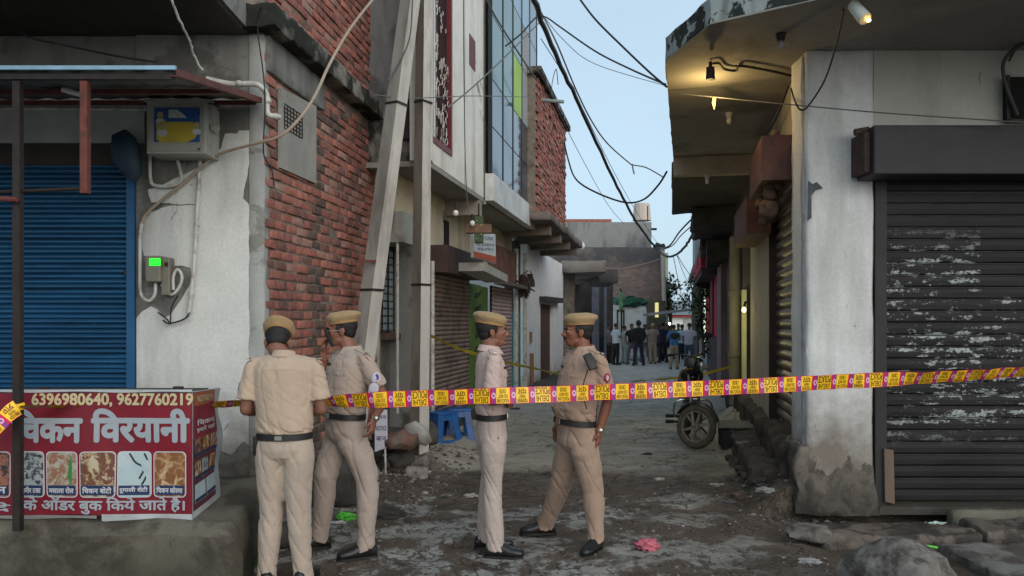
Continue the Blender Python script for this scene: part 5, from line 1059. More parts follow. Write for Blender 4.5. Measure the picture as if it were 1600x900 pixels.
def cloth(name, c, rough=.85, bs=260):
    if name in MC: return MC[name]
    m, t = newmat(name, rough, spec=.2); cc = t.mix(t.ramp(t.noise(5, 5, .6), .3, .7), tuple(x*.86 for x in c), c); cc = t.mix(t.ramp(t.noise(22, 4, .7), .5, .75, 0, .3), cc, tuple(x*.72 for x in c))
    t.l(cc, t.b.inputs['Base Color']); t.bump(t.math('ADD', t.noise(bs, 2, .5), t.math('MULTIPLY', t.noise(13, 4, .6, st=(1, 1, 1.6)), 3.0)), .35, .006); t.b.inputs['Sheen Weight'].default_value = .15; MC[name] = m; return m
def skinm(name, c):
    if name in MC: return MC[name]
    m, t = newmat(name, .5, spec=.35); cc = t.mix(t.ramp(t.noise(16, 4, .6), .35, .7), tuple(x*.82 for x in c), c); t.l(cc, t.b.inputs['Base Color']); t.bump(t.noise(220, 3, .6), .12, .002)
    t.b.inputs['Subsurface Weight'].default_value = .08; t.b.inputs['Subsurface Radius'].default_value = (.01, .004, .002); MC[name] = m; return m
hair_m = M_('hair_black', (.012, .01, .009), .6, .3, 60, bump=.5, bs=200); shoe_m = M_('shoe_black', (.014, .014, .015), .35, .2, 12, bump=.08, dirt=(.05, .04, .03), dsc=9, damt=(.58, .7)); belt_m = M_('belt_black', (.014, .013, .013), .5, .1, 8, bump=.05)
metal_m = M_('buckle_metal', (.5, .48, .42), .3, .05, 5, metal=.9, bump=0); eye_m = M_('eye_dark', (.02, .015, .012), .25, 0, bump=0); eyew = M_('eye_white', (.45, .42, .4), .3, 0, bump=0); lip_m = M_('lip_brown', (.15, .06, .045), .5, .1, bump=0)
cap_m = cloth('cap_khaki', (.35, .24, .125), .9); capb = M_('cap_band', (.3, .17, .07), .6, .15, 8, bump=.1); patch_red = M_('patch_red', (.3, .02, .05), .7, .1, 20, bump=.1); patch_w = M_('patch_pale', (.5, .45, .5), .7, .1, 20, bump=.1); patch_bl = M_('patch_blue', (.06, .05, .25), .7, .1, 20, bump=.1)

def hand(mb, w_, d_, pn, th, curl=.5, s=1.0, grip=0):
    """w_: wrist, d_: towards the fingertips, pn: palm normal (fingers curl that way), th: side of the thumb"""
    d_ = Vector(d_).normalized(); pn = Vector(pn); pn = (pn-d_*pn.dot(d_)).normalized(); sd_ = d_.cross(pn).normalized()
    if sd_.dot(Vector(th)) < 0: sd_ = -sd_
    mb.cap(w_-d_*.02*s, w_+d_*.075*s, .021*s, .019*s, 10, 3, 1.75, sd_)
    for k, (off, ln) in enumerate(((.030, .92), (.010, 1.0), (-.010, .94), (-.029, .74))):
        p = w_+d_*.083*s+sd_*off*s; dd = (d_+sd_*off*1.2).normalized(); a = curl*.55+.04*k
        for j, (l, r0, r1) in enumerate(((.036, .0095, .009), (.024, .009, .0083), (.020, .0083, .0068))):
            ca, sa = math.cos(a), math.sin(a); v = (dd*ca+pn*sa).normalized(); q = p+v*l*ln*s; mb.cap(p, q, r0*s, r1*s, 8, 2); p = q; a += curl*(.75 if j == 0 else .6)
    p = w_+d_*.022*s+sd_*.027*s; v = (d_*.65+sd_*.65+pn*.35).normalized(); q = p+v*.036*s; mb.cap(p, q, .0125*s, .0105*s, 8, 2); v2 = (d_*.9+sd_*.1+pn*(.3+curl*.4)).normalized(); q2 = q+v2*.028*s; mb.cap(q, q2, .0102*s, .008*s, 8, 2)

def person(pos, label, J, yaw, hyaw, hpitch=0, girth=1., shirt=None, pants=None, skin=(.3, .15, .095), detail=True, group=None, cap=True, belly=0., sleeve=.62, longsleeve=False, belt_z=.98, curlL=.7, curlR=.7, dirL=None, dirR=None, moustache=True, s=1., hood=False, tuck=True, glasses=False, untuck=None, beret=0):
    root = thing('person', pos, 0, label, 'person', group); V_ = Vector
    f = V_((-math.sin(R(yaw)), math.cos(R(yaw)), 0)); r = V_((math.cos(R(yaw)), math.sin(R(yaw)), 0)); up = V_((0, 0, 1))
    pel, nk, hd = V_(J['pel']), V_(J['neck']), V_(J['head']); sp = (nk-pel); spn = sp.normalized(); fr = (f-spn*f.dot(spn)).normalized(); rt = (r-spn*r.dot(spn)).normalized()
    sw = J.get('sw', .185)*s; shR = nk-up*.075+r*sw; shL = nk-up*.075-r*sw
    hipR, hipL = pel-up*.05+r*.088*s, pel-up*.05-r*.088*s
    elR, elL, wrR, wrL, knR, knL, anR, anL = [V_(J[k]) for k in ('elR', 'elL', 'wrR', 'wrL', 'knR', 'knL', 'anR', 'anL')]
    toeR, toeL = [V_((math.cos(R(J[k])), math.sin(R(J[k])), 0)) for k in ('tR', 'tL')]
    g = girth*s; vox = .0065 if detail else .02
    # --- body: one continuous surface
    b = MB()
    b.cap(pel, pel+sp*.5, .105*g, .11*g, 16, 4, 1.25, rt); b.cap(pel+sp*.5, pel+sp*.85, .11*g, .085*g, 16, 4, 1.35, rt)
    for sh in (shR, shL): b.cap(nk-up*.03, sh, .045*s, .052*s)
    for hp, kn, an in ((hipR, knR, anR), (hipL, knL, anL)): b.cap(hp, kn, .08*g, .052*s); b.cap(kn, an, .052*s, .036*s)
    hy = V_((-math.sin(R(hyaw)), math.cos(R(hyaw)), 0)); hr = V_((math.cos(R(hyaw)), math.sin(R(hyaw)), 0))
    q = Matrix.Rotation(R(hpitch), 3, hr); hf = q@hy; hu = q@up; H = Matrix((hr, hf, hu)).transposed()
    L = lambda x, y, z: hd+H@V_((x*s, y*s, z*s))
    b.cap(nk-up*.03, L(0, -.025, -.05), .062*s, .056*s, 14)
    b.ell(L(0, -.012, .045), .074*s, .096*s, .083*s, H, 20, 14); b.ell(L(0, .034, .0), .060*s, .062*s, .080*s, H, 18, 12); b.ell(L(0, .048, -.068), .040*s, .036*s, .034*s, H); b.ell(L(0, .02, -.055), .052*s, .055*s, .035*s, H)
    if detail:
        b.cap(L(0, .09, .022), L(0, .116, -.014), .008*s, .0125*s, 10); b.cap(L(-.012, .1, -.02), L(.012, .1, -.02), .009*s); b.cap(L(-.034, .083, .034), L(.034, .083, .034), .010*s)
        b.cap(L(-.018, .086, -.043), L(.018, .086, -.043), .009*s); b.cap(L(-.014, .084, -.055), L(.014, .084, -.055), .008*s)
        for e in (-1, 1): b.ell(L(e*.036, .066, -.004), .022*s, .02*s, .018*s, H, 10, 8)
    for e in (-1, 1):
        b.ell(L(e*.074, -.008, -.002), .010*s, .019*s, .030*s, H, 10, 8)
        if detail: b.ell(L(e*.081, -.016, .008), .007*s, .013*s, .022*s, H, 10, 8)
    for sh, el, wr, dr, cu, e in ((shR, elR, wrR, dirR, curlR, 1), (shL, elL, wrL, dirL, curlL, -1)):
        b.cap(sh, sh.lerp(el, .55), .05*s, .046*s, 12); b.cap(sh.lerp(el, .5), el, .045*s, .038*s, 12); b.cap(el, el.lerp(wr, .4), .038*s, .039*s, 12); b.cap(el.lerp(wr, .4), wr, .039*s, .026*s, 12)
        d_, pn, th = dr if dr else ((wr-el).normalized(), -r*e, f)
        if detail: hand(b, wr, V_(d_), V_(pn), V_(th), cu, s)
        else: b.cap(wr, wr+V_(d_).normalized()*.13, .035, .02, 8, 2)
    for an, td in ((anR, toeR), (anL, toeL)): b.cap(an, an-up*.03-td*.01, .034*s, .02*s)
    me = remesh(b, vox, 3 if detail else 1); body = finish(me, 'body', skinm('skin_%d' % int(skin[0]*1000), skin), root)
    # --- trousers
    rnd = random.Random(hash(label) % 1000 if 0 else len(label)); ph = rnd.uniform(0, 40); b = MB()
    wz = belt_z-pel.z; W_ = lambda z, rx, ry, y=0: (pel+spn*z+fr*y, rx*g, ry*g)
    b.loft([W_(-.13, .09, .075), W_(-.09, .152, .115), W_(-.04, .17, .128), W_(.0, .17, .125), W_(wz*.6, .163, .118, belly*.02), W_(wz+.012, .158, .118, belly*.03)], rt, fr, 28)
    for hp, kn, an, td in ((hipR, knR, anR, toeR), (hipL, knL, anL, toeL)):
        ub = hp+up*.03; a_ = an-up*.035; dk_ = (kn-hp).normalized(); side_ = dk_.cross(td).normalized() if abs(dk_.dot(td)) < .95 else r; fw = side_.cross(dk_)
        b.loft([(ub, .09*g, .1*g), (hp-up*.06, .094*g, .105*g), (hp.lerp(kn, .5), .086*g, .093*g), (hp.lerp(kn, .85), .075*g, .081*g), (kn, .072*g, .078*g), (kn.lerp(a_, .3)-td*.008, .071*g, .077*g), (kn.lerp(a_, .7)-td*.006, .064*s, .070*s), (a_.lerp(kn, .08), .062*s, .068*s), (a_, .062*s, .074*s), (a_-up*.028+td*.012, .062*s, .078*s)], side_, -fw, 22)
    me = remesh(b, .0085 if detail else .02, 3 if detail else 1)
    if detail:
        def fn(p):
            q = p; kz = min(abs(q.z-knR.z), abs(q.z-knL.z)); low = max(0, 1-(q.z)/.3); kk = math.exp(-(kz/.16)**2); top = math.exp(-((q.z-.80)/.12)**2)
            w1 = 1-abs(mnoise.noise(V_((q.x*4, q.y*4, q.z*8+ph+q.x*15))))*2.4; w2 = 1-abs(mnoise.noise(V_((q.x*9+ph, q.y*9, q.z*5))))*2.6
            return -.012*max(0, w1)**5*(.2+.7*kk+1.3*low)-.009*max(0, w2)**4*(.35+.8*top)+.0012*mnoise.noise(q*9)
        folds(me, fn)
    finish(me, 'trousers', pants, root)
    # --- shirt
    b = MB(); h = sp.length; bot = (wz-.0) if tuck else (wz-.16 if untuck is None else untuck)
    S_ = lambda k, rx, ry, y=0: (pel+spn*k+fr*y, rx*g, ry*g)
    rg = [S_(bot, .152, .115, belly*.025), S_(bot+.035, .172, .13, belly*.035), S_(wz+.10, .174, .13+belly*.012, belly*.045), S_(wz+.2, .174, .127, belly*.02), S_(h*.72, .186, .125, .004), S_(h*.84, .188, .118, 0), S_(h*.93, .165, .095, -.006), S_(h*.985, .11, .075, -.008), S_(h*1.01, .068, .068, -.004)]
    b.loft(rg, rt, fr, 32)
    for sh, el, wr in ((shR, elR, wrR), (shL, elL, wrL)):
        b.cap(nk-up*.03, sh+up*.004, .052*s, .052*s, 14); e = sh.lerp(el, sleeve); dd = (el-sh).normalized()
        if longsleeve: b.loft([(sh-dd*.02, .06*s, .06*s), (sh.lerp(el, .5), .062*s, .062*s), (el, .052*s, .052*s), (el.lerp(wr, .5), .045*s, .045*s), (el.lerp(wr, .93), .038*s, .038*s)], n=14); b.cap(sh, sh.lerp(el, .2), .062*s, .06*s)
        else: b.loft([(sh-dd*.035, .045*s, .045*s), (sh, .056*s, .056*s), (sh.lerp(e, .5), .060*s, .063*s), (e, .067*s, .072*s), (e+dd*.012, .066*s, .071*s)], n=18)
    me = remesh(b, .0085 if detail else .02, 3 if detail else 1)
    if detail:
        def fn2(p):
            z_ = (p-pel).dot(spn)/h; wst = math.exp(-((z_-wz/h-.06)/.13)**2); w1 = 1-abs(mnoise.noise(V_((p.x*7+ph, p.y*7, p.z*17+p.x*13))))*2.4; w2 = 1-abs(mnoise.noise(V_((p.x*12, p.y*12+ph, p.z*3.5))))*2.5; arm = max(0, min(1, ((p-pel-spn*(p-pel).dot(spn)).length-.17)/.05))
            return -.011*max(0, w1)**4*(.25+1.0*wst+.5*arm)-.009*max(0, w2)**4*(.6)*(1-arm)+.0012*mnoise.noise(p*12)
        folds(me, fn2)
    sho = finish(me, 'shirt', shirt, root); bvh = BVHTree.FromPolygons([v.co for v in me.vertices], [p.vertices for p in me.polygons])
    if not detail:
        b = MB()
        for an, td in ((anR, toeR), (anL, toeL)): b.cur = 0; z0 = an-up*(an.z-.045); b.cap(z0-td*.05, z0+td*.15, .04, .035, 8, 2, 1.1, up.cross(td))
        for an, td in ((anR, toeR), (anL, toeL)):
            b = MB(); z0 = an-up*(an.z-.045); b.cap(z0-td*.05, z0+td*.15, .04, .035, 8, 2, 1.1, up.cross(td)); b.build('shoe', shoe_m, root, smooth=True)
        b = MB(); b.ell(L(0, -.022, .055), .084*s, .1*s, .085*s, H, 12, 8)
        if hood: b.ell(L(0, -.01, .04), .1, .115, .13, H, 12, 8)
        b.build('hair', hair_m if not cap else cap_m, root, smooth=True); return root
    # --- belt, shoes, collar
    b = MB(); bx = [W_(wz-.022, .166, .126, belly*.03), W_(wz-.02, .170, .130, belly*.03), W_(wz+.018, .168, .129, belly*.03), W_(wz+.02, .160, .122, belly*.03)]; b.loft(bx, rt, fr, 36); b.build('belt', belt_m, root, smooth=True)
    p = pel+spn*wz+fr*(.131*g+belly*.03); b = MB(); b.obox(p, rt*.024, fr*.006, spn*.019); b.build('buckle', metal_m, root)
    for an, td in ((anR, toeR), (anL, toeL)):
        sd_ = up.cross(td); g0 = V_((an.x, an.y, 0)); b = MB(); P = lambda y, z, rx, rz: (g0+td*y+up*z, rx, rz)
        b.loft([(g0+td*y+up*z, rx, rz) for y, z, rx, rz in ((-.085, .045, .012, .02), (-.078, .045, .034, .038), (-.04, .058, .041, .052), (.0, .064, .042, .06), (.05, .056, .045, .052), (.10, .044, .049, .040), (.15, .038, .048, .034), (.188, .034, .036, .027), (.205, .03, .012, .014))], sd_, up, 16); b.cap(g0+td*-.01+up*.07, g0+up*.12+td*.0, .05, .05)
        mm = remesh(b, .006, 3); so_ = finish(mm, 'shoe', shoe_m, root); b = MB(); out = [(y, rx) for y, rx in ((-.088, .02), (-.07, .036), (-.02, .039), (.03, .038), (.09, .046), (.14, .049), (.18, .038), (.205, .016))]
        pts_ = [g0+td*y+sd_*x+up*.001 for y, x in out]+[g0+td*y-sd_*x+up*.001 for y, x in reversed(out)]; b.prism(pts_, up*.016); b.build('sole', belt_m, so_)
    b = MB(); n = 22; vs = []; nb2 = nk+up*.018
    for i, (dr_, dz, fl) in enumerate(((.062, .042, 0), (.066, .045, 0), (.083, .004, 1), (.079, .0, 1))):
        for k in range(n):
            a = 2*math.pi*k/n; fx = math.cos(a); fy = math.sin(a); fz = (.5+.5*fy)   # lower in front
            vs.append(nb2+rt*fx*dr_*s*1.02+fr*(fy*dr_*s*(1.05+.25*fl*fz)-.004)+up*((dz-.022*fz*(1+.6*fl))*s-.022))
    fs = [(i*n+k, i*n+(k+1) % n, (i+1)*n+(k+1) % n, (i+1)*n+k) for i in range(3) for k in range(n) if not (i in (1, 2) and k in (5,))]
    b.add(vs, fs); b.build('collar', shirt, root, smooth=True)
    # flat things sewn onto the shirt: placed by casting onto its surface
    def stitch(name, c, nrm, ex, w_, h_, mat, off=.004, th=.003, nx=6, ny=5, shape=None, parent=None):
        nrm = V_(nrm).normalized(); ex = V_(ex); ex = (ex-nrm*ex.dot(nrm)).normalized(); ez = nrm.cross(ex)*-1
        if ez.z < 0: ez = -ez
        vs = []
        for j in range(ny+1):
            for i in range(nx+1):
                x, y = (i/nx-.5)*w_, (j/ny-.5)*h_
                if shape == 'round': k = math.sqrt(max(.0, 1-(2*j/ny-1)**2)); x *= max(.15, k)
                if shape == 'flap': y -= .012*(1-abs(2*i/nx-1)) if j == 0 else 0
                o_ = V_(c)+ex*x+ez*y+nrm*.12; hit = bvh.ray_cast(o_, -nrm, .3)[0]; p_ = hit if hit else o_-nrm*.12; vs.append(p_+nrm*off)
        m0 = len(vs); vs += [v-nrm*(th+off) for v in vs[:]]; fs = []
        for j in range(ny):
            for i in range(nx): a = j*(nx+1)+i; fs += [(a, a+1, a+nx+2, a+nx+1)]
        edge = [i for i in range(nx+1)]+[(j+1)*(nx+1)+nx for j in range(ny)]+[ny*(nx+1)+i for i in range(nx-1, -1, -1)]+[j*(nx+1) for j in range(ny-1, 0, -1)]
        for k in range(len(edge)): a, c2_ = edge[k], edge[(k+1) % len(edge)]; fs.append((a, c2_, c2_+m0, a+m0))
        q = MB(); q.add(vs, fs); return q.build(name, mat, parent or root, smooth=True)
    chest = pel+spn*h*.68
    if J.get('front', 1):
        for e in (-1, 1):
            c = chest+rt*.085*e*s+fr*.12; stitch('pocket', c-spn*.04, fr+rt*e*.25, rt, .105, .115, shirt, .004, .002); stitch('pocket_flap', c+spn*.022, fr+rt*e*.25, rt, .112, .042, shirt, .008, .003, shape='flap')
            q = c+spn*.008; hit = bvh.ray_cast(q+fr*.1, -fr, .3)[0]
            if hit: bb = MB(); bb.ell(hit+fr*.012, .006, .006, .006, n=8, m=6); bb.build('button', metal_m, root)
        stitch('placket', pel+spn*h*.56+fr*.1, fr, rt, .032, .44*s, shirt, .004, .002, 2, 20)
        stitch('name_plate', chest+rt*.09*s+spn*.062+fr*.12, fr+rt*.25, rt, .07, .014, belt_m, .006, .002, 4, 2)
    for e, sh, el in ((1, shR, elR), (-1, shL, elL)):
        a0 = nk-up*.01+rt*e*.085; stitch('epaulette', (nk+sh)/2+rt*e*.045*s+up*.03, up+rt*e*.35, rt*e-up*.25, .125*s, .045, shirt, .007, .003, 6, 3)
        q = bvh.ray_cast(sh+rt*e*.03+up*.15, -up, .3)[0]
        if q: bb = MB(); bb.obox(q+up*.014, rt*.012, fr*.012, up*.004); bb.build('epaulette_star', metal_m, root)
    # face and hair, cap
    b = MB(); b.ell(L(0, -.027, .05), .081*s, .091*s, .083*s, H, 20, 14); b.ell(L(0, -.05, .005), .068*s, .055*s, .06*s, H, 16, 10)
    for e in (-1, 1): b.cap(L(e*.07, .026, .04), L(e*.072, .02, .005), .011*s, .007*s, 8, 3)
    mm = remesh(b, .006, 3); folds(mm, lambda p_: .002*mnoise.noise(p_*90)); finish(mm, 'hair', hair_m, root)
    for e in (-1, 1):
        b = MB(); b.ell(L(e*.031, .0815, .012), .012*s, .009*s, .0062*s, H, 10, 8); ey = b.build('eye', eyew, root, smooth=True); b = MB(); b.ell(L(e*.031, .089, .012), .006*s, .004*s, .0062*s, H, 8, 6); b.build('iris', eye_m, ey, smooth=True)
        b = MB(); b.tube([L(e*.014, .1, .031), L(e*.03, .1, .036), L(e*.048, .088, .030)], .0042*s, n=6, sub=3); b.build('eyebrow', hair_m, root, smooth=True)
    if moustache:
        b = MB(); b.tube([L(-.032, .09, -.041), L(-.014, .103, -.033), L(0, .106, -.032), L(.014, .103, -.033), L(.032, .09, -.041)], .0062*s, n=6, sub=3); b.build('moustache', hair_m, root, smooth=True)
    b = MB(); b.tube([L(-.02, .093, -.049), L(0, .099, -.048), L(.02, .093, -.049)], .004*s, n=6, sub=3); b.build('lips', lip_m, root, smooth=True)
    if glasses:
        b = MB()
        for e in (-1, 1): b.tube([L(e*(.031+.024*math.cos(t_)), .108-.006*abs(math.cos(t_)), .01+.017*math.sin(t_)) for t_ in [2*math.pi*k/10 for k in range(11)]], .0018, n=5, sub=2); b.tube([L(e*.055, .1, .014), L(e*.075, .05, .014), L(e*.078, -.005, .012)], .0018, n=5)
        b.tube([L(-.008, .112, .014), L(.008, .112, .014)], .0018, n=5); b.build('glasses', M_('glasses_metal', (.6, .55, .5), .3, .05, metal=.6, bump=0), root)
    if cap:
        tilt = Matrix.Rotation(R(-6+beret), 3, hr)@H; cen = L(0, -.012, .068)
        b = MB(); T_ = lambda x, y, z: cen+tilt@V_((x*s*.92, y*s*.89, z*s*.86))
        b.loft([(T_(0, 0, -.006), .086*s, .105*s), (T_(0, 0, -.004), .089*s, .109*s), (T_(0, 0, .026), .091*s, .112*s), (T_(0, 0, .028), .086*s, .105*s)], tilt@V_((1, 0, 0)), tilt@V_((0, 1, 0)), 32); cb_ = b.build('cap_band', capb, root, smooth=True)
        b = MB(); b.loft([(T_(0, 0, .01), .087*s, .106*s), (T_(0, -.004, .035), .099*s, .121*s), (T_(.0, -.010, .055), .104*s, .129*s), (T_(0, -.012, .076), .094*s, .118*s), (T_(0, -.008, .092), .07*s, .088*s), (T_(0, -.006, .098), .03*s, .04*s)], tilt@V_((1, 0, 0)), tilt@V_((0, 1, 0)), 32)
        mm = remesh(b, .006, 4); folds(mm, lambda p_: .004*mnoise.noise(p_*16)+.002*mnoise.noise(p_*40)); finish(mm, 'cap', cap_m, root)
        b = MB(); b.ell(T_(.0, .116, .03), .016, .005, .02, tilt, 12, 8); bd = b.build('cap_badge', patch_red, root, smooth=True); b = MB(); b.ell(T_(.0, .121, .031), .007, .003, .009, tilt, 10, 6); b.build('badge_star', metal_m, bd)
    root['_'] = 0; del root['_']
    person.ctx = dict(root=root, bvh=bvh, stitch=stitch, pel=pel, spn=spn, fr=fr, rt=rt, h=h, wz=wz, shR=shR, shL=shL, elR=elR, elL=elL, wrR=wrR, wrL=wrL, g=g, nk=nk, L=L, H=H, r=r, f=f)
    return root
def JJ(px0, d):
    p0 = Vector(((px0-CX)/FPX*d, d, 0))
    return p0, (lambda px, py, dy=0: W(px, py, d+dy)-p0)
GP = 'four policemen standing by the tape'
# 1: back to the camera
p0, q = JJ(441, 5.15); sh1 = cloth('shirt_beige', (.49, .375, .28)); pn1 = cloth('trousers_beige', (.44, .36, .29))
person(p0, 'policeman with his back to the camera, head bowed, in front of the tape', dict(pel=q(445, 690), neck=q(444, 556, .0), head=q(434, 538, .07), sw=.2, elL=q(384, 640, -.02), elR=q(502, 640, -.0), wrL=q(405, 643, .2), wrR=q(478, 640, .2),
    knL=q(424, 800, .03), knR=q(467, 800, .02), anL=q(417, 890, 0), anR=q(474, 888, .03), tL=105, tR=80, front=0), 0, 8, -38, 1.06, sh1, pn1, (.22, .10, .062), group=GP, belt_z=.955, dirL=((.7, .6, 0), (0, 0, 1), (0, 1, .3)), dirR=((-.7, .6, 0), (0, 0, 1), (0, 1, .3)), sleeve=.72, moustache=False, beret=8)
c = person.ctx; b = MB(); o_ = c['pel']+c['spn']*(c['wz']-.05)-c['rt']*.165-c['fr']*.02; b.bbox(-.025, .03, -.04, .04, -.075, .05, .012); h_ = b.build('holster', belt_m, c['root'], loc=o_, smooth=True)
b = MB(); b.obox(c['pel']+c['spn']*c['wz']-c['fr']*.136*c['g'], c['rt']*.022, c['fr']*.005, c['spn']*.013); b.build('belt_loop', metal_m, c['root'])
ph1 = MB(); ph1.bbox(-.035, .035, -.006, .006, -.07, .07, .005); ph1 = ph1.build('phone', belt_m, loc=tuple(p0+q(440, 632, .3)), rz=0, label='black phone held in the hands of the policeman turned away', cat='phone'); ph1.rotation_euler = (R(-55), 0, 0)
for e in (-1, 1): c['stitch']('back_yoke', c['pel']+c['spn']*c['h']*.86-c['fr']*.1+c['rt']*.05*e, -c['fr'], c['rt'], .1, .012, sh1, .0035, .001, 6, 1)
c['stitch']('sleeve_patch', c['shL'].lerp(c['elL'], .45)-c['r']*.06, -c['r'], c['f'], .05, .06, patch_bl, .004, .002, shape='round')
# 2: facing left, phone at his mouth
p0, q = JJ(532, 5.85); sh2 = cloth('shirt_grey_khaki', (.42, .34, .28)); pn2 = cloth('trousers_grey_khaki', (.38, .31, .265))
person(p0, 'policeman in glasses speaking into a black phone beside the brick wall', dict(pel=q(541, 664), neck=q(548, 546), head=q(534, 519), sw=.205, elL=q(600, 622, -.12), elR=q(509, 600, .1), wrL=q(584, 655, -.18), wrR=q(505, 553, .02),
    knL=q(574, 748, -.08), knR=q(508, 745, .02), anL=q(571, 847, -.12), anR=q(499, 832, .12), tL=205, tR=195), 131, 97, -2, 1.1, sh2, pn2, (.25, .11, .07), group=GP, belt_z=1.005, glasses=True, curlL=.75, curlR=1.0, dirL=((-.15, -.1, -1), (-.8, .3, .1), (-.4, -.9, 0)), dirR=((.12, -.05, .9), (.9, -.2, .1), (.3, -1, .2)), belly=.6, sleeve=.66)
c = person.ctx; b = MB(); b.bbox(-.012, .012, -.036, .036, -.07, .07, .006); o = b.build('phone', belt_m, loc=tuple(p0+q(515, 527, -.03)), label='black phone held to the mouth of the policeman in glasses', cat='phone'); o.rotation_euler = (R(10), R(-22), 0)
w_ = c['wrL']; dn = (c['wrL']-c['elL']).normalized(); b = MB(); b.cyl(w_-dn*.022, w_+dn*.0, .034, .033, 16); wt = b.build('watch_strap', belt_m, c['root'], smooth=True); b = MB(); b.ell(w_-dn*.01+Vector((.015, -.032, 0)), .019, .008, .019); b.build('watch_face', metal_m, wt, smooth=True)
c['stitch']('sleeve_patch', c['shL'].lerp(c['elL'], .42)+Vector((.04, -.07, 0)), Vector((.35, -1, 0)), (1, .35, 0), .055, .07, patch_w, .005, .002, shape='round'); c['stitch']('patch_emblem', c['shL'].lerp(c['elL'], .42)+Vector((.04, -.07, 0)), Vector((.35, -1, 0)), (1, .35, 0), .032, .045, patch_bl, .009, .001, shape='round')
ww = c['wrR']; b = MB(); dn = (ww-c['elR']).normalized(); b.cyl(ww-dn*.05, ww-dn*.044, .033, .033, 14); b.build('bracelet', M_('bracelet_red', (.2, .05, .03), .6), c['root'], smooth=True)
# 3: profile facing right
p0, q = JJ(768, 5.8); sh3 = cloth('shirt_pink_khaki', (.53, .405, .36)); pn3 = cloth('trousers_pink_khaki', (.45, .37, .33))
person(p0, 'slim policeman in profile facing right with folded forearms behind the tape', dict(pel=q(768, 676), neck=q(765, 546), head=q(769, 521), sw=.165, elL=q(783, 618, .22), elR=q(769, 626, -.2), wrL=q(792, 630, .0), wrR=q(796, 622, -.1),
    knL=q(766, 745, .12), knR=q(770, 755, -.06), anL=q(759, 832, .17), anR=q(775, 846, -.06), tL=5, tR=-8, front=1), -78, -80, 3, .88, sh3, pn3, (.24, .105, .065), group=GP, belt_z=1.0, moustache=False, curlL=.8, curlR=.8, dirL=((.4, -.8, .1), (-1, 0, 0), (0, 0, 1)), dirR=((.5, .8, .1), (-1, 0, 0), (0, 0, 1)), sleeve=.7, beret=-7)
c = person.ctx; c['stitch']('shoulder_badge', c['shR']+Vector((.0, -.0, .05)), (0.1, -.6, .8), (1, 0, 0), .03, .02, patch_w, .008, .002)
# 4: facing left, legs astride
p0, q = JJ(905, 5.95); sh4 = cloth('shirt_tan', (.40, .275, .205)); pn4 = cloth('trousers_tan', (.36, .255, .19))
person(p0, 'stout policeman with a moustache facing left, one foot set back, hand hanging', dict(pel=q(903, 678), neck=q(913, 546), head=q(903, 521), sw=.2, elL=q(949, 628, -.1), elR=q(880, 622, .3), wrL=q(936, 674, -.12), wrR=q(873, 662, .28),
    knL=q(926, 765, -.05), knR=q(878, 748, .18), anL=q(931, 834, -.06), anR=q(852, 812, .42), tL=238, tR=186), 118, 98, 2, 1.12, sh4, pn4, (.23, .088, .052), group=GP, belt_z=.945, belly=1.2, curlL=.45, curlR=.6, dirL=((-.12, -.05, -1), (-.9, .3, 0), (-.3, -.9, 0)), sleeve=.68, beret=2)
c = person.ctx; w_ = c['wrL']; dn = (c['wrL']-c['elL']).normalized(); b = MB(); b.cyl(w_-dn*.022, w_+dn*.0, .034, .033, 16); wt = b.build('watch_strap', M_('gold_strap', (.45, .33, .15), .3, .1, 5, metal=.8, bump=0), c['root'], smooth=True); b = MB(); b.ell(w_-dn*.01+Vector((.005, -.034, 0)), .018, .008, .018); b.build('watch_face', metal_m, wt, smooth=True)
c['stitch']('sleeve_patch', c['shL'].lerp(c['elL'], .4)+Vector((.03, -.07, 0)), Vector((.2, -1, 0)), (1, .2, 0), .055, .07, patch_red, .005, .002, shape='round'); c['stitch']('patch_emblem', c['shL'].lerp(c['elL'], .4)+Vector((.03, -.07, 0)), Vector((.2, -1, 0)), (1, .2, 0), .022, .04, patch_w, .009, .001, shape='round')
a = p0+c['shL']+Vector((-.035, -.075, -.0)); b = MB(); b.bbox(-.034, .034, -.014, .014, -.065, .06, .012); o = b.build('shoulder_radio', belt_m, c['root'], loc=tuple(c['shL']+Vector((-.075, -.07, .0))), smooth=True); o.rotation_euler = (R(-24), R(-18), R(15))
b = MB(); b.tube([c['shL']+Vector((-.09, -.06, -.06)), c['shL']+Vector((-.13, -.09, -.2)), c['shL']+Vector((-.1, -.08, -.34))], .004, n=5); b.build('radio_cord', belt_m, c['root'])

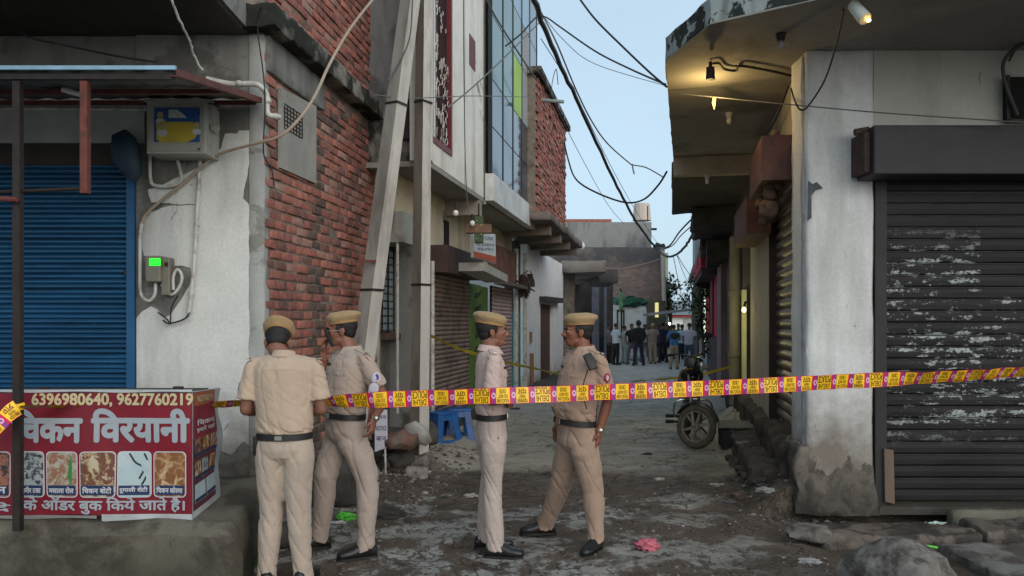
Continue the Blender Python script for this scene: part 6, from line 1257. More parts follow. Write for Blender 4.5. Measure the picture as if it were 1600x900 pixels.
# crowd far down the lane
random.seed(77)
def bystander(px, foot, label, sh, pt, yaw, H=1.66, hood=False, cap=False, longs=False, stance=.1, arm=0):
    d = CAMZ*FPX/(foot-HY); k = H/1.75; p = Vector(((px-CX)/FPX*d, d, 0)); f = Vector((-math.sin(R(yaw)), math.cos(R(yaw)), 0)); r = Vector((math.cos(R(yaw)), math.sin(R(yaw)), 0)); u = Vector((0, 0, 1)); j = lambda x, y, z: (r*x+f*y+u*z)*k
    e = random.uniform(-.03, .03)
    J = dict(pel=j(e, 0, .93), neck=j(0, 0, 1.47), head=j(0, .03, 1.6), elR=j(.26, -.02 if not arm else .05, 1.16), elL=j(-.26, -.02, 1.16), wrR=j(.22 if not arm else .08, .1 if not arm else .25, .93 if not arm else 1.15), wrL=j(-.22 if arm < 2 else -.08, .1 if arm < 2 else .25, .93 if arm < 2 else 1.15), knR=j(.1+stance*.3, .03, .5), knL=j(-.1-stance*.3, .03, .5), anR=j(.1+stance, 0, .09), anL=j(-.1-stance, -.02, .09), tR=90+yaw, tL=90+yaw)
    person(p, label, J, yaw, yaw+random.uniform(-20, 20), -5, 1, cloth('c_'+sh[0], sh[1]), cloth('c_'+pt[0], pt[1]), (.2, .1, .07), detail=False, group='bystanders far down the lane', cap=cap, hood=hood, longsleeve=longs, tuck=False, s=k)
blk = ('black', (.015, .015, .018)); wht = ('white', (.5, .54, .58)); gry = ('grey', (.16, .15, .15)); khk = ('khaki', (.26, .2, .17)); blu = ('blue', (.05, .17, .38)); tan = ('tan', (.36, .27, .2)); jean = ('jean', (.05, .08, .13)); lil = ('lilac', (.4, .38, .46)); pale = ('paleblue', (.38, .46, .55)); nvy = ('navy', (.02, .025, .05)); mar = ('maroonish', (.12, .05, .05)); teal_ = ('paleteal', (.3, .38, .38))
for a in ((962, 570.5, 'bystander in a white shirt and black trousers at the left of the crowd', wht, blk, -60, 1.64, False, False, False, .03, 1), (949, 568, 'bystander in a dim grey top leaning near the porch door', gry, blk, -120, 1.6, False, False, False, .03, 0),
          (940, 566, 'bystander in a dark maroon top half hidden by the porch', mar, nvy, -90, 1.6), (975, 568, 'bystander in a pale teal kurta beside the white screen wall', teal_, teal_, -80, 1.55, False, False, True),
          (987, 570, 'bystander in dark top and grey trousers left of the hooded one', blk, gry, 175, 1.63), (998, 571.5, 'hooded bystander in black with arms on hips, tallest in the middle', blk, nvy, 10, 1.74, True, False, True, .1, 0),
          (1008, 566, 'bystander in a white top behind the hooded one', wht, gry, 170, 1.6), (1020, 568.5, 'far policeman in khaki uniform standing with legs together', khk, tan, 5, 1.64, False, True, False, .0), (1028, 565, 'bystander in a pale blue shirt right of the far policeman', pale, blk, 160, 1.6),
          (1036, 567, 'bystander in navy jacket and black trousers leaning right', nvy, blk, 20, 1.66, False, False, True, .1), (1043, 564, 'bystander in a grey top seen between navy jacket and blue shirt', gry, nvy, 175, 1.62),
          (1053, 577, 'bystander in a bright blue shirt and tan trousers, back to camera', blu, tan, 5, 1.6, False, False, False, .04, 2), (1066, 570, 'bystander in a very pale blue shirt beside the bright blue one', pale, nvy, 10, 1.6),
          (1077, 575, 'bystander in a lilac white shirt and jeans near the motorcycle', lil, jean, -30, 1.66, False, False, False, .05, 1), (1060, 562, 'bystander in a dark top at the back right of the crowd', gry, blk, 170, 1.62)):
    bystander(*a)
# ---------------------------------------------------------------- police tape
class Ribbon:
    def __init__(s, pts, width):                       # pts: (px, py, d, tilt in degrees)
        P = [W(a, b_, c_) for a, b_, c_, _ in pts]; T_ = [p[3] for p in pts]; s.p = []; s.t = []
        for i in range(len(P)-1):
            a, b_, c_, d_ = P[max(i-1, 0)], P[i], P[i+1], P[min(i+2, len(P)-1)]
            for k in range(12):
                t_ = k/12; s.p.append(.5*((2*b_)+(c_-a)*t_+(2*a-5*b_+4*c_-d_)*t_*t_+(3*b_-a-3*c_+d_)*t_**3)); s.t.append(T_[i]+(T_[i+1]-T_[i])*t_)
        s.p.append(P[-1]); s.t.append(T_[-1]); s.s = [0]
        for a, b_ in zip(s.p, s.p[1:]): s.s.append(s.s[-1]+(b_-a).length)
        s.len = s.s[-1]; s.w = width; s.i = 0
    def at(s, q, v, off=0):                            # q metres along, v from -.5 to .5 across
        q = max(0, min(s.len-1e-4, q)); i = min(range(0, len(s.s)-1, 1), key=lambda k: abs(s.s[k]-q)) if 0 else int(np.searchsorted(s.s, q, 'right')-1); f = (q-s.s[i])/max(1e-6, s.s[i+1]-s.s[i])
        p = s.p[i].lerp(s.p[i+1], f); t_ = s.t[i]+(s.t[i+1]-s.t[i])*f; d = (s.p[i+1]-s.p[i]).normalized(); side = Vector((0, -1, 0)); side = (side-d*side.dot(d)).normalized(); up = d.cross(side)*-1
        if up.z < 0: up = -up
        a = R(t_+6*math.sin(q*7)+16*mnoise.noise(Vector((q*2.3, 0, 4)))); wv = up*math.cos(a)+side*math.sin(a); nn = side*math.cos(a)-up*math.sin(a)
        return p+wv*v*s.w+nn*(off+.004*math.sin(q*23+v*2)+.006*mnoise.noise(Vector((q*5, v*.7, 1))))
ty = M_('tape_yellow', (.95, .58, .02), .38, .1, 6, bump=.05); tr_ = M_('tape_red', (.62, .015, .07), .38, .1, 6, bump=.05); tp_ = M_('tape_purple', (.28, .04, .24), .38, .1, 6, bump=.05); tw = M_('tape_emblem', (.7, .4, .55), .4, .1, 6, bump=0); tk = M_('tape_ink', (.16, .05, .01), .5, .1, bump=0)
tape = thing('police_tape', (0, 0, 0), 0, 'yellow and red police barrier tape stretched across the whole lane', 'barrier tape')
LW = (.108, .094, .085); GAP = .0445
TEXT = ((('POLICE', .0, .46, .92), ('DELHI', -.42, -.06, .8)), (('CROSS', .14, .4, .5), ('DO NOT', -.14, .08, .7), ('POLICE LINE', -.42, -.2, .86)), (('पार', .1, .42, .7), ('लाइन', -.14, .06, .5), ('पलस', -.42, -.18, .84)))
def lay_tape(rb, q0=0., k0=0, text=True):
    band = MB(); q = q0; k = k0
    def strip(mb, a, b_, v0, v1, off, n=3):
        vs = [rb.at(a+(b_-a)*i/n, v, off) for i in range(n+1) for v in (v0, (v0+v1)/2, v1)]; mb.add(vs, [(i*3+j, i*3+j+1, i*3+j+4, i*3+j+3) for i in range(n) for j in range(2)])
    while q < rb.len:
        kk = k % 3; w_ = LW[kk]; e = min(q+w_, rb.len)
        band.cur = 0; strip(band, q, e, -.5, .5, 0)
        if e-q > .03:
            lb = MB(); strip(lb, q, e, -.47, .47, .0012, 4); lab = lb.build('label', ty, tape, smooth=2)
            if text and e-q > w_*.9:
                V, Fs = [], []
                for s_, v0, v1, ww in TEXT[kk]:
                    a, F_ = text_mesh(s_, .012); lo, hi = a.min(0), a.max(0); z = (a-lo)/np.maximum(hi-lo, 1e-6); nb0 = len(V)
                    for x, y, _ in z: V.append(tuple(rb.at(q+w_*(.5+(.5-x)*ww), v0+(v1-v0)*(1-y), .0034+.0002*_)))
                    Fs += [tuple(i+nb0 for i in f_) for f_ in F_]
                me = bpy.data.meshes.new('lettering'); me.from_pydata(V, [], Fs); me.materials.append(tk); link('lettering', me, lab)
        if e >= rb.len: break
        g1 = min(e+GAP*.42, rb.len); g2 = min(e+GAP, rb.len); band.cur = 1; strip(band, e, g1, -.5, .5, 0, 2); band.cur = 2; strip(band, g1, g2, -.5, .5, 0, 2)
        c_ = e+GAP*.62
        if c_ < rb.len-.02:
            n = 12; vs = [rb.at(c_+.0155*math.cos(2*math.pi*i/n), .02+.2*math.sin(2*math.pi*i/n), .0018) for i in range(n)]+[rb.at(c_+.006*math.cos(2*math.pi*i/n), .02+.08*math.sin(2*math.pi*i/n), .0018) for i in range(n)]
            em = MB(); em.add(vs, [(i, (i+1) % n, n+(i+1) % n, n+i) for i in range(n)]); em.build('emblem', tw, tape)
        q += w_+GAP; k += 1
    band.build('band', [tr_, tr_, tp_], tape, smooth=2)
main = Ribbon([(30, 636, 4.80, 72), (60, 635, 4.86, 74), (110, 636, 5.0, 66), (170, 635, 5.12, 62), (240, 632.5, 5.25, 58), (300, 631, 5.38, 55), (372, 631, 5.52, 60), (440, 630, 5.6, 50), (500, 628, 5.58, 38), (540, 626.5, 5.54, 24), (640, 623, 5.46, 14), (740, 619.5, 5.48, 4), (860, 616, 5.54, 0), (950, 612.5, 5.6, -2), (1050, 609, 5.68, 0), (1200, 602, 5.8, 4), (1340, 595, 5.93, 14), (1450, 590, 6.03, 26), (1520, 586, 6.1, 40), (1600, 581, 6.2, 52), (1760, 572, 6.4, 40)], .112)
lay_tape(main, 0, 0)
lay_tape(Ribbon([(32, 634, 4.79, 40), (22, 640, 4.76, 10), (8, 652, 4.72, -10), (-8, 668, 4.7, -5), (-40, 690, 4.7, 20)], .1), .02, 2)
b = MB(); p = W(28, 636, 4.83)
for k in range(3): b.loft([(p+Vector((0, 0, .012*k-.02)), .034+.003*k, .034), (p+Vector((0, 0, .012*k-.004)), .033, .035)], (1, 0, .15), (0, 1, .1), 10)
b.build('knot', [ty], tape)
def yellow_line(pts, label):
    rb = Ribbon(pts, .05); b = MB(); n = 60; vs = [rb.at(rb.len*i/n, v, 0) for i in range(n+1) for v in (-.5, .5)]; b.add(vs, [(2*i, 2*i+1, 2*i+3, 2*i+2) for i in range(n)]); b.build('barrier_tape', M_('tape_far', (.55, .42, .03), .5, .25, 9, bump=0), smooth=2, label=label, cat='barrier tape', group='thin yellow tapes strung behind the policemen')
yellow_line([(668, 524, 9.1, 0), (680, 528, 9.4, 40), (730, 549, 10.5, 30), (800, 568, 12, 20), (845, 578, 13.5, 40), (880, 586, 15, 30)], 'thin yellow tape sloping from the upright pole past the shutters')
yellow_line([(1160, 568, 14.2, 0), (1130, 576, 14.2, 30), (1095, 585, 14.3, 10), (1040, 592, 14.6, 40), (1000, 595, 15.5, 60), (940, 599, 16.5, 80)], 'thin yellow tape from the right drainpipe sagging behind the motorcycle')

# ---------------------------------------------------------------- motorcycle
mb0 = G(1088, 701); hd_ = Vector((-.12, -.993, 0)); yaw = math.atan2(-hd_.x, hd_.y)
mc = thing('motorcycle', mb0, yaw, 'black motorcycle parked by the right wall with its dusty front wheel turned', 'motorcycle')
blkp = M_('tank_black', (.012, .013, .015), .25, .1, 4, bump=0, dirt=(.05, .045, .035), dsc=6, damt=(.6, .75)); tyre_m = M_('tyre_dusty', (.1, .084, .062), .9, .3, 14, bump=.5); alloy = M_('alloy_dusty', (.26, .235, .19), .5, .25, 14, metal=.35, bump=.1); chrome = M_('chrome', (.55, .55, .52), .2, .05, metal=1, bump=0); eng = M_('engine_grey', (.07, .07, .068), .5, .3, 12, metal=.4, bump=.3); seatm = M_('seat_black', (.015, .015, .015), .7, .1)
def wheel(r_, wd, steer, lean, c_, name='wheel'):
    Mx = Matrix.Translation(c_)@Matrix.Rotation(steer, 4, 'Z')@Matrix.Rotation(lean, 4, 'Y'); n = 36
    def ring(mb, R0, rr, rw, m=10):
        vs = []; 
        for i in range(n):
            a = 2*math.pi*i/n
            for j in range(m): t_ = 2*math.pi*j/m; q = R0+rr*math.cos(t_); vs.append(Mx@Vector((rw*math.sin(t_), q*math.cos(a), q*math.sin(a))))
        mb.add(vs, [(i*m+j, i*m+(j+1) % m, ((i+1) % n)*m+(j+1) % m, ((i+1) % n)*m+j) for i in range(n) for j in range(m)])
    b = MB(); ring(b, r_-.045, .045, wd); w_ = b.build(name, tyre_m, mc, smooth=2); b = MB(); ring(b, r_-.088, .014, wd*.8, 8); rm = b.build('rim', alloy, w_, smooth=2)
    b = MB(); b.cyl(Mx@Vector((-.05, 0, 0)), Mx@Vector((.05, 0, 0)), .055, n=16); b.cyl(Mx@Vector((-.065, 0, 0)), Mx@Vector((.065, 0, 0)), .02, n=10); b.build('hub', alloy, w_)
    for k in range(6):
        a = 2*math.pi*k/6+.3; b = MB(); d_ = Vector((0, math.cos(a), math.sin(a))); tn = Vector((0, -math.sin(a), math.cos(a)))
        b.prism([Mx@(d_*.04+tn*.022-Vector((.012, 0, 0))), Mx@(d_*(r_-.09)+tn*.012-Vector((.012, 0, 0))), Mx@(d_*(r_-.09)-tn*.012-Vector((.012, 0, 0))), Mx@(d_*.04-tn*.022-Vector((.012, 0, 0)))], Mx.to_3x3()@Vector((.024, 0, 0))); b.build('spoke', alloy, w_)
    return Mx
wr_ = .29; stA = R(54); fc = Vector((0, 0, wr_)); MF = wheel(wr_, .045, stA, R(-7), fc); wheel(.30, .055, 0, R(-3), Vector((0, -1.27, .30)), 'wheel')
head = Vector((0, -.42, 1.02))
def F_(x, y, z): return Matrix.Rotation(stA*.75, 3, 'Z')@Vector((x, y, z))+head
for e in (-1, 1):
    b = MB(); low = MF@Vector((e*.075, 0, 0)); top = head+Vector((e*.075, -.02, .06)); b.cyl(low, low.lerp(top, .45), .021); b.cyl(low.lerp(top, .45), top, .016); b.build('fork', alloy if e > 0 else eng, mc, smooth=True)
b = MB(); n = 14; vs = []
for i in range(n+1):
    a = R(15)+R(140)*i/n
    for x, rr in ((-.055, .305), (-.04, .322), (.04, .322), (.055, .305)): vs.append(MF@Vector((x, -rr*math.cos(a)*-1 if 0 else rr*math.cos(a), rr*math.sin(a)+.01)))
b.add(vs, [(i*4+j, i*4+j+1, i*4+j+5, i*4+j+4) for i in range(n) for j in range(3)]); b.build('mudguard', eng, mc, smooth=2)
b = MB(); b.ell(F_(0, .12, .06), .075, .05, .1, n=16); b.bbox(head.x-.1, head.x+.1, head.y+.0, head.y+.1, head.z-.06, head.z+.18, .03); b.build('headlight_cowl', blkp, mc, smooth=True)
b = MB(); b.ell(F_(0, .16, .055), .06, .02, .07, n=16); b.build('headlight', M_('lamp_glass', (.35, .36, .34), .12, .05, metal=.4, bump=0), mc, smooth=True)
b = MB(); b.tube([F_(-.36, -.14, .2), F_(-.22, -.06, .22), F_(-.08, 0, .19), F_(.08, 0, .19), F_(.22, -.06, .22), F_(.36, -.14, .2)], .012, n=8); hb_ = b.build('handlebar', eng, mc, smooth=True)
for e in (-1, 1):
    b = MB(); b.cyl(F_(e*.27, -.09, .212), F_(e*.37, -.145, .198), .018); b.build('grip', seatm, hb_)
    b = MB(); b.tube([F_(e*.22, -.05, .22), F_(e*.27, -.03, .38), F_(e*.3, -.03, .44)], .006, n=6); b.ell(F_(e*.32, -.03, .47), .065, .018, .045, n=12, m=8); b.build('mirror', seatm, mc, smooth=True)
    b = MB(); b.cyl(F_(e*.07, .06, .02), F_(e*.17, .05, .02), .01); b.ell(F_(e*.19, .06, .02), .028, .035, .022, n=10, m=8); b.build('indicator', M_('amber', (.35, .14, .02), .3, .1, bump=0), mc, smooth=True)
b = MB(); b.loft([(Vector((0, -.42, .9)), .07, .06), (Vector((0, -.5, .92)), .15, .12), (Vector((0, -.66, .93)), .17, .14), (Vector((0, -.82, .88)), .13, .1), (Vector((0, -.88, .84)), .07, .05)], (1, 0, 0), (0, 0, 1), 18); b.build('tank', blkp, mc, smooth=2)
b = MB(); b.loft([(Vector((0, -.84, .80)), .08, .03), (Vector((0, -.95, .79)), .12, .04), (Vector((0, -1.25, .81)), .13, .045), (Vector((0, -1.55, .86)), .1, .035), (Vector((0, -1.6, .86)), .05, .02)], (1, 0, 0), (0, 0, 1), 16); b.build('seat', seatm, mc, smooth=2)
b = MB(); b.bbox(-.13, .13, -.85, -.5, .28, .52, .04); b.build('engine', eng, mc, smooth=True)
b = MB()
for k in range(6): b.bbox(-.1, .1, -.6, -.44, .54+k*.028, .552+k*.028, .004)
b.build('cooling_fins', eng, mc, kind='stuff')
b = MB(); b.tube([(-.05, -.44, .5), (-.08, -.36, .38), (-.13, -.5, .24), (-.16, -.9, .24), (-.17, -1.0, .27)], .02, n=8); b.cyl((-.17, -1.0, .27), (-.18, -1.5, .36), .042, n=12); b.build('exhaust', chrome, mc, smooth=True)
b = MB(); b.tube([(0, -.4, .82), (0, -.52, .5), (0, -.6, .26), (0, -.95, .28), (0, -1.2, .6), (0, -1.5, .72)], .018, n=6); b.tube([(0, -.42, .78), (0, -.9, .72), (0, -1.5, .74)], .016, n=6); b.build('frame', seatm, mc)
b = MB(); b.tube([(.0, -.42, .62), (-.2, -.40, .6), (-.26, -.42, .5), (-.24, -.44, .38), (-.05, -.5, .3), (.05, -.5, .3), (.24, -.44, .38), (.26, -.42, .5), (.2, -.40, .6), (0, -.42, .62)], .012, n=8, sub=4); b.build('crash_guard', chrome, mc, smooth=True)
for z_ in (.28, .36): 
    b = MB(); b.cyl((.16, -.62, z_), (.34, -.62, z_), .016); b.cyl((.25, -.62, z_), (.36, -.62, z_), .024); b.build('footrest', seatm, mc)
b = MB(); b.bbox(-.1, .1, -1.75, -1.6, .5, .82, .03); b.build('tail', blkp, mc, smooth=True)
b = MB(); b.cyl((-.06, -.8, .3), (-.3, -.72, .0), .014); b.build('side_stand', eng, mc)

# ---------------------------------------------------------------- stools, placard, litter, stones
plb = M_('stool_blue', (.015, .1, .32), .4, .15, 6, bump=.03, dirt=(.03, .06, .13), dsc=6)
def stool(loc, rz, label):
    o = thing('plastic_stool', loc, rz, label, 'stool', 'blue plastic stools'); o.scale = (1.12, 1.12, 1.12); b = MB(); b.bbox(-.15, .15, -.15, .15, .40, .43, .012); b.build('seat', plb, o, smooth=True)
    for sx, sy in ((1, 1), (1, -1), (-1, -1), (-1, 1)):
        b = MB(); t_ = Vector((sx*.135, sy*.135, .405)); f_ = Vector((sx*.19, sy*.19, 0)); q = .032
        for ax in (Vector((sx*-1, 0, 0)), Vector((0, sy*-1, 0))):
            b.prism([t_, t_+ax*.085, f_+ax*.075, f_], Vector((0, 0, 0))+(Vector((0, -sy*.006, 0)) if ax.x else Vector((-sx*.006, 0, 0))))
        b.build('leg', plb, o)
    for k in range(4):
        b = MB(); M3 = Matrix.Rotation(k*math.pi/2, 4, 'Z')
        for z0, z1, e in ((.33, .40, .139), (.05, .10, .178)): b.prism([M3@Vector(v) for v in ((-e+.01, e, z0), (e-.01, e, z0), (e-.015, e-.008, z1), (-e+.015, e-.008, z1))], M3.to_3x3()@Vector((0, -.006, 0)))
        b.build('rail', plb, o, kind='stuff')
    return o
p = W(716, 0, 11.2); stool((p.x, p.y, 0), R(12), 'blue plastic stool nearer the policeman, open side to the camera'); p = W(690, 0, 10.8); stool((p.x, p.y, 0), R(38), 'blue plastic stool half behind the other, beside the upright pole')
pl = thing('placard', (0, 0, 0), 0, 'small white printed placard on a thin white rod beside the policeman in glasses', 'placard')
pb = G(603, 752); dP = pb.y; b = MB(); b.cyl((pb.x, dP, -.1), (pb.x-.015, dP, CAMZ-(640-HY)/FPX*dP), .011, n=8); b.build('rod', pvc, pl)
a, c_ = W(586, 703, dP), W(606, 640, dP); b = MB(); b.prism([(a.x, dP-.014, a.z-.02), (c_.x, dP-.014, a.z+.03), (c_.x-.004, dP-.014, c_.z), (a.x, dP-.014, c_.z)], (0, .006, 0)); b.build('board', M_('placard_white', (.45, .45, .5), .6, .1, 6, bump=.05), pl)
for k, s_ in enumerate(('सूचना', 'NOTICE', 'बन')):
    z1_ = c_.z-.06-.11*k; put_text('lettering', s_, a.x+.012, c_.x-.012, z1_-.05, z1_, M_('placard_ink', (.12, .08, .2), .6, bump=0), pl, (0, dP-.016, 0), bold=.02)
b = MB(); b.ell((0, 0, 0), .035, .006, .045); b.ell((0, 0, .07), .02, .008, .03); b.build('hanging_tag', M_('placard_white', (.5, .5, .5)), None, smooth=True, loc=tuple(W(584, 608, 5.62)), label='white tag hanging at the waist of the policeman in glasses', cat='tag')
st_m = [M_('stone_grey', (.16, .145, .13), .95, .4, 9, bump=.9, bs=30, dirt=(.05, .043, .036), dsc=6, damt=(.47, .6)), M_('stone_dark', (.055, .05, .045), .95, .4, 6, bump=.7, bs=40), M_('stone_red', (.1, .068, .056), .95, .35, 6, bump=.7, bs=40, dirt=(.07, .05, .04), dsc=5), M_('stone_pale', (.24, .22, .2), .95, .3, 6, bump=.7, bs=40, dirt=(.12, .1, .09), dsc=5)]
def stone(px, py, r_, mi, label, sq=(1, .8, .6), seed=None, dz=0, cat='stone', name='stone', group=None):
    p = G(px, py); b = MB(); stones(b, (0, 0, 0), r_, seed or px, sq, 3); lo = min(v[2] for v in b.v); o = b.build(name, st_m[mi], smooth=True, loc=(p.x, p.y, p.z-lo-.02+dz), label=label, cat=cat)
    if group: o['group'] = group
    return o
stone(1408, 952, .27, 0, 'big rounded pinkish boulder in the bottom right foreground', (1.05, .7, .72), 5, -.04, 'boulder', 'boulder')
stone(1262, 845, .12, 0, 'pale broken lump at the near end of the right kerb slab', (1.2, .7, .5))
stone(606, 808, .085, 1, 'flat dark stone lying behind the foot of the policeman in glasses', (1.5, .9, .5))
stone(630, 752, .075, 3, 'pale stone at the foot of the rubble heap', (1.4, .8, .4))
stone(375, 880, .11, 0, 'pale stone wedged beside the end of the shop step', (1.1, .8, .5)); stone(455, 850, .12, 1, 'dark stone seen between the legs of the policeman turned away', (1.3, .8, .7)); stone(428, 800, .22, 1, 'large dark lump behind the policeman turned away', (1, .8, .7))
stone(532, 790, .26, 1, 'large dark rock against the brick wall base', (1, .6, .75), 12); stone(560, 770, .2, 3, 'sloping pale rock leaning on the large dark one', (1, .6, .8), 7)
random.seed(15)
rh = thing('rubble_heap', (0, 0, 0), 0, 'dark heap of rubble lumps between the placard rod and the upright pole', 'rubble heap')
for i in range(34):
    a, c_ = random.uniform(578, 664), random.uniform(664, 752); p = G(a, c_); h = max(0, (752-c_)/88)*.34; r_ = random.uniform(.06, .17)*(1 if i < 14 else .6); y = min(p.y, 9.1); x = (a-CX)/FPX*y
    b = MB(); stones(b, (0, 0, 0), r_, i*3+2, (1, .85, .7), 3); b.build('stone', random.choices(st_m, (4, 5, 2, 1))[0], rh, smooth=True, loc=(x, y, h*.8+ground_z(x, y)+r_*.1))
b = MB(); p = W(628, 692, 8.5); b.loft([(p+Vector((-.2, 0, .0)), .02, .02), (p+Vector((-.12, 0, .02)), .11, .09), (p+Vector((0, .02, .03)), .13, .11), (p+Vector((.1, .02, .0)), .09, .08), (p+Vector((.17, .02, .04)), .03, .03)], n=14); b.v = [tuple(Vector(v)+mnoise.noise_vector(Vector(v)*12)*.06) for v in b.v]; b.build('old_sack', M_('sack_rust', (.12, .06, .045), .9, .4, 6, bump=.4, dirt=(.15, .13, .11), dsc=4), smooth=2, label='crumpled rusty brown sack on the rubble heap', cat='sack')
b = MB(); p = W(648, 672, 8.6); b.loft([(p+Vector((-.12, 0, .02)), .02, .03), (p+Vector((-.04, 0, .0)), .06, .10), (p+Vector((.06, .02, -.06)), .09, .12), (p+Vector((.14, .02, -.15)), .04, .05)], n=12); b.v = [tuple(Vector(v)+mnoise.noise_vector(Vector(v)*11)*.04) for v in b.v]; b.build('plastic_sheet', M_('sheet_grey', (.24, .23, .21), .5, .3, 6, bump=.2), smooth=2, label='crumpled grey plastic sheet beside the rusty sack', cat='plastic sheet')
# right side: kerb slabs and ditch
kb = rough_box('kerb_slab', 2.35, 3.55, 6.05, 6.42, -.1, .07, wall_mat('kerb_pink', (.15, .125, .105), (.06, .052, .045), (.46, .54), 4), None, .035, .028, 7, .01, label='long brownish kerb slab edging the ditch before the black shutter', cat='kerb')
rough_box('kerb_slab', 3.6, 7.5, 6.1, 6.5, -.1, .09, MC['kerb_pink'], None, .05, .03, 7, .01, label='pinkish broken kerb slab running off the right edge', cat='kerb')
rough_box('paving_slab', 3.15, 7.5, 5.0, 5.95, -.12, .045, wall_mat('slab_grey', (.2, .195, .18), (.1, .09, .08), (.48, .56), 3), None, .05, .02, 6, .01, label='flat grey concrete slab in the bottom right corner', cat='paving slab')
rough_box('kerb_slab', 3.7, 7.5, 6.75, 6.86, -.1, .09, M_('strip_olive', (.14, .13, .1), .9, .3, 5, bump=.4), None, .09, .015, 3, .015, label='narrow olive concrete strip under the black shutter', cat='kerb')
def crumple(name, px, py, z, size, m, label, cat, seed, sq=(1, .7, .5)):
    random.seed(seed); p = G(px, py, z); bm = bmesh.new(); bmesh.ops.create_icosphere(bm, subdivisions=3, radius=1)
    for v in bm.verts:
        q = v.co.copy(); k = .7+.75*abs(mnoise.noise(q*1.9+Vector((seed, 0, 0))))+.35*mnoise.noise(q*4.5+Vector((0, seed, 0))); v.co = (q.x*size*sq[0]*k, q.y*size*sq[1]*k, q.z*size*sq[2]*k)
    me = bpy.data.meshes.new(name); bm.to_mesh(me); bm.free(); me.materials.append(m); o = link(name, me, loc=(p.x, p.y, z+size*sq[2]*.55)); tag(o, label, cat); return o
crumple('pink_cloth', 1013, 858, 0, .095, M_('cloth_pink', (.42, .11, .14), .8, .4, 16, bump=.3), 'crumpled pink cloth lying on the ground right of the stout policeman', 'cloth', 3, (1, .8, .55))
crumple('green_bag', 540, 812, 0, .085, M_('bag_green', (.08, .42, .04), .4, .3, 16, bump=.1), 'bright green plastic bag on the ground behind the policeman in glasses', 'plastic bag', 5, (1.1, .7, .5))
crumple('foil_bag', 1461, 826, .03, .075, M_('bag_foil', (.45, .55, .5), .3, .3, 16, bump=.1), 'shiny pale plastic bag in the ditch before the black shutter', 'plastic bag', 8, (1.4, .7, .5))
crumple('white_scrap', 528, 818, 0, .05, M_('scrap_white', (.4, .4, .39), .6, .2, 9), 'white plastic scrap just left of the bright green bag', 'litter', 9, (1.4, .6, .3))
b = MB(); b.tube([(0, 0, 0), (.07, .01, .01), (.15, .0, 0)], .011, n=6); b.build('green_straw', M_('bag_green', (.08, .42, .04)), loc=tuple(G(1432, 856, .06)), label='short green plastic strip lying between boulder and kerb slab', cat='litter')
LR = [(1120, 760, .07, 'pale litter scrap near the broken right step', (.3, .29, .25)), (1202, 800, .035, 'tiny white crumpled cup near the column foot', (.5, .5, .48)), (1030, 750, .05, 'white flattened scrap in the middle of the lane', (.4, .4, .38)), (1140, 786, .05, 'flat dark sandal shaped scrap beside the right rubble', (.1, .1, .1)), (1265, 880, .07, 'crumpled pale plastic near the bottom right boulder', (.3, .3, .29)), (1196, 768, .08, 'grey crumpled paper under the right step', (.2, .2, .19)),
      (735, 776, .06, 'pale flat scrap left of the slim policeman', (.34, .32, .29)), (668, 738, .035, 'small white scrap at the foot of the upright pole', (.5, .5, .48)), (690, 755, .045, 'small dark scrap in the lane left of the slim policeman', (.03, .03, .03)), (1012, 710, .05, 'dark leaf like scrap in the lane in front of the motorcycle', (.04, .03, .025)), (1165, 695, .09, 'torn white and brown litter at the end of the dark plinth', (.28, .24, .22)), (805, 640, .08, 'purple rag on the lane between two policemen', (.08, .03, .1)), (1085, 705, .02, 'pebble by the motorcycle wheel', (.1, .09, .08)), (872, 598, .06, 'brown scrap by the far doorstep', (.12, .08, .06))]
for i, (a, c_, s_, lab, col) in enumerate(LR): crumple('litter', a, c_, ground_z(*G(a, c_).to_tuple()[:2]) if c_ > 620 else 0, s_, M_('litter_%d' % i, col, .7, .3, 12), lab, 'litter', 20+i, (1.2, .8, .32))
# dark box and ledge by the side wall beyond the shutter
dbx = thing('stone_ledge', (0, 0, 0), 0, 'dark block with a pale top edge sticking out beside the lit doorway', 'ledge')
t_ = TR(1175); rough_box('block', 3.3, 3.9, -.55, -.1, 0, .30, M_('ledge_black', (.03, .027, .024), .9, .3, 5), dbx, .1, .03, 3, .03, M=LM(RB)); rough_box('top', 3.25, 3.92, -.58, -.1, .30, .335, M_('ledge_top', (.17, .15, .12), .9, .3, 5), dbx, .1, .02, 3, .015, M=LM(RB))  # top in a lighter colour than the block
random.seed(42)
rw = thing('stone_row', (0, 0, 0), 0, 'broken stones strewn along the foot of the right side wall', 'rubble')
for i in range(26):                                    # broken stones along the foot of the right wall
    t_ = random.uniform(.2, 4.2); o_ = -random.uniform(.15, .6)*(1-.03*t_); p = RB.w(t_, o_, 0); r_ = random.uniform(.04, .13)*(1 if o_ > -.4 else .6); b = MB(); stones(b, (0, 0, 0), r_, i*2+1, (1.2, .9, .6), 2)
    b.build('stone', random.choice(st_m[:3]), rw, smooth=True, loc=(p.x, p.y, ground_z(p.x, p.y)+r_*.2))
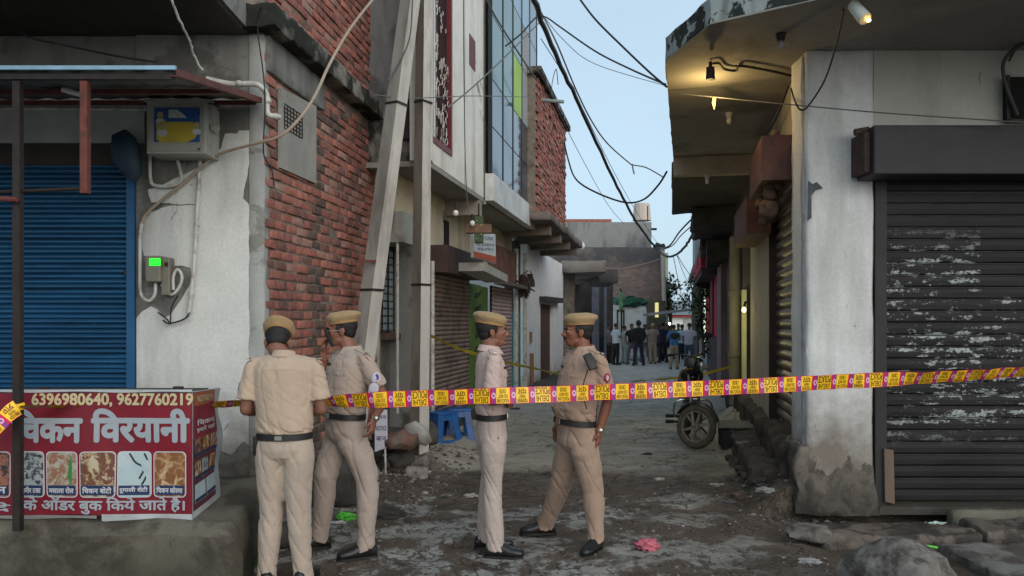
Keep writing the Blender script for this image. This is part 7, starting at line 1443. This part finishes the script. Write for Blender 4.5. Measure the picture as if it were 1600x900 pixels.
for i, (y0, y1, x0, x1, n, s0, s1, nm, lab, grp) in enumerate(((5.0, 8.8, -1.9, 2.4, 2600, .004, .017, 'gravel', 'fine gravel and chips scattered over the muddy lane', 0), (6.9, 10.5, -1.6, -.9, 500, .01, .04, 'rubble_grit', 'coarse grit along the left wall foot', 0), (6.9, 10, 2.1, 3.0, 500, .01, .04, 'rubble_grit', 'coarse grit along the right wall foot', 0), (6.4, 7.05, 2.4, 6, 400, .008, .035, 'rubble_grit', 'debris in the ditch before the black shutter', 0))):
    verts = []; fs = []; mats_ = []
    for k in range(n):
        y = random.uniform(y0, y1); x = random.uniform(x0, x1)+(.18*(y-7) if i in (1, 2) and y > 7 else 0); s = s0+(s1-s0)*random.random()**3; z = ground_z(x, y); a = random.uniform(0, 6.28); c1, s1_ = math.cos(a)*s, math.sin(a)*s; bs_ = len(verts); h = s*random.uniform(.4, .9)
        verts += [(x+c1, y+s1_, z), (x-s1_, y+c1, z-.002), (x-c1*1.1, y-s1_, z), (x+s1_, y-c1, z-.002), (x+c1*.4, y+s1_*.4, z+h), (x-c1*.5, y-s1_*.3, z+h*.8)]
        fs += [(bs_, bs_+1, bs_+4), (bs_+1, bs_+2, bs_+5), (bs_+1, bs_+5, bs_+4), (bs_+2, bs_+3, bs_+5), (bs_+3, bs_, bs_+4), (bs_+3, bs_+4, bs_+5)]; mats_ += [random.choices(range(4), (3, 3, 2, 2))[0]]*6
    me = bpy.data.meshes.new(nm); me.from_pydata(verts, [], fs)
    for m_ in st_m: me.materials.append(m_)
    me.polygons.foreach_set('material_index', mats_); me.update(); tag(link(nm, me), lab, None, None, 'stuff')
# weeds by the shop step
wd = thing('weed', G(395, 888), 0, 'small green weed growing at the end of the shop step', 'weed'); random.seed(6)
for k in range(16):
    b = MB(); a = random.uniform(0, 6.28); l = random.uniform(.06, .16); d_ = Vector((math.cos(a)*.6, math.sin(a)*.6, 1)).normalized(); sd_ = d_.cross(Vector((0, 0, 1))).normalized()*.008; b.add([-sd_, sd_, d_*l*.6+sd_, d_*l+Vector((math.cos(a), math.sin(a), 0))*.03, d_*l*.6-sd_], [(0, 1, 2, 3, 4)]); b.build('blade', M_('weed_green', (.06, .1, .03), .8, .3, 9, bump=0), wd)
